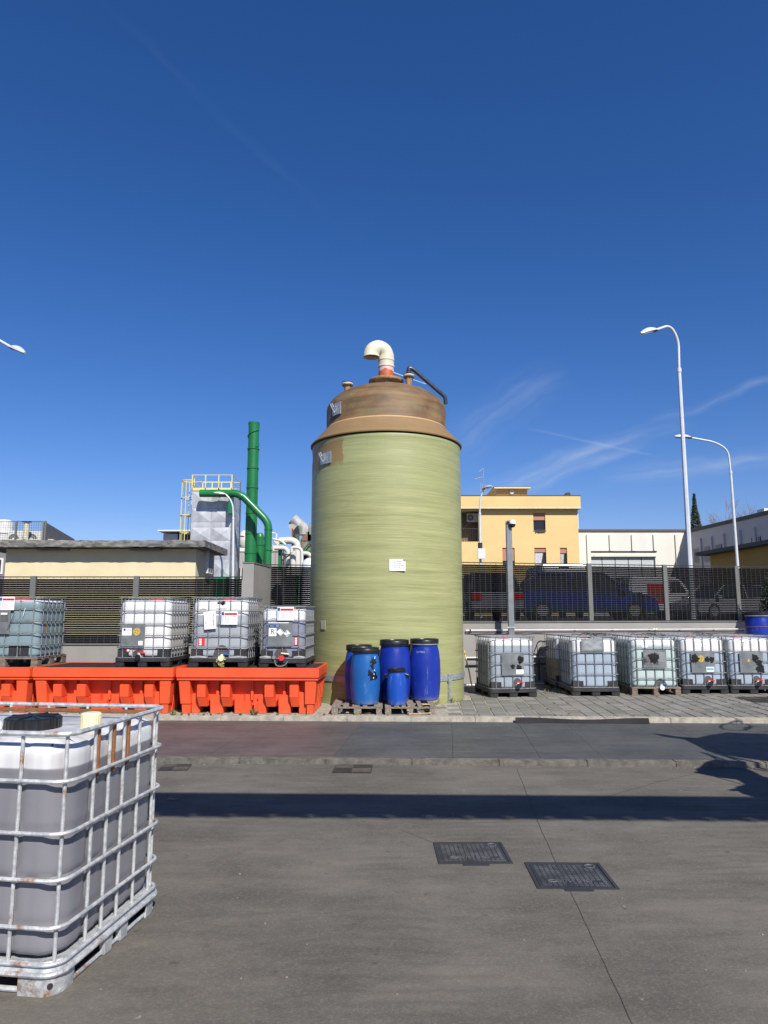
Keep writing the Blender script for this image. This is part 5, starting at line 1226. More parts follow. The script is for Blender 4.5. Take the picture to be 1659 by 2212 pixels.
# ------------------------------------------------------------------ buildings
def img_box(D, u0, u1, v0, v1, dep, z_base=None):
    """box whose front face sits at distance D and shows between the given picture lines"""
    a = at(u0, v0, D); b = at(u1, v1, D); return a.x, b.x, D, D+dep, (b.z if z_base is None else z_base), a.z
CREAMW = mat('plaster_cream', (0.62, 0.54, 0.34), 0.9, var=.05, vscale=1.5, bump=.3, bscale=30)
SLABM = mat('roof_slab_concrete', (0.07, 0.066, 0.062), 0.95, col2=(0.25, 0.24, 0.225), vscale=3.5, stretch=(1, 1, 2.2), bump=.9, bscale=14, detail=9)
cb = thing('cream_cabin', 'low cream rendered cabin with flaking flat concrete roof behind the left fence', 'building', (0, 0, 0))
D = 24.0; xa = at(13, 1200, D).x; xb = at(423.5, 1200, D).x; zt = at(200, 1185.5, D).z; zr = at(200, 1167, D-.5).z
MB().box(xa, xb, D, D+2.6, .9, zt).build('wall', CREAMW, cb)
sb = MB(); xs = [xa-1.1+(xb-xa+1.5)*k/60 for k in range(61)]; random.seed(9)
vs = []; 
for i, x in enumerate(xs):
    for (y, z) in ((D-.5, zt+.01+random.uniform(0, .03)), (D-.5-random.uniform(0, .02), (zt+zr)/2+random.uniform(-.03, .03)), (D-.49, zr+random.uniform(-.015, .015)), (D+3.0, zr), (D+3.0, zt+.01)): vs.append((x, y, z))
fs = [(4, 3, 2, 1, 0), tuple(60*5+k for k in range(5))]+[(i*5+k, (i+1)*5+k, (i+1)*5+(k+1) % 5, i*5+(k+1) % 5) for i in range(60) for k in range(5)]
sb.add(vs, fs); sb.build('roof_slab', SLABM, cb)
for u in (220, 590): 
    p = at(u*.54*1.0, 1190, D); MB().box(p.x-.5, p.x+.5, D-.3, D-.002, zt-.06, zt-.001).build('soffit_recess', CAPM, cb)
vt = thing('wall_vent', 'white louvred air vent box on the side wall of the cream cabin', 'vent', (xb+.002, D+1.5, 0)); za = at(445, 1185, D+1.4).z; zb_ = at(445, 1222, D+1.4).z
MB().box(0, .14, -.36, .36, zb_-.28, za-.06).build('vent_box', mat('vent_white', (.62, .60, .56), .6), vt)
for k in range(10): 
    z = zb_-.22+k*(za-zb_+.1)/10
    for yy in (-.28, .04): MB().box(.125, .146, yy, yy+.24, z, z+.06).build('louvre_slot', CAPM, vt)
# far left grey building with screened roof
GBM = mat('grey_cladding', (0.20, 0.195, 0.18), 0.8, var=.08, vscale=.8); ACW = mat('ac_white', (0.60, 0.60, 0.57), .6, var=.06); DARK = mat('dark_recess', (.025, .025, .027), .7)
BRICKG = mat('grey_siding', (.17, .17, .17), .85, var=.15, vscale=2, stretch=(.3, 1, 9))
gb = thing('grey_building', 'grey building at the far left with a mesh screened roof full of cooling units', 'building', (0, 0, 0)); D = 42
x0 = at(-120, 1200, D).x; x1 = at(91, 1125, D).x; z1 = at(50, 1168, D).z; zt2 = at(91, 1125.5, D).z
MB().box(x0, x1+.0, D, D+9, .9, z1).build('wall', BRICKG, gb)
e0 = at(91, 1126, D); e1 = at(160, 1138, 52.5)
MB().hexa([(e0.x, D, z1-1), (e0.x+.1, D, z1-1), (e1.x+.1, 52.5, z1-1), (e1.x, 52.5, z1-1), (e0.x, D, zt2), (e0.x+.1, D, zt2), (e1.x+.1, 52.5, zt2), (e1.x, 52.5, zt2)]).build('parapet_panel', GBM, gb)
MB().box(x0, x1, D-.01, D+.02, z1, z1+.04).build('screen_rail', DARK, gb); MB().box(x0, x1, D-.01, D+.02, zt2-.03, zt2).build('screen_rail', DARK, gb)
for u in (31, 90): p = at(u*1.08, 1150, D); MB().box(p.x-.05, p.x+.05, D-.03, D+.05, z1-.5, zt2).build('screen_post', CAPM, gb)
mb = MB(); x = x0
while x < x1: mb.box(x-.006, x+.006, D, D+.006, z1, zt2); x += .14
z = z1
while z < zt2: mb.box(x0, x1, D+.007, D+.013, z-.008, z+.008); z += .10
mb.build('screen_mesh', DARK, gb, kind='stuff')
rfz = z1-.4
def ac_unit(x, y, z, w, h, label, d=.45, grp_='cooling units on the grey roof'):
    o = thing('cooling_unit', label, 'air conditioner', (x, y, z), 0, grp_)
    MB().box(-w/2, w/2, 0, d, 0, h).build('casing', ACW, o, bevel=.01)
    mb = MB(); cx = -w*.2; r_ = min(h*.42, w*.28); mb.cyl((cx, -.012, h*.5), (cx, .02, h*.5), r_, 24); mb.build('fan_grille', mat('fan_grey', (.12, .12, .12), .6) if 'fan_grey' not in bpy.data.materials else bpy.data.materials['fan_grey'], o)
    mb = MB(); mb.cyl((cx, -.025, h*.5), (cx, .0, h*.5), r_*.27, 12)
    for k in range(3): mb.tube([(cx+r_*q*math.cos(0), -.016, h*.5) if False else (cx+r_*(k+1)/3.2*math.cos(a*.3927), -.016, h*.5+r_*(k+1)/3.2*math.sin(a*.3927)) for a in range(16)], .006, 4, closed=True)
    mb.build('fan_hub', ACW, o); return o
for (u, v, w_, h_, lab) in ((77, 1166, 1.35, 1.05, 'white cooling unit with round fan nearest the grey parapet panel'), (38, 1168, 1.2, 1.1, 'white cooling unit with round fan left of the vent chimney')):
    p = at(u*1.0, 1160, 44); ac_unit(p.x, 44, z1-.25, w_, h_, lab)
p = at(55.5, 1160, 43.2); o = thing('vent_chimney', 'cream vent chimney with flat cap between the two cooling units', 'chimney', (p.x, 43.2, z1-.3)); MB().cyl((0, 0, 0), (0, 0, 1.5), .17, 16).build('flue', CREAM, o, smooth=True); MB().cyl((0, 0, 1.56), (0, 0, 1.6), .27, 16).build('chimney_cap', DARK, o)
p = at(8, 1160, 46); o = thing('roof_extractor', 'rounded grey roof extractor at the far left edge of the screened roof', 'extractor', (p.x, 46, z1-.3)); MB().lathe([(.9, 0), (.9, 1.1), (.95, 1.12), (.8, 1.35), (.55, 1.4), (.55, 1.85), (.4, 2.05), (.05, 2.1)], 24).build('cowl', ACW, o, smooth=True)
p = at(62, 1160, 43.5); o = MB().box(-1.7, 1.5, 0, .2, 0, .55).build('roof_plinth', CREAM, gb, loc=(p.x, 43.5, z1-.3))
w_ = at(3, 1222, D); MB().box(w_.x-1.6, w_.x+.12, D-.05, D-.002, w_.z-.5, w_.z+.45).build('window', ACW, gb); MB().box(w_.x-1.5, w_.x+.0, D-.06, D-.051, w_.z-.4, w_.z+.35).build('window_pane', DARK, gb)
# silver tower
SILV = mat('stainless_cladding', (0.36, 0.37, 0.39), 0.5, col2=(0.54, 0.555, 0.575), vscale=.9, metal=.38, stretch=(1.5, 1.5, .6), detail=7, dirt=.05)
tw = thing('silver_tower', 'square silver clad tower of creased metal panels with yellow railings on top', 'tower', (0, 0, 0)); D = 50
x0 = at(411.5, 1150, D).x; x1 = at(498, 1150, D).x; zt = at(450, 1060, D).z; W = x1-x0; sd = 3.4
SK = 0.0
MB().box(x0+.03, x1-.03, D+.03, D+sd-.03, .9, zt-.02).build('core', SILV, tw)
def panel(cx, cy, z0, z1, w, side=False, amp=.07):
    h = w/2-.006; q = MB(); zc = (z0+z1)/2
    if not side: vs = [(cx-h, cy, z0+.006), (cx+h, cy, z0+.006), (cx+h, cy, z1-.006), (cx-h, cy, z1-.006), (cx, cy-amp, zc)]
    else: vs = [(cx, cy-h, z0+.006), (cx, cy+h, z0+.006), (cx, cy+h, z1-.006), (cx, cy-h, z1-.006), (cx+amp, cy, zc)]
    q.add(vs, [(0, 1, 4), (1, 2, 4), (2, 3, 4), (3, 0, 4)]); return q.build('panel', SILV, tw)
edges = [0.9]; z = zt; seq = [1.26, 1.0, .37, .95, .95, .37, 1.15, 1.0, .37, .95, .95]; edges = [zt]
for s in seq:
    z -= s; 
    if z < 1.0: break
    edges.append(z)
for i in range(len(edges)-1):
    zt_, zb_ = edges[i], edges[i+1]; flat = (zt_-zb_) < .5
    for k in range(2): panel(x0+W*(k+.5)/2, D, zb_, zt_, W/2, amp=.006 if flat else .075)
    for k in range(2): panel(x1, D+sd*(k+.5)/2, zb_, zt_, sd/2, True, amp=.006 if flat else .06)
YEL = mat('railing_yellow', (0.68, 0.59, 0.22), .5, var=.08)
rl = thing('tower_railing', 'yellow guard railing around the platform on top of the silver tower', 'railing', (0, 0, 0))
MB().box(x0-.08, x1-.0, D-.06, D+.02, zt, zt+.20).build('toe_board', YEL, rl); MB().box(x1-.0, x1+.08, D-.06, D+sd, zt, zt+.20).build('toe_board', YEL, rl)
rt = []
yb = D+sd
for y in (D-.03, yb-.5):
    n = 4 if y > D+1 else 3
    for k in range(n+1):
        x = x0+(W)*k/n; rt.append((x, y))
    for zz in (.62, 1.12): MB().box(x0-.03, x1+.03, y-.025, y+.025, zt+zz, zt+zz+.035).build('rail', YEL, rl)
for x in (x0-.03, x1+.03):
    for zz in (.62, 1.12): MB().box(x-.025, x+.025, D-.03, yb-.5, zt+zz, zt+zz+.035).build('rail', YEL, rl)
for x, y in rt: MB().box(x-.032, x+.032, y-.03, y+.03, zt, zt+1.15).build('post', YEL, rl)
lad = thing('caged_ladder', 'yellow and grey caged ladder on the left side of the silver tower', 'ladder', (x0-.75, D+1.4, 0)); zl0 = 5.5
for dy in (-.25, .25): MB().box(.42, .48, dy-.03, dy+.03, zl0, zt+1.2).build('stringer', YEL, lad)
z = zl0+.2
while z < zt+1.0: MB().cyl((.45, -.25, z), (.45, .25, z), .018, 6).build('rung', GALV, lad); z += .33
for k in range(7):
    a = R(90+180*k/6); xx, yy = .05+.42*math.cos(a)-.0, .42*math.sin(a); m_ = YEL if k % 2 == 0 else GALV
    MB().box(xx-.022, xx+.022, yy-.022, yy+.022, 6.1, zt+1.0).build('cage_bar', m_, lad)
for k in range(5):
    z = 6.15+k*(zt+.95-6.15)/4; MB().tube([(.45, .42, z)]+[(.05+.43*math.cos(R(90+180*j/10)), .43*math.sin(R(90+180*j/10)), z) for j in range(11)]+[(.45, -.42, z)], .04, 6).build('cage_hoop', YEL, lad)
# green stack and ducts
GREEN = mat('green_enamel', (0.012, 0.150, 0.044), 0.33, var=.10, vscale=.7, spec=.5)
def stack_(label, u, vtop, D, r_, rings, strake=False, group=None):
    p = at(u, 1150, D); zt = at(u, vtop, D).z; o = thing('green_stack', label, 'chimney', (p.x, D, 0)); mb = MB(); n = 28
    mb.lathe([(r_*1.06, .9), (r_*.98, zt-.35), (r_*.98, zt-.3), (r_*1.08, zt-.12), (r_*1.08, zt)], n, cap=False); mb.lathe([(r_*.9, zt-1.5), (r_*1.04, zt)], n, cap=False); mb.build('stack_shell', GREEN, o, smooth=True)
    for v in rings:
        z = at(u, v, D).z; MB().lathe([(r_, z-.04), (r_*1.13, z-.04), (r_*1.13, z+.04), (r_, z+.04)], n).build('flange', GREEN, o)
    for k in range(6):
        a = k*math.pi/3+.35; c, s = math.cos(a), math.sin(a); zlo = 1.0; zhi = at(u, rings[0], D).z if rings else zt
        mb = MB(); mb.rbox(r_*.98, r_*1.06, -.035, .035, zlo, zhi, Matrix.Rotation(a, 3, 'Z'), (0, 0, 0)); mb.build('stiffener', GREEN, o)
    if strake:
        z1_ = zt-.25; z0_ = at(u, rings[0], D).z+.1; pts = []
        for k in range(60): f = k/59; a = -1.0+f*2*math.pi*1.35; pts.append((r_*1.03*math.cos(a), r_*1.03*math.sin(a), z0_+(z1_-z0_)*f))
        MB().tube(pts, .055, 6).build('helical_strake', GREEN, o, smooth=True)
    return o
stack_('tall green chimney stack with a spiral fin near its top, right of the silver tower', 542.5, 913, 50.6, .388, [970, 1012, 1054, 1109, 1153, 1195], True)
stack_('short green stack with domed top behind the tall green chimney', 561.5, 1160, 52, .31, [1177, 1210])
dm_ = at(561.5, 1160, 52); MB().lathe([(.30, -.1), (.29, .1), (.2, .27), (.02, .33)], 24).build('stack_dome', GREEN, None, smooth=True, loc=dm_+Vector((0, 0, .0)), label='round green cap on the short stack behind the tall chimney', category='stack cap')
dd = thing('green_duct', 'thick green duct running along the silver tower top then elbowing down beside the chimney', 'duct', (0, 0, 0)); Dd = 49.15
def c5(x, y): return (600+x/2.552)*.54004, (1650+y/2.552)*.54004
pts = [at(*c5(510, 826), Dd), at(*c5(880, 826), Dd), at(*c5(950, 856), Dd), at(*c5(1175, 1088), Dd), at(*c5(1209, 1150), Dd)]
last = pts[-1].copy(); last.z = 1.0; pts.append(last)
MB().tube(arc_path(pts, .28, 5), .265, 24).build('duct_tube', GREEN, dd, smooth=True)
def ringat(p, d, r_=.30, t_=.035):
    d = Vector(d).normalized(); MB().cyl(p-d*t_, p+d*t_, r_, 24).build('duct_flange', GREEN, dd)
for (x, y, d) in ((712, 826, (1, 0, 0)), (838, 826, (1, 0, 0)), (935, 858, (1, 0, -.75)), (1078, 990, (1, 0, -1)), (1209, 1195, (0, 0, 1)), (1209, 1405, (0, 0, 1))): ringat(at(*c5(x, y), Dd), d)
q = at(*c5(820, 900), Dd); MB().box(q.x-.12, q.x+.12, Dd-.05, Dd+.6, q.z-.9, q.z+.6).build('duct_bracket', GREEN, dd)
q = at(540, 1235, 47.5); MB().box(at(458, 1240, 48.2).x, at(506, 1240, 48.2).x, 48.2, 49.9, .9, at(480, 1245, 47.5).z).build('green_tank_base', GREEN, None, label='low green steel base at the foot of the silver tower above the left fence', category='base')
# lamp posts
LAMP = mat('lamp_post_white', (0.58, 0.60, 0.61), .45, var=.06, vscale=2, metal=.15); LG = mat('lamp_glass', (.34, .35, .33), .3); LD = mat('lamp_underside', (.05, .05, .055), .5)
def lamp_head(o, p, d, L=.72, w=.28, m=None):
    d = Vector(d).normalized(); s = d.cross(Vector((0, 0, 1))).normalized(); up = s.cross(d).normalized()
    n = 16; vs = []; rows = 7
    for j in range(rows+1):
        f = j/rows
        for k in range(n):
            a = 2*math.pi*k/n; ww = w/2*math.sin(math.pi*(0.10+.84*f))**.65; tz = .10*math.sin(math.pi*(.12+.78*f))
            zz = max(0, math.sin(a))*tz*1.3+min(0, math.sin(a))*tz*.18
            vs.append(p+d*(L*f)+s*(ww*math.cos(a))+up*zz)
    fs = [(j*n+k, j*n+(k+1) % n, (j+1)*n+(k+1) % n, (j+1)*n+k) for j in range(rows) for k in range(n)]+[tuple(reversed(range(n))), tuple(rows*n+k for k in range(n))]
    MB().add(vs, fs).build('lamp_housing', m or LAMP, o, smooth=True)
    q = MB(); pts = [p+d*(L*.55+.40*L*math.cos(a))+s*(w*.40*math.sin(a))-up*.022 for a in [2*math.pi*k/20 for k in range(20)]]; q.add(pts+[v-up*.012 for v in pts], [tuple(range(20)), tuple(range(20, 40))]+[(k, (k+1) % 20, 20+(k+1) % 20, 20+k) for k in range(20)]); q.build('lamp_glass', LG, o)
    q = MB(); q.cyl(p-d*.10, p+d*.10-up*.015, .045, 10); q.build('lamp_joint', LD, o, smooth=True)
def lamp(label, D, base_uv, joint_uv, path_uv, head_uv, r0, r1, zb=1.4, hd=(-1, -.25, .0), ra=None, headL=.7, dy=0.0, rnd=12):
    b = at(*base_uv, D); j = at(*joint_uv, D); o = thing('street_lamp', label, 'street lamp', (b.x, D, zb), 0, 'curved street lamps')
    loc = Vector((b.x, D, zb)); ra = ra or r1*.75
    MB().tube([Vector((0, 0, 0)), Vector((j.x-b.x, 0, j.z-zb))], [r0, r1], 8 if D < 25 else 12).build('pole', LAMP, o)
    MB().cyl(Vector((j.x-b.x, 0, j.z-zb-.06)), Vector((j.x-b.x, 0, j.z-zb+.06)), r1*1.25, 12).build('pole_collar', LAMP, o)
    P = [j-loc]+[at(*q, D)-loc for q in path_uv]
    h = at(*head_uv, D)-loc
    if dy: 
        for k in range(1, len(P)): P[k].y += dy*(k/len(P))**2*.8
        h.y += dy
    P.append(h); 
    MB().tube(arc_path(P, .9, 8), ra, rnd).build('arm', LAMP, o, smooth=True)
    lamp_head(o, h, hd, headL); return o
lamp('tallest near street lamp with faceted pole behind the right fence', 21.0, (1490, 1225), (1467, 800), [(1464.5, 735), (1445, 705)], (1409, 721), .088, .056, hd=(-.62, -.35, -.27), dy=-.3, headL=.74)
lamp('slimmer street lamp farther right behind the fence, its head crossing the near pole', 30.0, (1594, 1225), (1578.5, 1021), [(1573, 972), (1545, 955)], (1491, 945), .065, .05, hd=(-1, -.1, .02), headL=.72)
o = lamp('street lamp at the left picture edge, only its head and arm showing', 21.0, (-66, 1300), (-58, 850), [(-56, 730), (-25, 722)], (35, 758), .088, .056, hd=(.65, -.35, -.34), dy=-.3, headL=.74, zb=.9)
lamp('thin white street lamp standing before the silver tower', 46.6, (505.5, 1240), (504, 1120), [(503, 1092), (497, 1078)], (488, 1068), .11, .07, hd=(-1, -.2, .1), headL=.8, zb=.9)
lamp('thin street lamp in front of the yellow building with a white box on its pole', 40.0, (1037.5, 1225), (1036.5, 1110), [(1037, 1078), (1043, 1062)], (1045, 1056), .08, .06, hd=(.5, -.8, .05), headL=.7)
p = at(1039.5, 1195.5, 39.8); bx = MB().box(-.22, .22, 0, .16, -.30, .28).build('junction_box', ACW, None, loc=(p.x, 39.7, p.z), label='white junction box strapped to the lamp pole before the yellow building', category='box')
p = at(1037.5, 1180, 39.8); MB().cyl((0, 0, -.15), (0, 0, .2), .13, 10).build('siren', DARK, None, loc=(p.x, 39.85, p.z), label='small black device on the lamp pole above the white junction box', category='device')
p = at(766, 1140, 20); 
q = at(*((940+860/5.184)*.54004, (2050+435/5.184)*.54004), 70.0); o = thing('street_lamp', 'tiny distant street lamp above the white factory pipes', 'street lamp', (q.x, 70, .9)); MB().cyl((0, 0, 0), (0, 0, q.z-.9), .12, 8).build('pole', LAMP, o); lamp_head(o, Vector((0, 0, q.z-.9)), (-1, 0, 0), 1.1, .5)
# factory behind: grey panels, white pipes, hood, corrugated shed
PANELC = mat('precast_panel', (.34, .33, .31), .9, var=.06, vscale=.8); WHT = mat('duct_white', (.56, .545, .48), .42, var=.05, vscale=.8); CORR = mat('corrugated_old', (.20, .17, .14), .8, col2=(.42, .38, .33), vscale=2)
def c6(x, y): return (940+x/5.184)*.54004, (2050+y/5.184)*.54004
fb = thing('factory_building', 'pale precast panel factory with dark louvre band behind the green stacks', 'building', (0, 0, 0)); D = 62
a = at(*c6(-60, 590), D); b_ = at(*c6(975, 590), D)
zA = at(*c6(100, 805), D).z; MB().box(a.x, b_.x, D, D+12, .9, zA).build('wall', PANELC, fb)
zB = at(*c6(100, 642), D).z; MB().box(a.x, at(*c6(600, 600), D).x, D+.6, D+11, zA, zB).build('louvre_band', DARK, fb)
for k in range(5): z = zA+.2+k*(zB-zA-.2)/5; MB().box(a.x, at(*c6(600, 600), D).x, D+.3, D+.6, z, z+.08).build('louvre_blade', GBM, fb)
zC = at(*c6(100, 600), D).z; MB().box(a.x, at(*c6(600, 600), D).x, D, D+11.5, zB, zC).build('roof_fascia', ACW, fb)
MB().box(a.x, b_.x, D-.08, D+.1, zA-.02, at(*c6(100, 805), D).z+.45).build('parapet', ACW, fb)
for k in range(4):
    x = a.x+(b_.x-a.x)*(k+.5)/4; MB().box(x-.03, x+.03, D-.02, D-.001, .9, zA-.05).build('panel_joint', GBM, fb)
x = at(*c6(80, 1270), D); MB().box(x.x-.9, x.x+.9, D-.06, D-.002, x.z-.5, x.z+.5).build('window', DARK, fb)
for k in range(4): MB().box(x.x-.85+k*.5, x.x-.75+k*.5, D-.09, D-.06, x.z-.5, x.z+.5).build('window_bar', ACW, fb)
p = at(*c6(180, 500), 58); o = MB().lathe([(.25, 0), (.42, .3), (.45, .8), (.30, 1.2), (.12, 1.4)], 20).build('roof_cowl', WHT, None, smooth=True, loc=(p.x, 58, p.z-.9), label='white rounded cowl on the factory roof left of the tall chimney', category='cowl')
p0 = at(*c6(30, 485), 55); p1 = at(*c6(200, 500), 55); MB().cyl(p0, p1, .05, 6).build('roof_pipe', ACW, None, label='thin white pipe crossing between the silver tower and the chimney', category='pipe')
def wp(label, pts, r_, D, rad=.6, name='white_pipe'):
    P = [at(*c6(x, y), D+(dz if dz else 0)) for x, y, dz in pts]; return MB().tube(arc_path(P, rad, 6), r_, 18).build(name, WHT, None, smooth=True, label=label, category='pipe')
wp('largest white pipe arching over the factory and down', [(920, 590, 0), (1180, 575, 0), (1290, 640, 0), (1290, 1300, 0)], .26, 52, 1.1)
wp('white pipe curving down left of the tapered white column', [(820, 735, 0), (1030, 735, 0), (1100, 800, 0), (1100, 1300, 0)], .165, 50, .7)
wp('white pipe looping from the white column over to the right downpipe', [(1175, 830, 0), (1175, 720, 0), (1385, 735, 0), (1388, 1300, 0)], .115, 49, .4)
wp('stout vertical white column among the factory pipes', [(1205, 800, 0), (1205, 1300, 0)], .20, 49.8, .3)
wp('thin white pipe sloping above the factory parapet', [(780, 548, 0), (960, 590, 0), (1015, 640, 0), (1050, 670, 0)], .085, 51, .4)
wp('thin white handrail pipe on the factory parapet', [(780, 790, 0), (960, 790, 0), (985, 840, 0), (985, 1000, 0)], .05, 51, .3)
for i, (x0_, y0_, x1_, y1_) in enumerate([(810, 600, 950, 680), (830, 640, 1000, 600), (790, 680, 800, 790), (850, 590, 900, 740)]):
    wp(['short white slanting duct above the parapet', 'white cross duct above the parapet', 'white upright duct stub left of the pipe cluster', 'white bent stub in the pipe cluster'][i], [(x0_, y0_, 1), (x1_, y1_, 1)], .10, 52)
p = at(*c6(1500, 980), 47); MB().lathe([(.62, -3.5), (.62, -.5), (.58, -.2), (.45, .0), (.25, .13), (.03, .17)], 28).build('white_vessel', mat('vessel_white', (.72, .73, .75), .35), None, smooth=True, loc=(p.x+.25, 47, p.z-.02), label='white domed vessel just left of the green tank beyond the fence', category='vessel')
wp('silver elbow duct above the white vessel', [(1420, 850, 0), (1510, 850, 0), (1590, 920, 0)], .17, 53, .4)
GALVH = mat('hood_sheet', (.24, .235, .22), .6, col2=(.40, .39, .37), vscale=1.2, stretch=(3, 3, .6))
hd_ = thing('discharge_hood', 'large angular metal discharge hood standing above the white factory pipes', 'hood', (0, 0, 0)); Dh = 52
P = [at(*c6(x, y), Dh) for x, y in [(1095, 262), (1175, 228), (1300, 275), (1180, 420)]]; Q = [at(*c6(x, y), Dh+1.2) for x, y in [(1345, 440), (1290, 545), (1200, 530)]]
MB().add([P[0], P[1], P[2], P[3]], [(0, 1, 2, 3)]).build('hood_mouth', GALVH, hd_)
mb = MB(); A_ = P[2]; mb.add([P[2]+Vector((0, .01, 0)), Q[0], Q[1], Q[2], P[3]+Vector((0, .01, 0)), P[1]+Vector((0, 1.4, 0)), P[0]+Vector((0, 1.4, 0))], [(0, 4, 3, 2, 1), (0, 1, 5), (4, 6, 3), (5, 6, 3, 2, 1), (5, 0, 4, 6)]); mb.build('hood_body', GALVH, hd_)
mb = MB(); mb.tube([P[2], P[3]], .035, 6); mb.build('hood_seam', DARK, hd_)
mb = MB(); q = at(*c6(1190, 500), Dh); mb.cyl(q+Vector((0, 0, -1.2)), q+Vector((0, 0, .6)), .06, 6); mb.build('hood_stay', RUST, hd_)
sh = thing('corrugated_shed', 'rusty corrugated shed with brown crates and twin roof cowls left of the tank', 'shed', (0, 0, 0)); Ds = 56
a = at(*c6(1350, 540), Ds); b_ = at(*c6(1700, 790), Ds); mb = MB(); n = 28; vs = []
for k in range(n+1): x = a.x+(b_.x-a.x)*k/n; y = Ds+(.12 if k % 2 else 0); vs += [(x, y, b_.z), (x, y, a.z)]
mb.add(vs, [(2*k, 2*k+2, 2*k+3, 2*k+1) for k in range(n)]); mb.build('corrugated_sheet', CORR, sh)
MB().box(a.x, b_.x, Ds+.2, Ds+6, .9, a.z).build('shed_body', DARK, sh); MB().box(a.x-.1, b_.x, Ds-.3, Ds-.1, b_.z-.25, b_.z).build('green_beam', GREEN, sh)
MB().tube([at(*c6(1420, 770), Ds-.3), at(*c6(1600, 570), Ds-.3)], .06, 6).build('green_brace', GREEN, sh); MB().box(a.x-.2, a.x-.05, Ds-.2, Ds, .9, a.z+1.0).build('green_post', GREEN, sh)
for k in range(3):
    x = at(*c6(1380+k*125, 490), Ds); MB().box(0, 1.15, 0, 1.2, -.35, .35).build('brown_crate', mat('crate_brown', (.20, .11, .07), .8) if k == 0 else bpy.data.materials['crate_brown'], None, loc=(x.x, Ds, x.z), label=['brown crate on the shed roof, leftmost one', 'brown crate on the shed roof, next to the leftmost', 'brown crate on the shed roof touching the tank outline'][k], category='crate', group='brown crates on the corrugated shed')
for k, sgn in ((0, -1), (1, 1)):
    x = at(*c6(1480+(k*60), 430), Ds); mb = MB(); mb.tube(arc_path([Vector((0, 0, 0)), Vector((0, 0, .5)), Vector((sgn*.9, 0, 1.25))], .4, 5), [.45]*5+[.5]*4 if False else .48, 14); mb.build('roof_cowl', GALVH, None, smooth=True, loc=(x.x+sgn*.25, Ds+.4, x.z-.1), label=['left of the twin curved metal cowls on the shed roof', 'right of the twin curved metal cowls on the shed roof'][k], category='cowl')
gx = at(*c6(945, 950), 50.5); MB().box(-.15, .15, 0, .1, -.75, .75).build('green_board', GREEN, None, loc=(gx.x, 50.3, gx.z), label='narrow green panel on the bracket beside the white pipes', category='panel')
br = MB(); 
for (x0_, y0_, x1_, y1_) in [(965, 885, 1155, 870), (960, 1000, 1150, 870), (965, 830, 965, 1080), (1010, 780, 1010, 1080), (960, 820, 1060, 930)]: br.cyl(at(*c6(x0_, y0_), 48.5), at(*c6(x1_, y1_), 48.5), .045, 6)
br.build('steel_bracket', DARK, None, label='dark steel bracket arms in front of the white factory pipes', category='bracket')
# white box building left
p0 = at(353, 1153, 66); p1 = at(400, 1170, 66); o = thing('white_shed', 'small white flat roofed block left of the silver tower', 'building', (0, 0, 0)); MB().box(p0.x, p1.x+1, 66, 72, .9, p0.z).build('wall', ACW, o); MB().box(p0.x-.3, p1.x+1, 65.2, 73, p0.z+.15, p0.z+.28).build('roof', ACW, o); MB().box(at(384, 1160, 65.9).x, p1.x+.9, 65.9, 65.99, p0.z-2, p0.z).build('dark_opening', DARK, o)
# ------------------------------------------------------------------ yellow building
YW = mat('plaster_yellow', (0.65, 0.47, 0.205), 0.9, var=.045, vscale=.6, bump=.15, bscale=20, dirt=.04); CORN = mat('cornice_pale', (.62, .55, .38), .85); ROOFG = mat('roof_flashing', (.10, .10, .09), .8); SHUT = mat('roller_shutter', (0.43, 0.20, 0.12), .7, var=.08, vscale=3, stretch=(.3, 1, 14)); CURT = mat('curtain', (.5, .5, .5), .9, var=.15, vscale=6)
def c7(x, y): return (1840+x/2.72)*.54004, (1850+y/2.72)*.54004
yb_ = thing('yellow_building', 'yellow two storey house with roller shutters and flat parapet roof beyond the fence', 'building', (0, 0, 0)); D = 60; zb = 1.4
XL = at(*c7(-250, 500), D).x; XR = at(*c7(1283, 600), D).x; XLv = at(*c7(222, 600), D).x
zpt = at(*c7(600, 362), D-.5).z; zpb = at(*c7(600, 488), D-.5).z; zw = at(*c7(600, 497), D).z
def hole_wall(x0, x1, z0, z1, y, th, holes, name, m, parent):
    xs = sorted({x0, x1}|{h[0] for h in holes}|{h[1] for h in holes}); zs = sorted({z0, z1}|{h[2] for h in holes}|{h[3] for h in holes}); mb = MB()
    for i in range(len(xs)-1):
        for j in range(len(zs)-1):
            cx, cz = (xs[i]+xs[i+1])/2, (zs[j]+zs[j+1])/2
            if any(h[0] < cx < h[1] and h[2] < cz < h[3] for h in holes): continue
            mb.box(xs[i], xs[i+1], y, y+th, zs[j], zs[j+1])
    return mb.build(name, m, parent)
def wr(x0, x1, y0, y1): 
    a = at(*c7(x0, y0), D); b = at(*c7(x1, y1), D); return (a.x, b.x, b.z, a.z)
wins = {'top': wr(795, 932, 548, 742), 'l1': wr(460, 598, 928, 1118), 'l2': wr(808, 942, 928, 1118), 'l3': wr(1087, 1170, 928, 1118), 'bal': (XL, at(*c7(200, 500), D).x, at(*c7(30, 860), D).z, at(*c7(30, 525), D).z)}
hole_wall(XL, XR, zb, zw, D, .30, list(wins.values()), 'wall', YW, yb_)
MB().box(XL, XR, D+.305, D+9, zb, zw).build('interior_mass', DARK, yb_) if False else None
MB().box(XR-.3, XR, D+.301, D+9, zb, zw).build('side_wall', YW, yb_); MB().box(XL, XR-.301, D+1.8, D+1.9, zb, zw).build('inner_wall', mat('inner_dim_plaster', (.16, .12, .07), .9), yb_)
MB().box(XL, XR, D, D+9, zw, zw+.02).build('ceiling_slab', YW, yb_)
XRp = at(*c7(1310, 400), D-.5).x
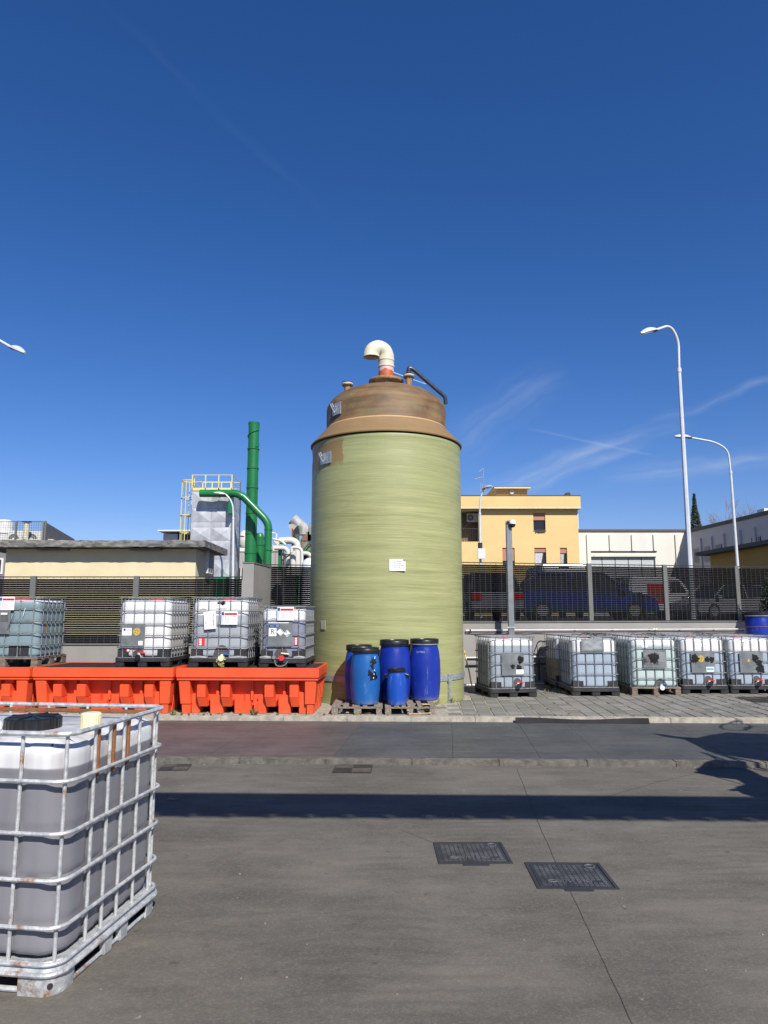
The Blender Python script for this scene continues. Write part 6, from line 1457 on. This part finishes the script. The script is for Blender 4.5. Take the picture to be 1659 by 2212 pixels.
MB().box(XL-.5, XRp, D-.5, D-.3, zpb, zpt).build('parapet', YW, yb_); MB().box(XRp-.2, XRp, D-.299, D+9, zpb, zpt).build('parapet', YW, yb_)
MB().box(XL-.5, XRp+.02, D-.52, D+9, zpb-.10, zpb-.002).build('cornice', CORN, yb_); MB().box(XL-.5, XRp+.04, D-.54, D-.26, zpt, zpt+.06).build('coping', mat('coping_brown', (.16, .08, .05), .8), yb_)
def window(rc, shut, curtain=False, label=None):
    x0, x1, z0, z1 = rc; fr = MB(); t_ = .05; y = D+.20
    for (a, b, c, d) in ((x0, x0+t_, z0, z1), (x1-t_, x1, z0, z1), (x0+t_, x1-t_, z0, z0+t_), (x0+t_, x1-t_, z1-t_, z1)): fr.box(a, b, y, y+.06, c, d)
    w = fr.build('window', mat('window_frame_brown', (.10, .05, .03), .6) if 'window_frame_brown' not in bpy.data.materials else bpy.data.materials['window_frame_brown'], yb_)
    MB().box(x0+t_, x1-t_, y+.02, y+.03, z0+t_, z1-t_).build('pane', mat('window_glass', (.015, .016, .018), .12) if 'window_glass' not in bpy.data.materials else bpy.data.materials['window_glass'], w)
    if shut: 
        zs_ = z1-(z1-z0)*shut; s = MB(); n = max(3, int((z1-zs_)/.06))
        for k in range(n): a = zs_+(z1-zs_)*k/n; s.box(x0+.01, x1-.01, y-.10, y-.08+.0, a+.004, a+(z1-zs_)/n-.002)
        s.build('shutter', SHUT, w)
        MB().box(x0+.01, x1-.01, y-.079, y-.07, zs_, z1).build('shutter_back', SHUT, w)
    if curtain:
        for (a, b) in ((x0+.06, x0+.42), (x1-.42, x1-.06)) if x1-x0 > 1 else ((x0+.06, x1-.2),):
            vs = []; n = 14
            for k in range(n+1): f = k/n; vs += [(a+(b-a)*f, y-.02+.02*math.sin(k*2.1), z1-.3), (a+(b-a)*f*.7+.0, y-.02+.02*math.sin(k*2.1), z0+.08)]
            MB().add(vs, [(2*k, 2*k+2, 2*k+3, 2*k+1) for k in range(n)]).build('curtain', CURT, w)
    MB().box(x0-.04, x1+.04, D-.04, D+.19, z0-.05, z0-.002).build('sill', mat('sill_grey', (.25, .2, .16), .8) if 'sill_grey' not in bpy.data.materials else bpy.data.materials['sill_grey'], w)
window(wins['top'], .40); window(wins['l1'], .74); window(wins['l2'], .25, True); window(wins['l3'], .30, True)
rnd = random.Random(2); cl = MB(); x0, x1, z0, _ = wins['top']; vs = []
for k in range(15): f = k/14; vs += [(x0+.15+(x1-x0-.2)*f, D-.07, z0+.06), (x0+.15+(x1-x0-.2)*f, D-.09, z0-.10-.10*rnd.random())]
cl.add(vs, [(2*k, 2*k+2, 2*k+3, 2*k+1) for k in range(14)]); cl.build('laundry', DARK, None, label='dark cloth hung over the sill of the upper window of the yellow house', category='cloth')
pp0 = at(*c7(392, 300), D+1.5); pp1 = at(*c7(730, 300), D+1.5); zph = at(*c7(500, 292), D+1.5).z
MB().box(pp0.x, pp1.x, D+1.5, D+6, zpb, zph).build('penthouse_wall', YW, yb_)
rl_ = at(*c7(372, 268), D+1.0); rr_ = at(*c7(768, 290), D+1.0); MB().box(rl_.x-.0, rr_.x, D+1.0, D+6.5, zph, zph+.14).build('penthouse_soffit', CORN, yb_)
MB().box(rl_.x-.02, rr_.x+.02, D+.98, D+6.5, zph+.142, rl_.z+.05).build('penthouse_roof', ROOFG, yb_)
sl_ = at(*c7(272, 352), D+5.5)
q = at(*c7(563, 322), D+1.45); MB().cyl((0, 0, 0), (0, -.15, 0), .20, 14).build('wall_light', ACW, None, loc=(q.x, D+1.48, q.z), label='round white wall light on the small roof block of the yellow house', category='light')
q = at(*c7(1157, 345), D); o = thing('roof_flue', 'small dark rounded flue on the right part of the yellow parapet', 'flue', (q.x, D+.2, q.z-.5)); MB().tube(arc_path([(0, 0, 0), (0, 0, .45), (.35, 0, .5)], .25, 5), .20, 12).build('elbow', DARK, o, smooth=True)
# balcony
bz = at(*c7(30, 862), D).z; bx1 = at(*c7(203, 800), D).x
bl = MB(); MB().box(XL, bx1-.02, D+.31, D+1.79, bz-.15, bz-.002).build('balcony_floor', CORN, yb_)
MB().box(XL, bx1, D-.06, D-.02, bz+1.1, bz+1.15).build('balcony_rail', DARK, yb_)
x = XL
while x < bx1: MB().box(x-.012, x+.012, D-.05, D-.03, bz, bz+1.1).build('baluster', DARK, yb_); x += .2
q = at(*c7(140, 645), D+1.2); ac_unit(q.x, D+1.2, q.z, 1.0, .75, 'white air conditioner high inside the balcony of the yellow house', .3, 'cooling units on the yellow house')
q = at(*c7(1297, 715), D+2); ac_unit(XR+.35, D+2.2, q.z, .6, 1.3, 'white air conditioner fixed to the right side wall of the yellow house', .35, 'cooling units on the yellow house')
AWN = MB(); q0 = at(*c7(25, 730), D+.6); q1 = at(*c7(115, 650), D+.6); AWN.add([q0, q0+Vector((0, 1, 0)), q1+Vector((0, 1, 0)), q1], [(0, 1, 2, 3)]); AWN.build('awning', CURT, yb_)
# antenna
an = thing('tv_antenna', 'thin rooftop television antenna on the left of the yellow house', 'antenna', (0, 0, 0)); Da = 61
a0 = at(*c7(266, 360), Da); a1 = at(*c7(252, 65), Da); MB().cyl(a0, a1, .035, 6).build('mast', GALV, an); MB().cyl(at(*c7(160, 178), Da), at(*c7(258, 155), Da), .03, 6).build('boom', GALV, an); MB().cyl(at(*c7(208, 98), Da), at(*c7(252, 65), Da), .03, 6).build('boom', GALV, an)
for k in range(4): q = at(*c7(225+k*18, 270+k*4), Da); MB().cyl(q+Vector((0, 0, -.35)), q+Vector((0, 0, .35)), .02, 5).build('antenna_element', GALV, an)
# ------------------------------------------------------------------ white warehouse, right warehouse, low yellow block
def c8(x, y): return (2250+x/2.018)*.54004, (1950+y/2.018)*.54004
WWH = mat('warehouse_cream', (0.64, 0.625, 0.55), .9, var=.04, vscale=.5, stretch=(1.5, 1.5, .35)); t, b = nodes_of(WWH)
tc = N(t, 'ShaderNodeTexCoord'); mp = N(t, 'ShaderNodeMapping'); mp.inputs['Scale'].default_value = (2.2, 2.2, .13); t.links.new(tc.outputs['Object'], mp.inputs[0]); src = b.inputs['Base Color'].links[0].from_socket
t.links.new(rgbmix(t, M_(t, 'MULTIPLY', ramp(t, noise(t, mp.outputs[0], 1.0, 6, .7), .60, .74), .75), src, (.42, .24, .09)), b.inputs['Base Color'])
wh = thing('white_warehouse', 'cream flat warehouse front with rust streaks and a grey folding gate', 'building', (0, 0, 0)); D = 70
x0 = at(*c8(120, 500), D).x; x1 = at(*c8(1000, 400), D).x+.0; zt = at(*c8(500, 356), D).z
gx0 = at(*c8(216, 560), D).x; gx1 = at(*c8(748, 560), D).x; gz = at(*c8(400, 562), D).z
hole_wall(x0-6, x1, 1.4, zt, D, .4, [(gx0, gx1, 1.4, gz)], 'wall', WWH, wh)
MB().box(x0-6, x1+1, D-.12, D+12, zt, zt+.22).build('roof_edge', mat('roof_edge_brown', (.10, .075, .06), .8), wh)
for x in (205, 388, 567, 742, 918):
    a = at(*c8(x, 380), D); MB().box(a.x-.17, a.x+.17, D-.16, D-.001, 1.4 if x in (205, 918) else gz+.6, a.z).build('pilaster', WWH, wh)
for k in range(5):
    a = gx0+(gx1-gx0)*k/5; MB().box(a+.04, a+(gx1-gx0)/5-.04, D+.22, D+.28, 1.4, gz-.03).build('gate_leaf', mat('gate_grey', (.42, .45, .46), .7, var=.06) if k == 0 else bpy.data.materials['gate_grey'], wh)
MB().box(gx0, gx1, D+.29, D+.4, 1.4, gz).build('gate_back', DARK, wh); MB().box(gx0-.1, gx1+.1, D-.12, D-.001, gz+.05, gz+.28).build('gate_lintel', WWH, wh); MB().box(gx0-.1, gx1+.1, D-.10, D-.001, gz+.50, gz+.60).build('gate_rail', DARK, wh)
# right warehouse: wall running towards us
SHW = mat('warehouse_side', (0.52, 0.51, 0.49), .9, var=.05, vscale=.4)
sw = thing('side_warehouse', 'long grey warehouse wall in shade running towards the camera on the far right', 'building', (0, 0, 0))
cr_ = at(*c8(1000, 350), 69.9); wd = Vector((.058, -1, 0)).normalized(); base = Vector((cr_.x+.01, 69.9, 0)); Ls = 34; nrm = Vector((-wd.y*-1, 0, 0))
side = Vector((1, .058, 0)).normalized()
def along(s, off, z): p = base+wd*s+side*off; return Vector((p.x, p.y, z))
def abox(mb, s0, s1, o0, o1, z0, z1): return mb.hexa([along(s0, o0, z0), along(s1, o0, z0), along(s1, o1, z0), along(s0, o1, z0), along(s0, o0, z1), along(s1, o0, z1), along(s1, o1, z1), along(s0, o1, z1)])
abox(MB(), 0, Ls, 0, 14, 1.4, zt-.2).build('wall', SHW, sw); abox(MB(), -.1, Ls+.1, -.12, 14.2, zt-.199, zt+.12).build('roof_edge', ROOFG, sw)
for s in (.6, 2.6, 4.6, 6.7, 9.3, 11.5, 14, 17): abox(MB(), s, s+.28, -.16, -.002, 1.4, zt-1.0).build('pilaster', SHW, sw)
def solve_s(u, D0=70): 
    a = (u-829.5)/F*1.0
    return (base.x-a*base.y)/(-(wd.x)+a*wd.y) if False else (a*base.y-base.x)/(wd.x-a*wd.y)
for (xa_, xb_, ya_, yb2) in ((1068, 1118, 498, 612), (1150, 1203, 482, 602), (1238, 1296, 468, 515), (1537, 1616, 408, 465)):
    s0 = solve_s(c8(xa_, 0)[0]); s1 = solve_s(c8(xb_, 0)[0]); pm_ = along(s0, 0, 0); z1_ = at(*c8(xa_, ya_), pm_.y).z; z0_ = at(*c8(xa_, yb2), pm_.y).z
    w = abox(MB(), s0, s1, -.03, -.004, z0_, z1_).build('window', DARK, sw); 
    for k in range(6): q = s0+(s1-s0)*(k+.5)/6; abox(MB(), q-.03, q+.03, -.10, -.06, z0_-.05, z1_+.05).build('window_bar', ACW, w)
a0 = solve_s(c8(1440, 0)[0]); q = along(a0, 3, zt+.2); o = MB().box(-.9, .9, -.6, .6, 0, .7).build('roof_unit', ACW, None, loc=q, label='white box unit on the roof edge of the far right warehouse', category='roof unit')
YW2 = mat('plaster_ochre', (0.50, 0.31, 0.09), .9, var=.05, vscale=.7)
D = 45; c0 = at(*c8(1190, 548), D); ob = thing('ochre_outbuilding', 'low ochre outbuilding with dark flat roof edge in front of the grey warehouse', 'building', (c0.x, D, 0)); wd2 = Vector((.038, -1, 0)).normalized(); sd2 = Vector((1, .038, 0)).normalized()
def ob_box(s0, s1, o0, o1, z0, z1): P = [wd2*s+sd2*q for s, q in ((s0, o0), (s1, o0), (s1, o1), (s0, o1))]; return MB().hexa([(p.x, p.y, z0) for p in P]+[(p.x, p.y, z1) for p in P])
zr = c0.z; ob_box(0, 14, 0, 7, 1.4, zr).build('wall', YW2, ob); ob_box(-.5, 14.5, -.7, 7.5, zr+.001, zr+.22).build('roof', ROOFG, ob)
for s in (6.2, 7.6): ob_box(s, s+.9, -.04, -.002, zr-2.0, zr-1.1).build('meter_door', mat('meter_ochre', (.40, .27, .10), .7) if s < 7 else bpy.data.materials['meter_ochre'], ob)
# ------------------------------------------------------------------ trees
BARK = mat('bark', (.12, .09, .07), .9, var=.2); CYP = mat('cypress_green', (.018, .034, .014), .8, col2=(.045, .07, .028), vscale=1.2); TW = mat('twig_pale', (.27, .22, .18), .85, var=.15)
def leafcloud(mb, n, fn, s, rnd):
    for _ in range(n):
        c, sc_ = fn(rnd); v1 = Vector((rnd.gauss(0, 1), rnd.gauss(0, 1), rnd.gauss(0, 1))).normalized(); v2 = v1.orthogonal().normalized(); q = s*sc_*rnd.uniform(.6, 1.3)
        mb.add([c-v1*q, c+v2*q*.5, c+v1*q, c-v2*q*.5], [(0, 1, 2, 3)])
def cypress(label, u, vtop, D, w, zb=1.4, seed=1):
    p = at(u, vtop, D); h = p.z-zb; o = thing('cypress_tree', label, 'tree', (p.x, D, zb)); rnd = random.Random(seed); mb = MB()
    def fn(r_):
        f = r_.random()**.8; rad = w*(.55+.45*math.sin(math.pi*min(1, f*.9+.1)))*(1-f**3.2)+.04; a = r_.uniform(0, 6.28); q = rad*(.65+.35*r_.random())*(1+.22*math.sin(a*3+f*14)); return Vector((q*math.cos(a), q*math.sin(a), .4+f*(h-.4))), 1
    leafcloud(mb, 5200, fn, .16, rnd); mb.build('crown', CYP, o); MB().cyl((0, 0, 0), (0, 0, h*.8), .18, 8, .04).build('trunk', BARK, o); return o
cypress('dark narrow cypress rising behind the corner of the warehouses', 1499, 1067, 85, .95)
def bare(label, u, vtop, D, spread, zb=1.4, seed=3):
    p = at(u, vtop, D); h = p.z-zb; o = thing('bare_tree', label, 'tree', (p.x, D, zb)); rnd = random.Random(seed); mb = MB()
    def br(a, d, L, r_, lv):
        b_ = a+d*L; mid = a.lerp(b_, .5)+Vector((rnd.gauss(0, .04), rnd.gauss(0, .04), 0))*L; mb.tube([a, mid, b_], [r_, r_*.8, r_*.6], 4, caps=False)
        if lv == 0: return
        for k in range(rnd.randint(3, 4)):
            nd = (d+Vector((rnd.gauss(0, .42), rnd.gauss(0, .42), rnd.gauss(.12, .25)))).normalized(); s = a.lerp(b_, rnd.uniform(.45, 1)); br(s, nd, L*rnd.uniform(.6, .82), r_*.55, lv-1)
    MB().cyl((0, 0, 0), (0, 0, h*.45), .25, 8, .18).build('trunk', BARK, o)
    for k in range(6): a = k*1.05+rnd.random(); br(Vector((0, 0, h*.42)), Vector((math.cos(a)*spread, math.sin(a)*spread, 1)).normalized(), h*.21, .085, 4)
    mb.build('branches', TW, o); return o
bare('leafless pale twiggy tree behind the right warehouse roof', 1602, 1058, 88, .62)
cy = at(1530, 1140, 80); mb = MB(); rnd = random.Random(8); leafcloud(mb, 900, lambda r_: (Vector((r_.uniform(-2.5, 2.5), r_.uniform(-1, 1), r_.uniform(-2, .5)+.35*math.sin(r_.random()*6))), 1), .16, rnd)
cy2 = at(1560, 1118, 74); mb.build('hedge_top', CYP, None, loc=(cy2.x+.5, 76, zt+.1), label='dark hedge top just showing over the grey warehouse roof', category='hedge')
# dark bush in front of the fence at the right edge
bp2 = at(1688, 1290, 17.0); o = thing('bush', 'dark dense bush before the fence at the right edge behind the drum', 'bush', (bp2.x, 17.0, 0)); rnd = random.Random(12); mb = MB()
def fnb(r_):
    a = r_.uniform(0, 6.28); ph = math.acos(r_.uniform(-1, 1)); q = (.75+.25*r_.random())*(1+.15*math.sin(5*a)+.12*math.sin(4*ph)); return Vector((.42*q*math.sin(ph)*math.cos(a), .26*q*math.sin(ph)*math.sin(a), 1.95+.62*q*math.cos(ph))), 1
leafcloud(mb, 4200, fnb, .035, rnd); mb.build('foliage', mat('bush_dark', (.008, .014, .007), .8, col2=(.02, .03, .014), vscale=3), o); MB().cyl((0, 0, 0), (0, 0, 1.8), .04, 8).build('stem', BARK, o)
# ------------------------------------------------------------------ vehicles beyond the right fence
GLASS = mat('car_glass', (.02, .025, .028), .08, var=.05, spec=.8); TYRE = mat('tyre', (.02, .02, .02), .8); RIM = mat('rim', (.42, .43, .45), .35, metal=.6); LRED = mat('tail_lamp', (.45, .01, .01), .25)
def car(label, x, y, z, rz, L, H, W, m, cabin, nose=.55, name='parked_car', cat='car'):
    o = thing(name, label, cat, (x, y, z), rz, 'cars parked beyond the right fence'); h = L/2; zb = .22
    body = [(-h, .35), (-h+.05, .75*H*.62/.62*.78), (-h+.25, H*.60), (cabin[0], H*.64), (cabin[3], H*.62), (h-.5, H*.56), (h-.06, H*.44), (h, .32), (h-.1, zb), (-h+.1, zb)]
    s = MB(); n = len(body); ws = [(0, .80), (.08, .96), (.2, 1.0)]
    rows = [(-W/2+.00, .0, 1), (-W/2+.0, 0, 1)]
    vs = []
    for yy, k in ((-W/2+.08, .97), (-W/2, .93), (W/2, .93), (W/2-.08, .97)):
        pass
    s.prism([(a, b_) for a, b_ in body], -W/2, W/2, ax='y'); s.build('body', m, o, bevel=.06)
    c = cabin; rf_ = MB(); rf_.hexa([(c[0], -W/2+.05, H*.62), (c[3], -W/2+.05, H*.61), (c[3], W/2-.05, H*.61), (c[0], W/2-.05, H*.62), (c[1], -W/2+.2, H), (c[2], -W/2+.2, H), (c[2], W/2-.2, H), (c[1], W/2-.2, H)]); rf_.build('glasshouse', GLASS, o, bevel=.05)
    r2 = MB(); r2.box(c[1]-.02, c[2]+.02, -W/2+.18, W/2-.18, H-.02, H+.03); r2.build('roof', m, o, bevel=.03)
    for xx, sl in ((c[0], c[1]), ((c[1]+c[2])/2-.05, (c[1]+c[2])/2-.05), (c[3], c[2])):
        for sy in (-1, 1): MB().cyl((xx, sy*(W/2-.045), H*.62), (sl, sy*(W/2-.19), H), .035, 6).build('pillar', m, o)
    for xx in (-h+.75, h-.8):
        for sy in (-1, 1):
            w = MB(); w.cyl((xx, sy*(W/2-.20), .31), (xx, sy*(W/2+.01), .31), .31, 24); w_ = w.build('wheel', TYRE, o, bevel=.02); MB().cyl((xx, sy*(W/2+.005), .31), (xx, sy*(W/2+.02), .31), .19, 14).build('rim', RIM, w_)
    for sy in (-1, 1):
        a, b_ = sorted((sy*(W/2-.35), sy*(W/2-.02))); MB().box(-h-.0, -h+.12, a, b_, H*.44, H*.57).build('tail_light', LRED, o); MB().box(h-.22, h-.035, a, b_, H*.38, H*.46).build('headlight', RIM, o); MB().box(c[3]-.25, c[3]-.05, sy*(W/2)+(-.0 if sy > 0 else -.15), sy*(W/2)+(.15 if sy > 0 else 0), H*.60, H*.70).build('mirror', m, o)
    for sy in (-1, 1): MB().box(-.1, .1, sy*W/2-(.0 if sy > 0 else .02), sy*W/2+(.02 if sy > 0 else 0), H*.5, H*.52).build('door_handle', RIM, o)
    return o
CB = mat('car_blue', (0.022, 0.050, 0.22), .2, var=.05, spec=.7); CW = mat('car_white', (.62, .62, .64), .3, var=.03); CS = mat('car_silver', (.26, .26, .28), .3, var=.05, metal=.4); CR = mat('car_red', (.42, .03, .02), .35)
ZS = 1.40
p = at(1262, 1300, 23.5); car('blue estate car parked sideways, seen through the right fence', p.x, 23.8, ZS, 0, 4.5, 1.5, 1.75, CB, (-2.1, -1.6, .55, 1.25))
p = at(1040, 1300, 25); car('pale silver hatchback seen through the fence just right of the tank', p.x, 24.5, ZS, R(95), 4.0, 1.48, 1.7, CS, (-1.9, -1.4, .4, 1.1))
p = at(1560, 1300, 29); car('pale car seen through the fence right of the tall lamp pole', p.x, 29, ZS, R(200), 4.1, 1.32, 1.65, mat('car_pale', (.30, .30, .32), .3), (-1.9, -1.4, .5, 1.2))
def van(label, x, y, rz, L, H, W, m, stripe=None):
    o = thing('parked_van', label, 'van', (x, y, ZS), rz, 'vans parked beyond the right fence'); h = L/2
    MB().prism([(-h, .35), (-h+.04, H*.9), (-h+.15, H), (h-1.35, H), (h-1.0, H*.93), (h-.45, H*.55), (h-.03, H*.42), (h, .35), (h-.1, .25), (-h+.1, .25)], -W/2, W/2, ax='y').build('body', m, o, bevel=.07)
    for sy in (-1, 1): a, b_ = sorted((sy*(W/2+.004), sy*(W/2-.01))); MB().prism([(h-1.55, H*.60), (h-.75, H*.60), (h-1.1, H*.88), (h-1.55, H*.88)], a, b_, ax='y').build('side_window', GLASS, o)
    MB().hexa([(h-.47, -W/2+.12, H*.58), (h-.46, -W/2+.12, H*.58), (h-.46, W/2-.12, H*.58), (h-.47, W/2-.12, H*.58), (h-1.0, -W/2+.15, H*.91), (h-.975, -W/2+.15, H*.91), (h-.975, W/2-.15, H*.91), (h-1.0, W/2-.15, H*.91)]).build('windscreen', GLASS, o)
    for sy in (-1, 1): a, b_ = sorted((sy*.08, sy*(W/2-.18))); MB().box(-h-.012, -h+.05, a, b_, H*.55, H*.82).build('rear_window', GLASS, o); a, b_ = sorted((sy*(W/2-.16), sy*(W/2-.03))); MB().box(-h-.015, -h+.05, a, b_, H*.35, H*.6).build('tail_light', LRED, o)
    MB().box(-h-.02, -h+.05, -.2, .2, H*.93, H*.965).build('brake_light', DARK, o)
    for xx in (-h+.9, h-.9):
        for sy in (-1, 1): w_ = MB().cyl((xx, sy*(W/2-.22), .34), (xx, sy*(W/2+.0), .34), .34, 24).build('wheel', TYRE, o, bevel=.02); MB().cyl((xx, sy*(W/2), .34), (xx, sy*(W/2+.015), .34), .19, 14).build('rim', RIM, w_)
    if stripe:
        for sy in (-1, 1): a, b_ = sorted((sy*(W/2+.003), sy*(W/2-.01))); MB().box(-h+.8, h-1.7, a, b_, H*.35, H*.8).build('side_panel', stripe, o)
    return o
p = at(1215, 1250, 31); van('white van parked tail on, its roof showing above the fence before the yellow house', p.x, 33.0, R(90), 4.8, 2.33, 1.85, CW)
p = at(1425, 1290, 30); van('white van with red side panels seen through the fence right of the gate', p.x, 30.5, R(12), 3.4, 1.75, 1.7, CW, CR)
# ------------------------------------------------------------------ things outside the frame that throw the long shadows
# overhead steel beam of a pipe bridge, above and behind the camera
def shadow_src(p, z):          # point that throws its shadow on p
    k = (z-p.z)/sv.z; return p+sv*k
s0 = gp(360, 1713, ZY); s1 = gp(1640, 1722, ZY); t0_ = gp(360, 1757, ZY); t1_ = gp(1640, 1766, ZY)
HB = 5.2
a = shadow_src(s0, HB); b_ = shadow_src(s1, HB); dv = (b_-a).normalized(); a = a-dv*9; b_ = b_+dv*9; wdt = (shadow_src(t0_, HB)-shadow_src(s0, HB)); 
nn = Vector((dv.y, -dv.x, 0)); ww = abs(wdt.dot(nn))
bb = thing('pipe_bridge', 'steel pipe bridge overhead behind the viewer that throws the long straight shadow band', 'bridge', (0, 0, 0)); STEEL = mat('bridge_steel', (.2, .2, .2), .6)
P = [a, b_, b_+nn*ww, a+nn*ww]
MB().hexa([(p.x, p.y, HB-.02) for p in P]+[(p.x, p.y, HB+.02) for p in P]).build('walkway', STEEL, bb)
mb = MB(); mb.cyl(a+nn*(ww+.07), b_+nn*(ww+.07), .022, 6); L_ = (b_-a).length; k = 0.0
while k < L_: q = a+dv*k; mb.cyl(q+nn*(ww-.01), q+dv*.28+nn*(ww+.08), .035, 6); k += .34
mb.build('edge_lattice', STEEL, bb)
for q in (a, b_): MB().box(q.x-.1, q.x+.1, q.y-.1, q.y+.1, ZY, HB-.03).build('column', STEEL, bb)
# clamshell grab on a loader arm just outside the right edge
def poly_from_shadow(uvs, z, zg=ZD, th=.05, name='tine', parent=None, m=STEEL):
    P = [shadow_src(gp(u, v, zg), z) for u, v in uvs]; mb = MB(); n = len(P)
    mb.add([(p.x, p.y, z-th/2) for p in P]+[(p.x, p.y, z+th/2) for p in P], [tuple(range(n)), tuple(range(n, 2*n))]+[(i, (i+1) % n, n+(i+1) % n, n+i) for i in range(n)]); return mb.build(name, m, parent)
def c9(x, y): return (2650+x/3.931)*.54004, (2850+y/3.931)*.54004
gr = thing('scrap_grab', 'clawed steel grab of a loader just outside the right edge, known by its spiky shadow', 'grab', (0, 0, 0))
poly_from_shadow([c9(*q) for q in [(-160, 325), (0, 345), (240, 380), (560, 405), (760, 360), (1050, 318), (1300, 330), (1700, 340), (2300, 380), (2300, 900), (1700, 770), (1300, 715), (890, 655), (720, 610), (550, 520), (370, 430), (0, 375)]], 2.45, parent=gr, name='jaw_shell')
for pts, r_ in (([(620, 630), (900, 720), (1150, 815)], .022), ([(690, 640), (960, 800)], .018), ([(820, 640), (1200, 730), (1700, 830)], .03), ([(900, 660), (1300, 790), (1750, 860)], .022)):
    P = [shadow_src(gp(*c9(*q), ZD), 2.4) for q in pts]; MB().tube(P, r_, 6).build('strut', STEEL, gr)
for cx, cy, rx, ry in ((1150, 225, 240, 60), (1520, 260, 230, 48)):
    P = [shadow_src(gp(*c9(cx+rx*math.cos(a*.314), cy+ry*math.sin(a*.314)), ZD), 2.6) for a in range(20)]; MB().tube(P, .016, 6, closed=True).build('hose_loop', BLKP, gr, smooth=True)
poly_from_shadow([c9(*q) for q in [(550, 900), (640, 850), (760, 815), (1200, 830), (1420, 930), (1550, 1000), (1760, 1040), (1760, 1700), (1500, 1345), (1300, 1290), (1180, 1225), (1050, 1225), (1165, 1205), (1200, 1170), (1340, 1145), (1280, 1110), (1200, 1060), (1120, 1045), (850, 1015), (700, 985), (500, 945), (570, 935)]], 1.75, zg=ZY, parent=gr, name='claw_plate')
P = [shadow_src(gp(*c9(*q), ZY), 1.75) for q in [(850, 1020), (1330, 1150)]]; MB().tube(P, .012, 6).build('strut', STEEL, gr)
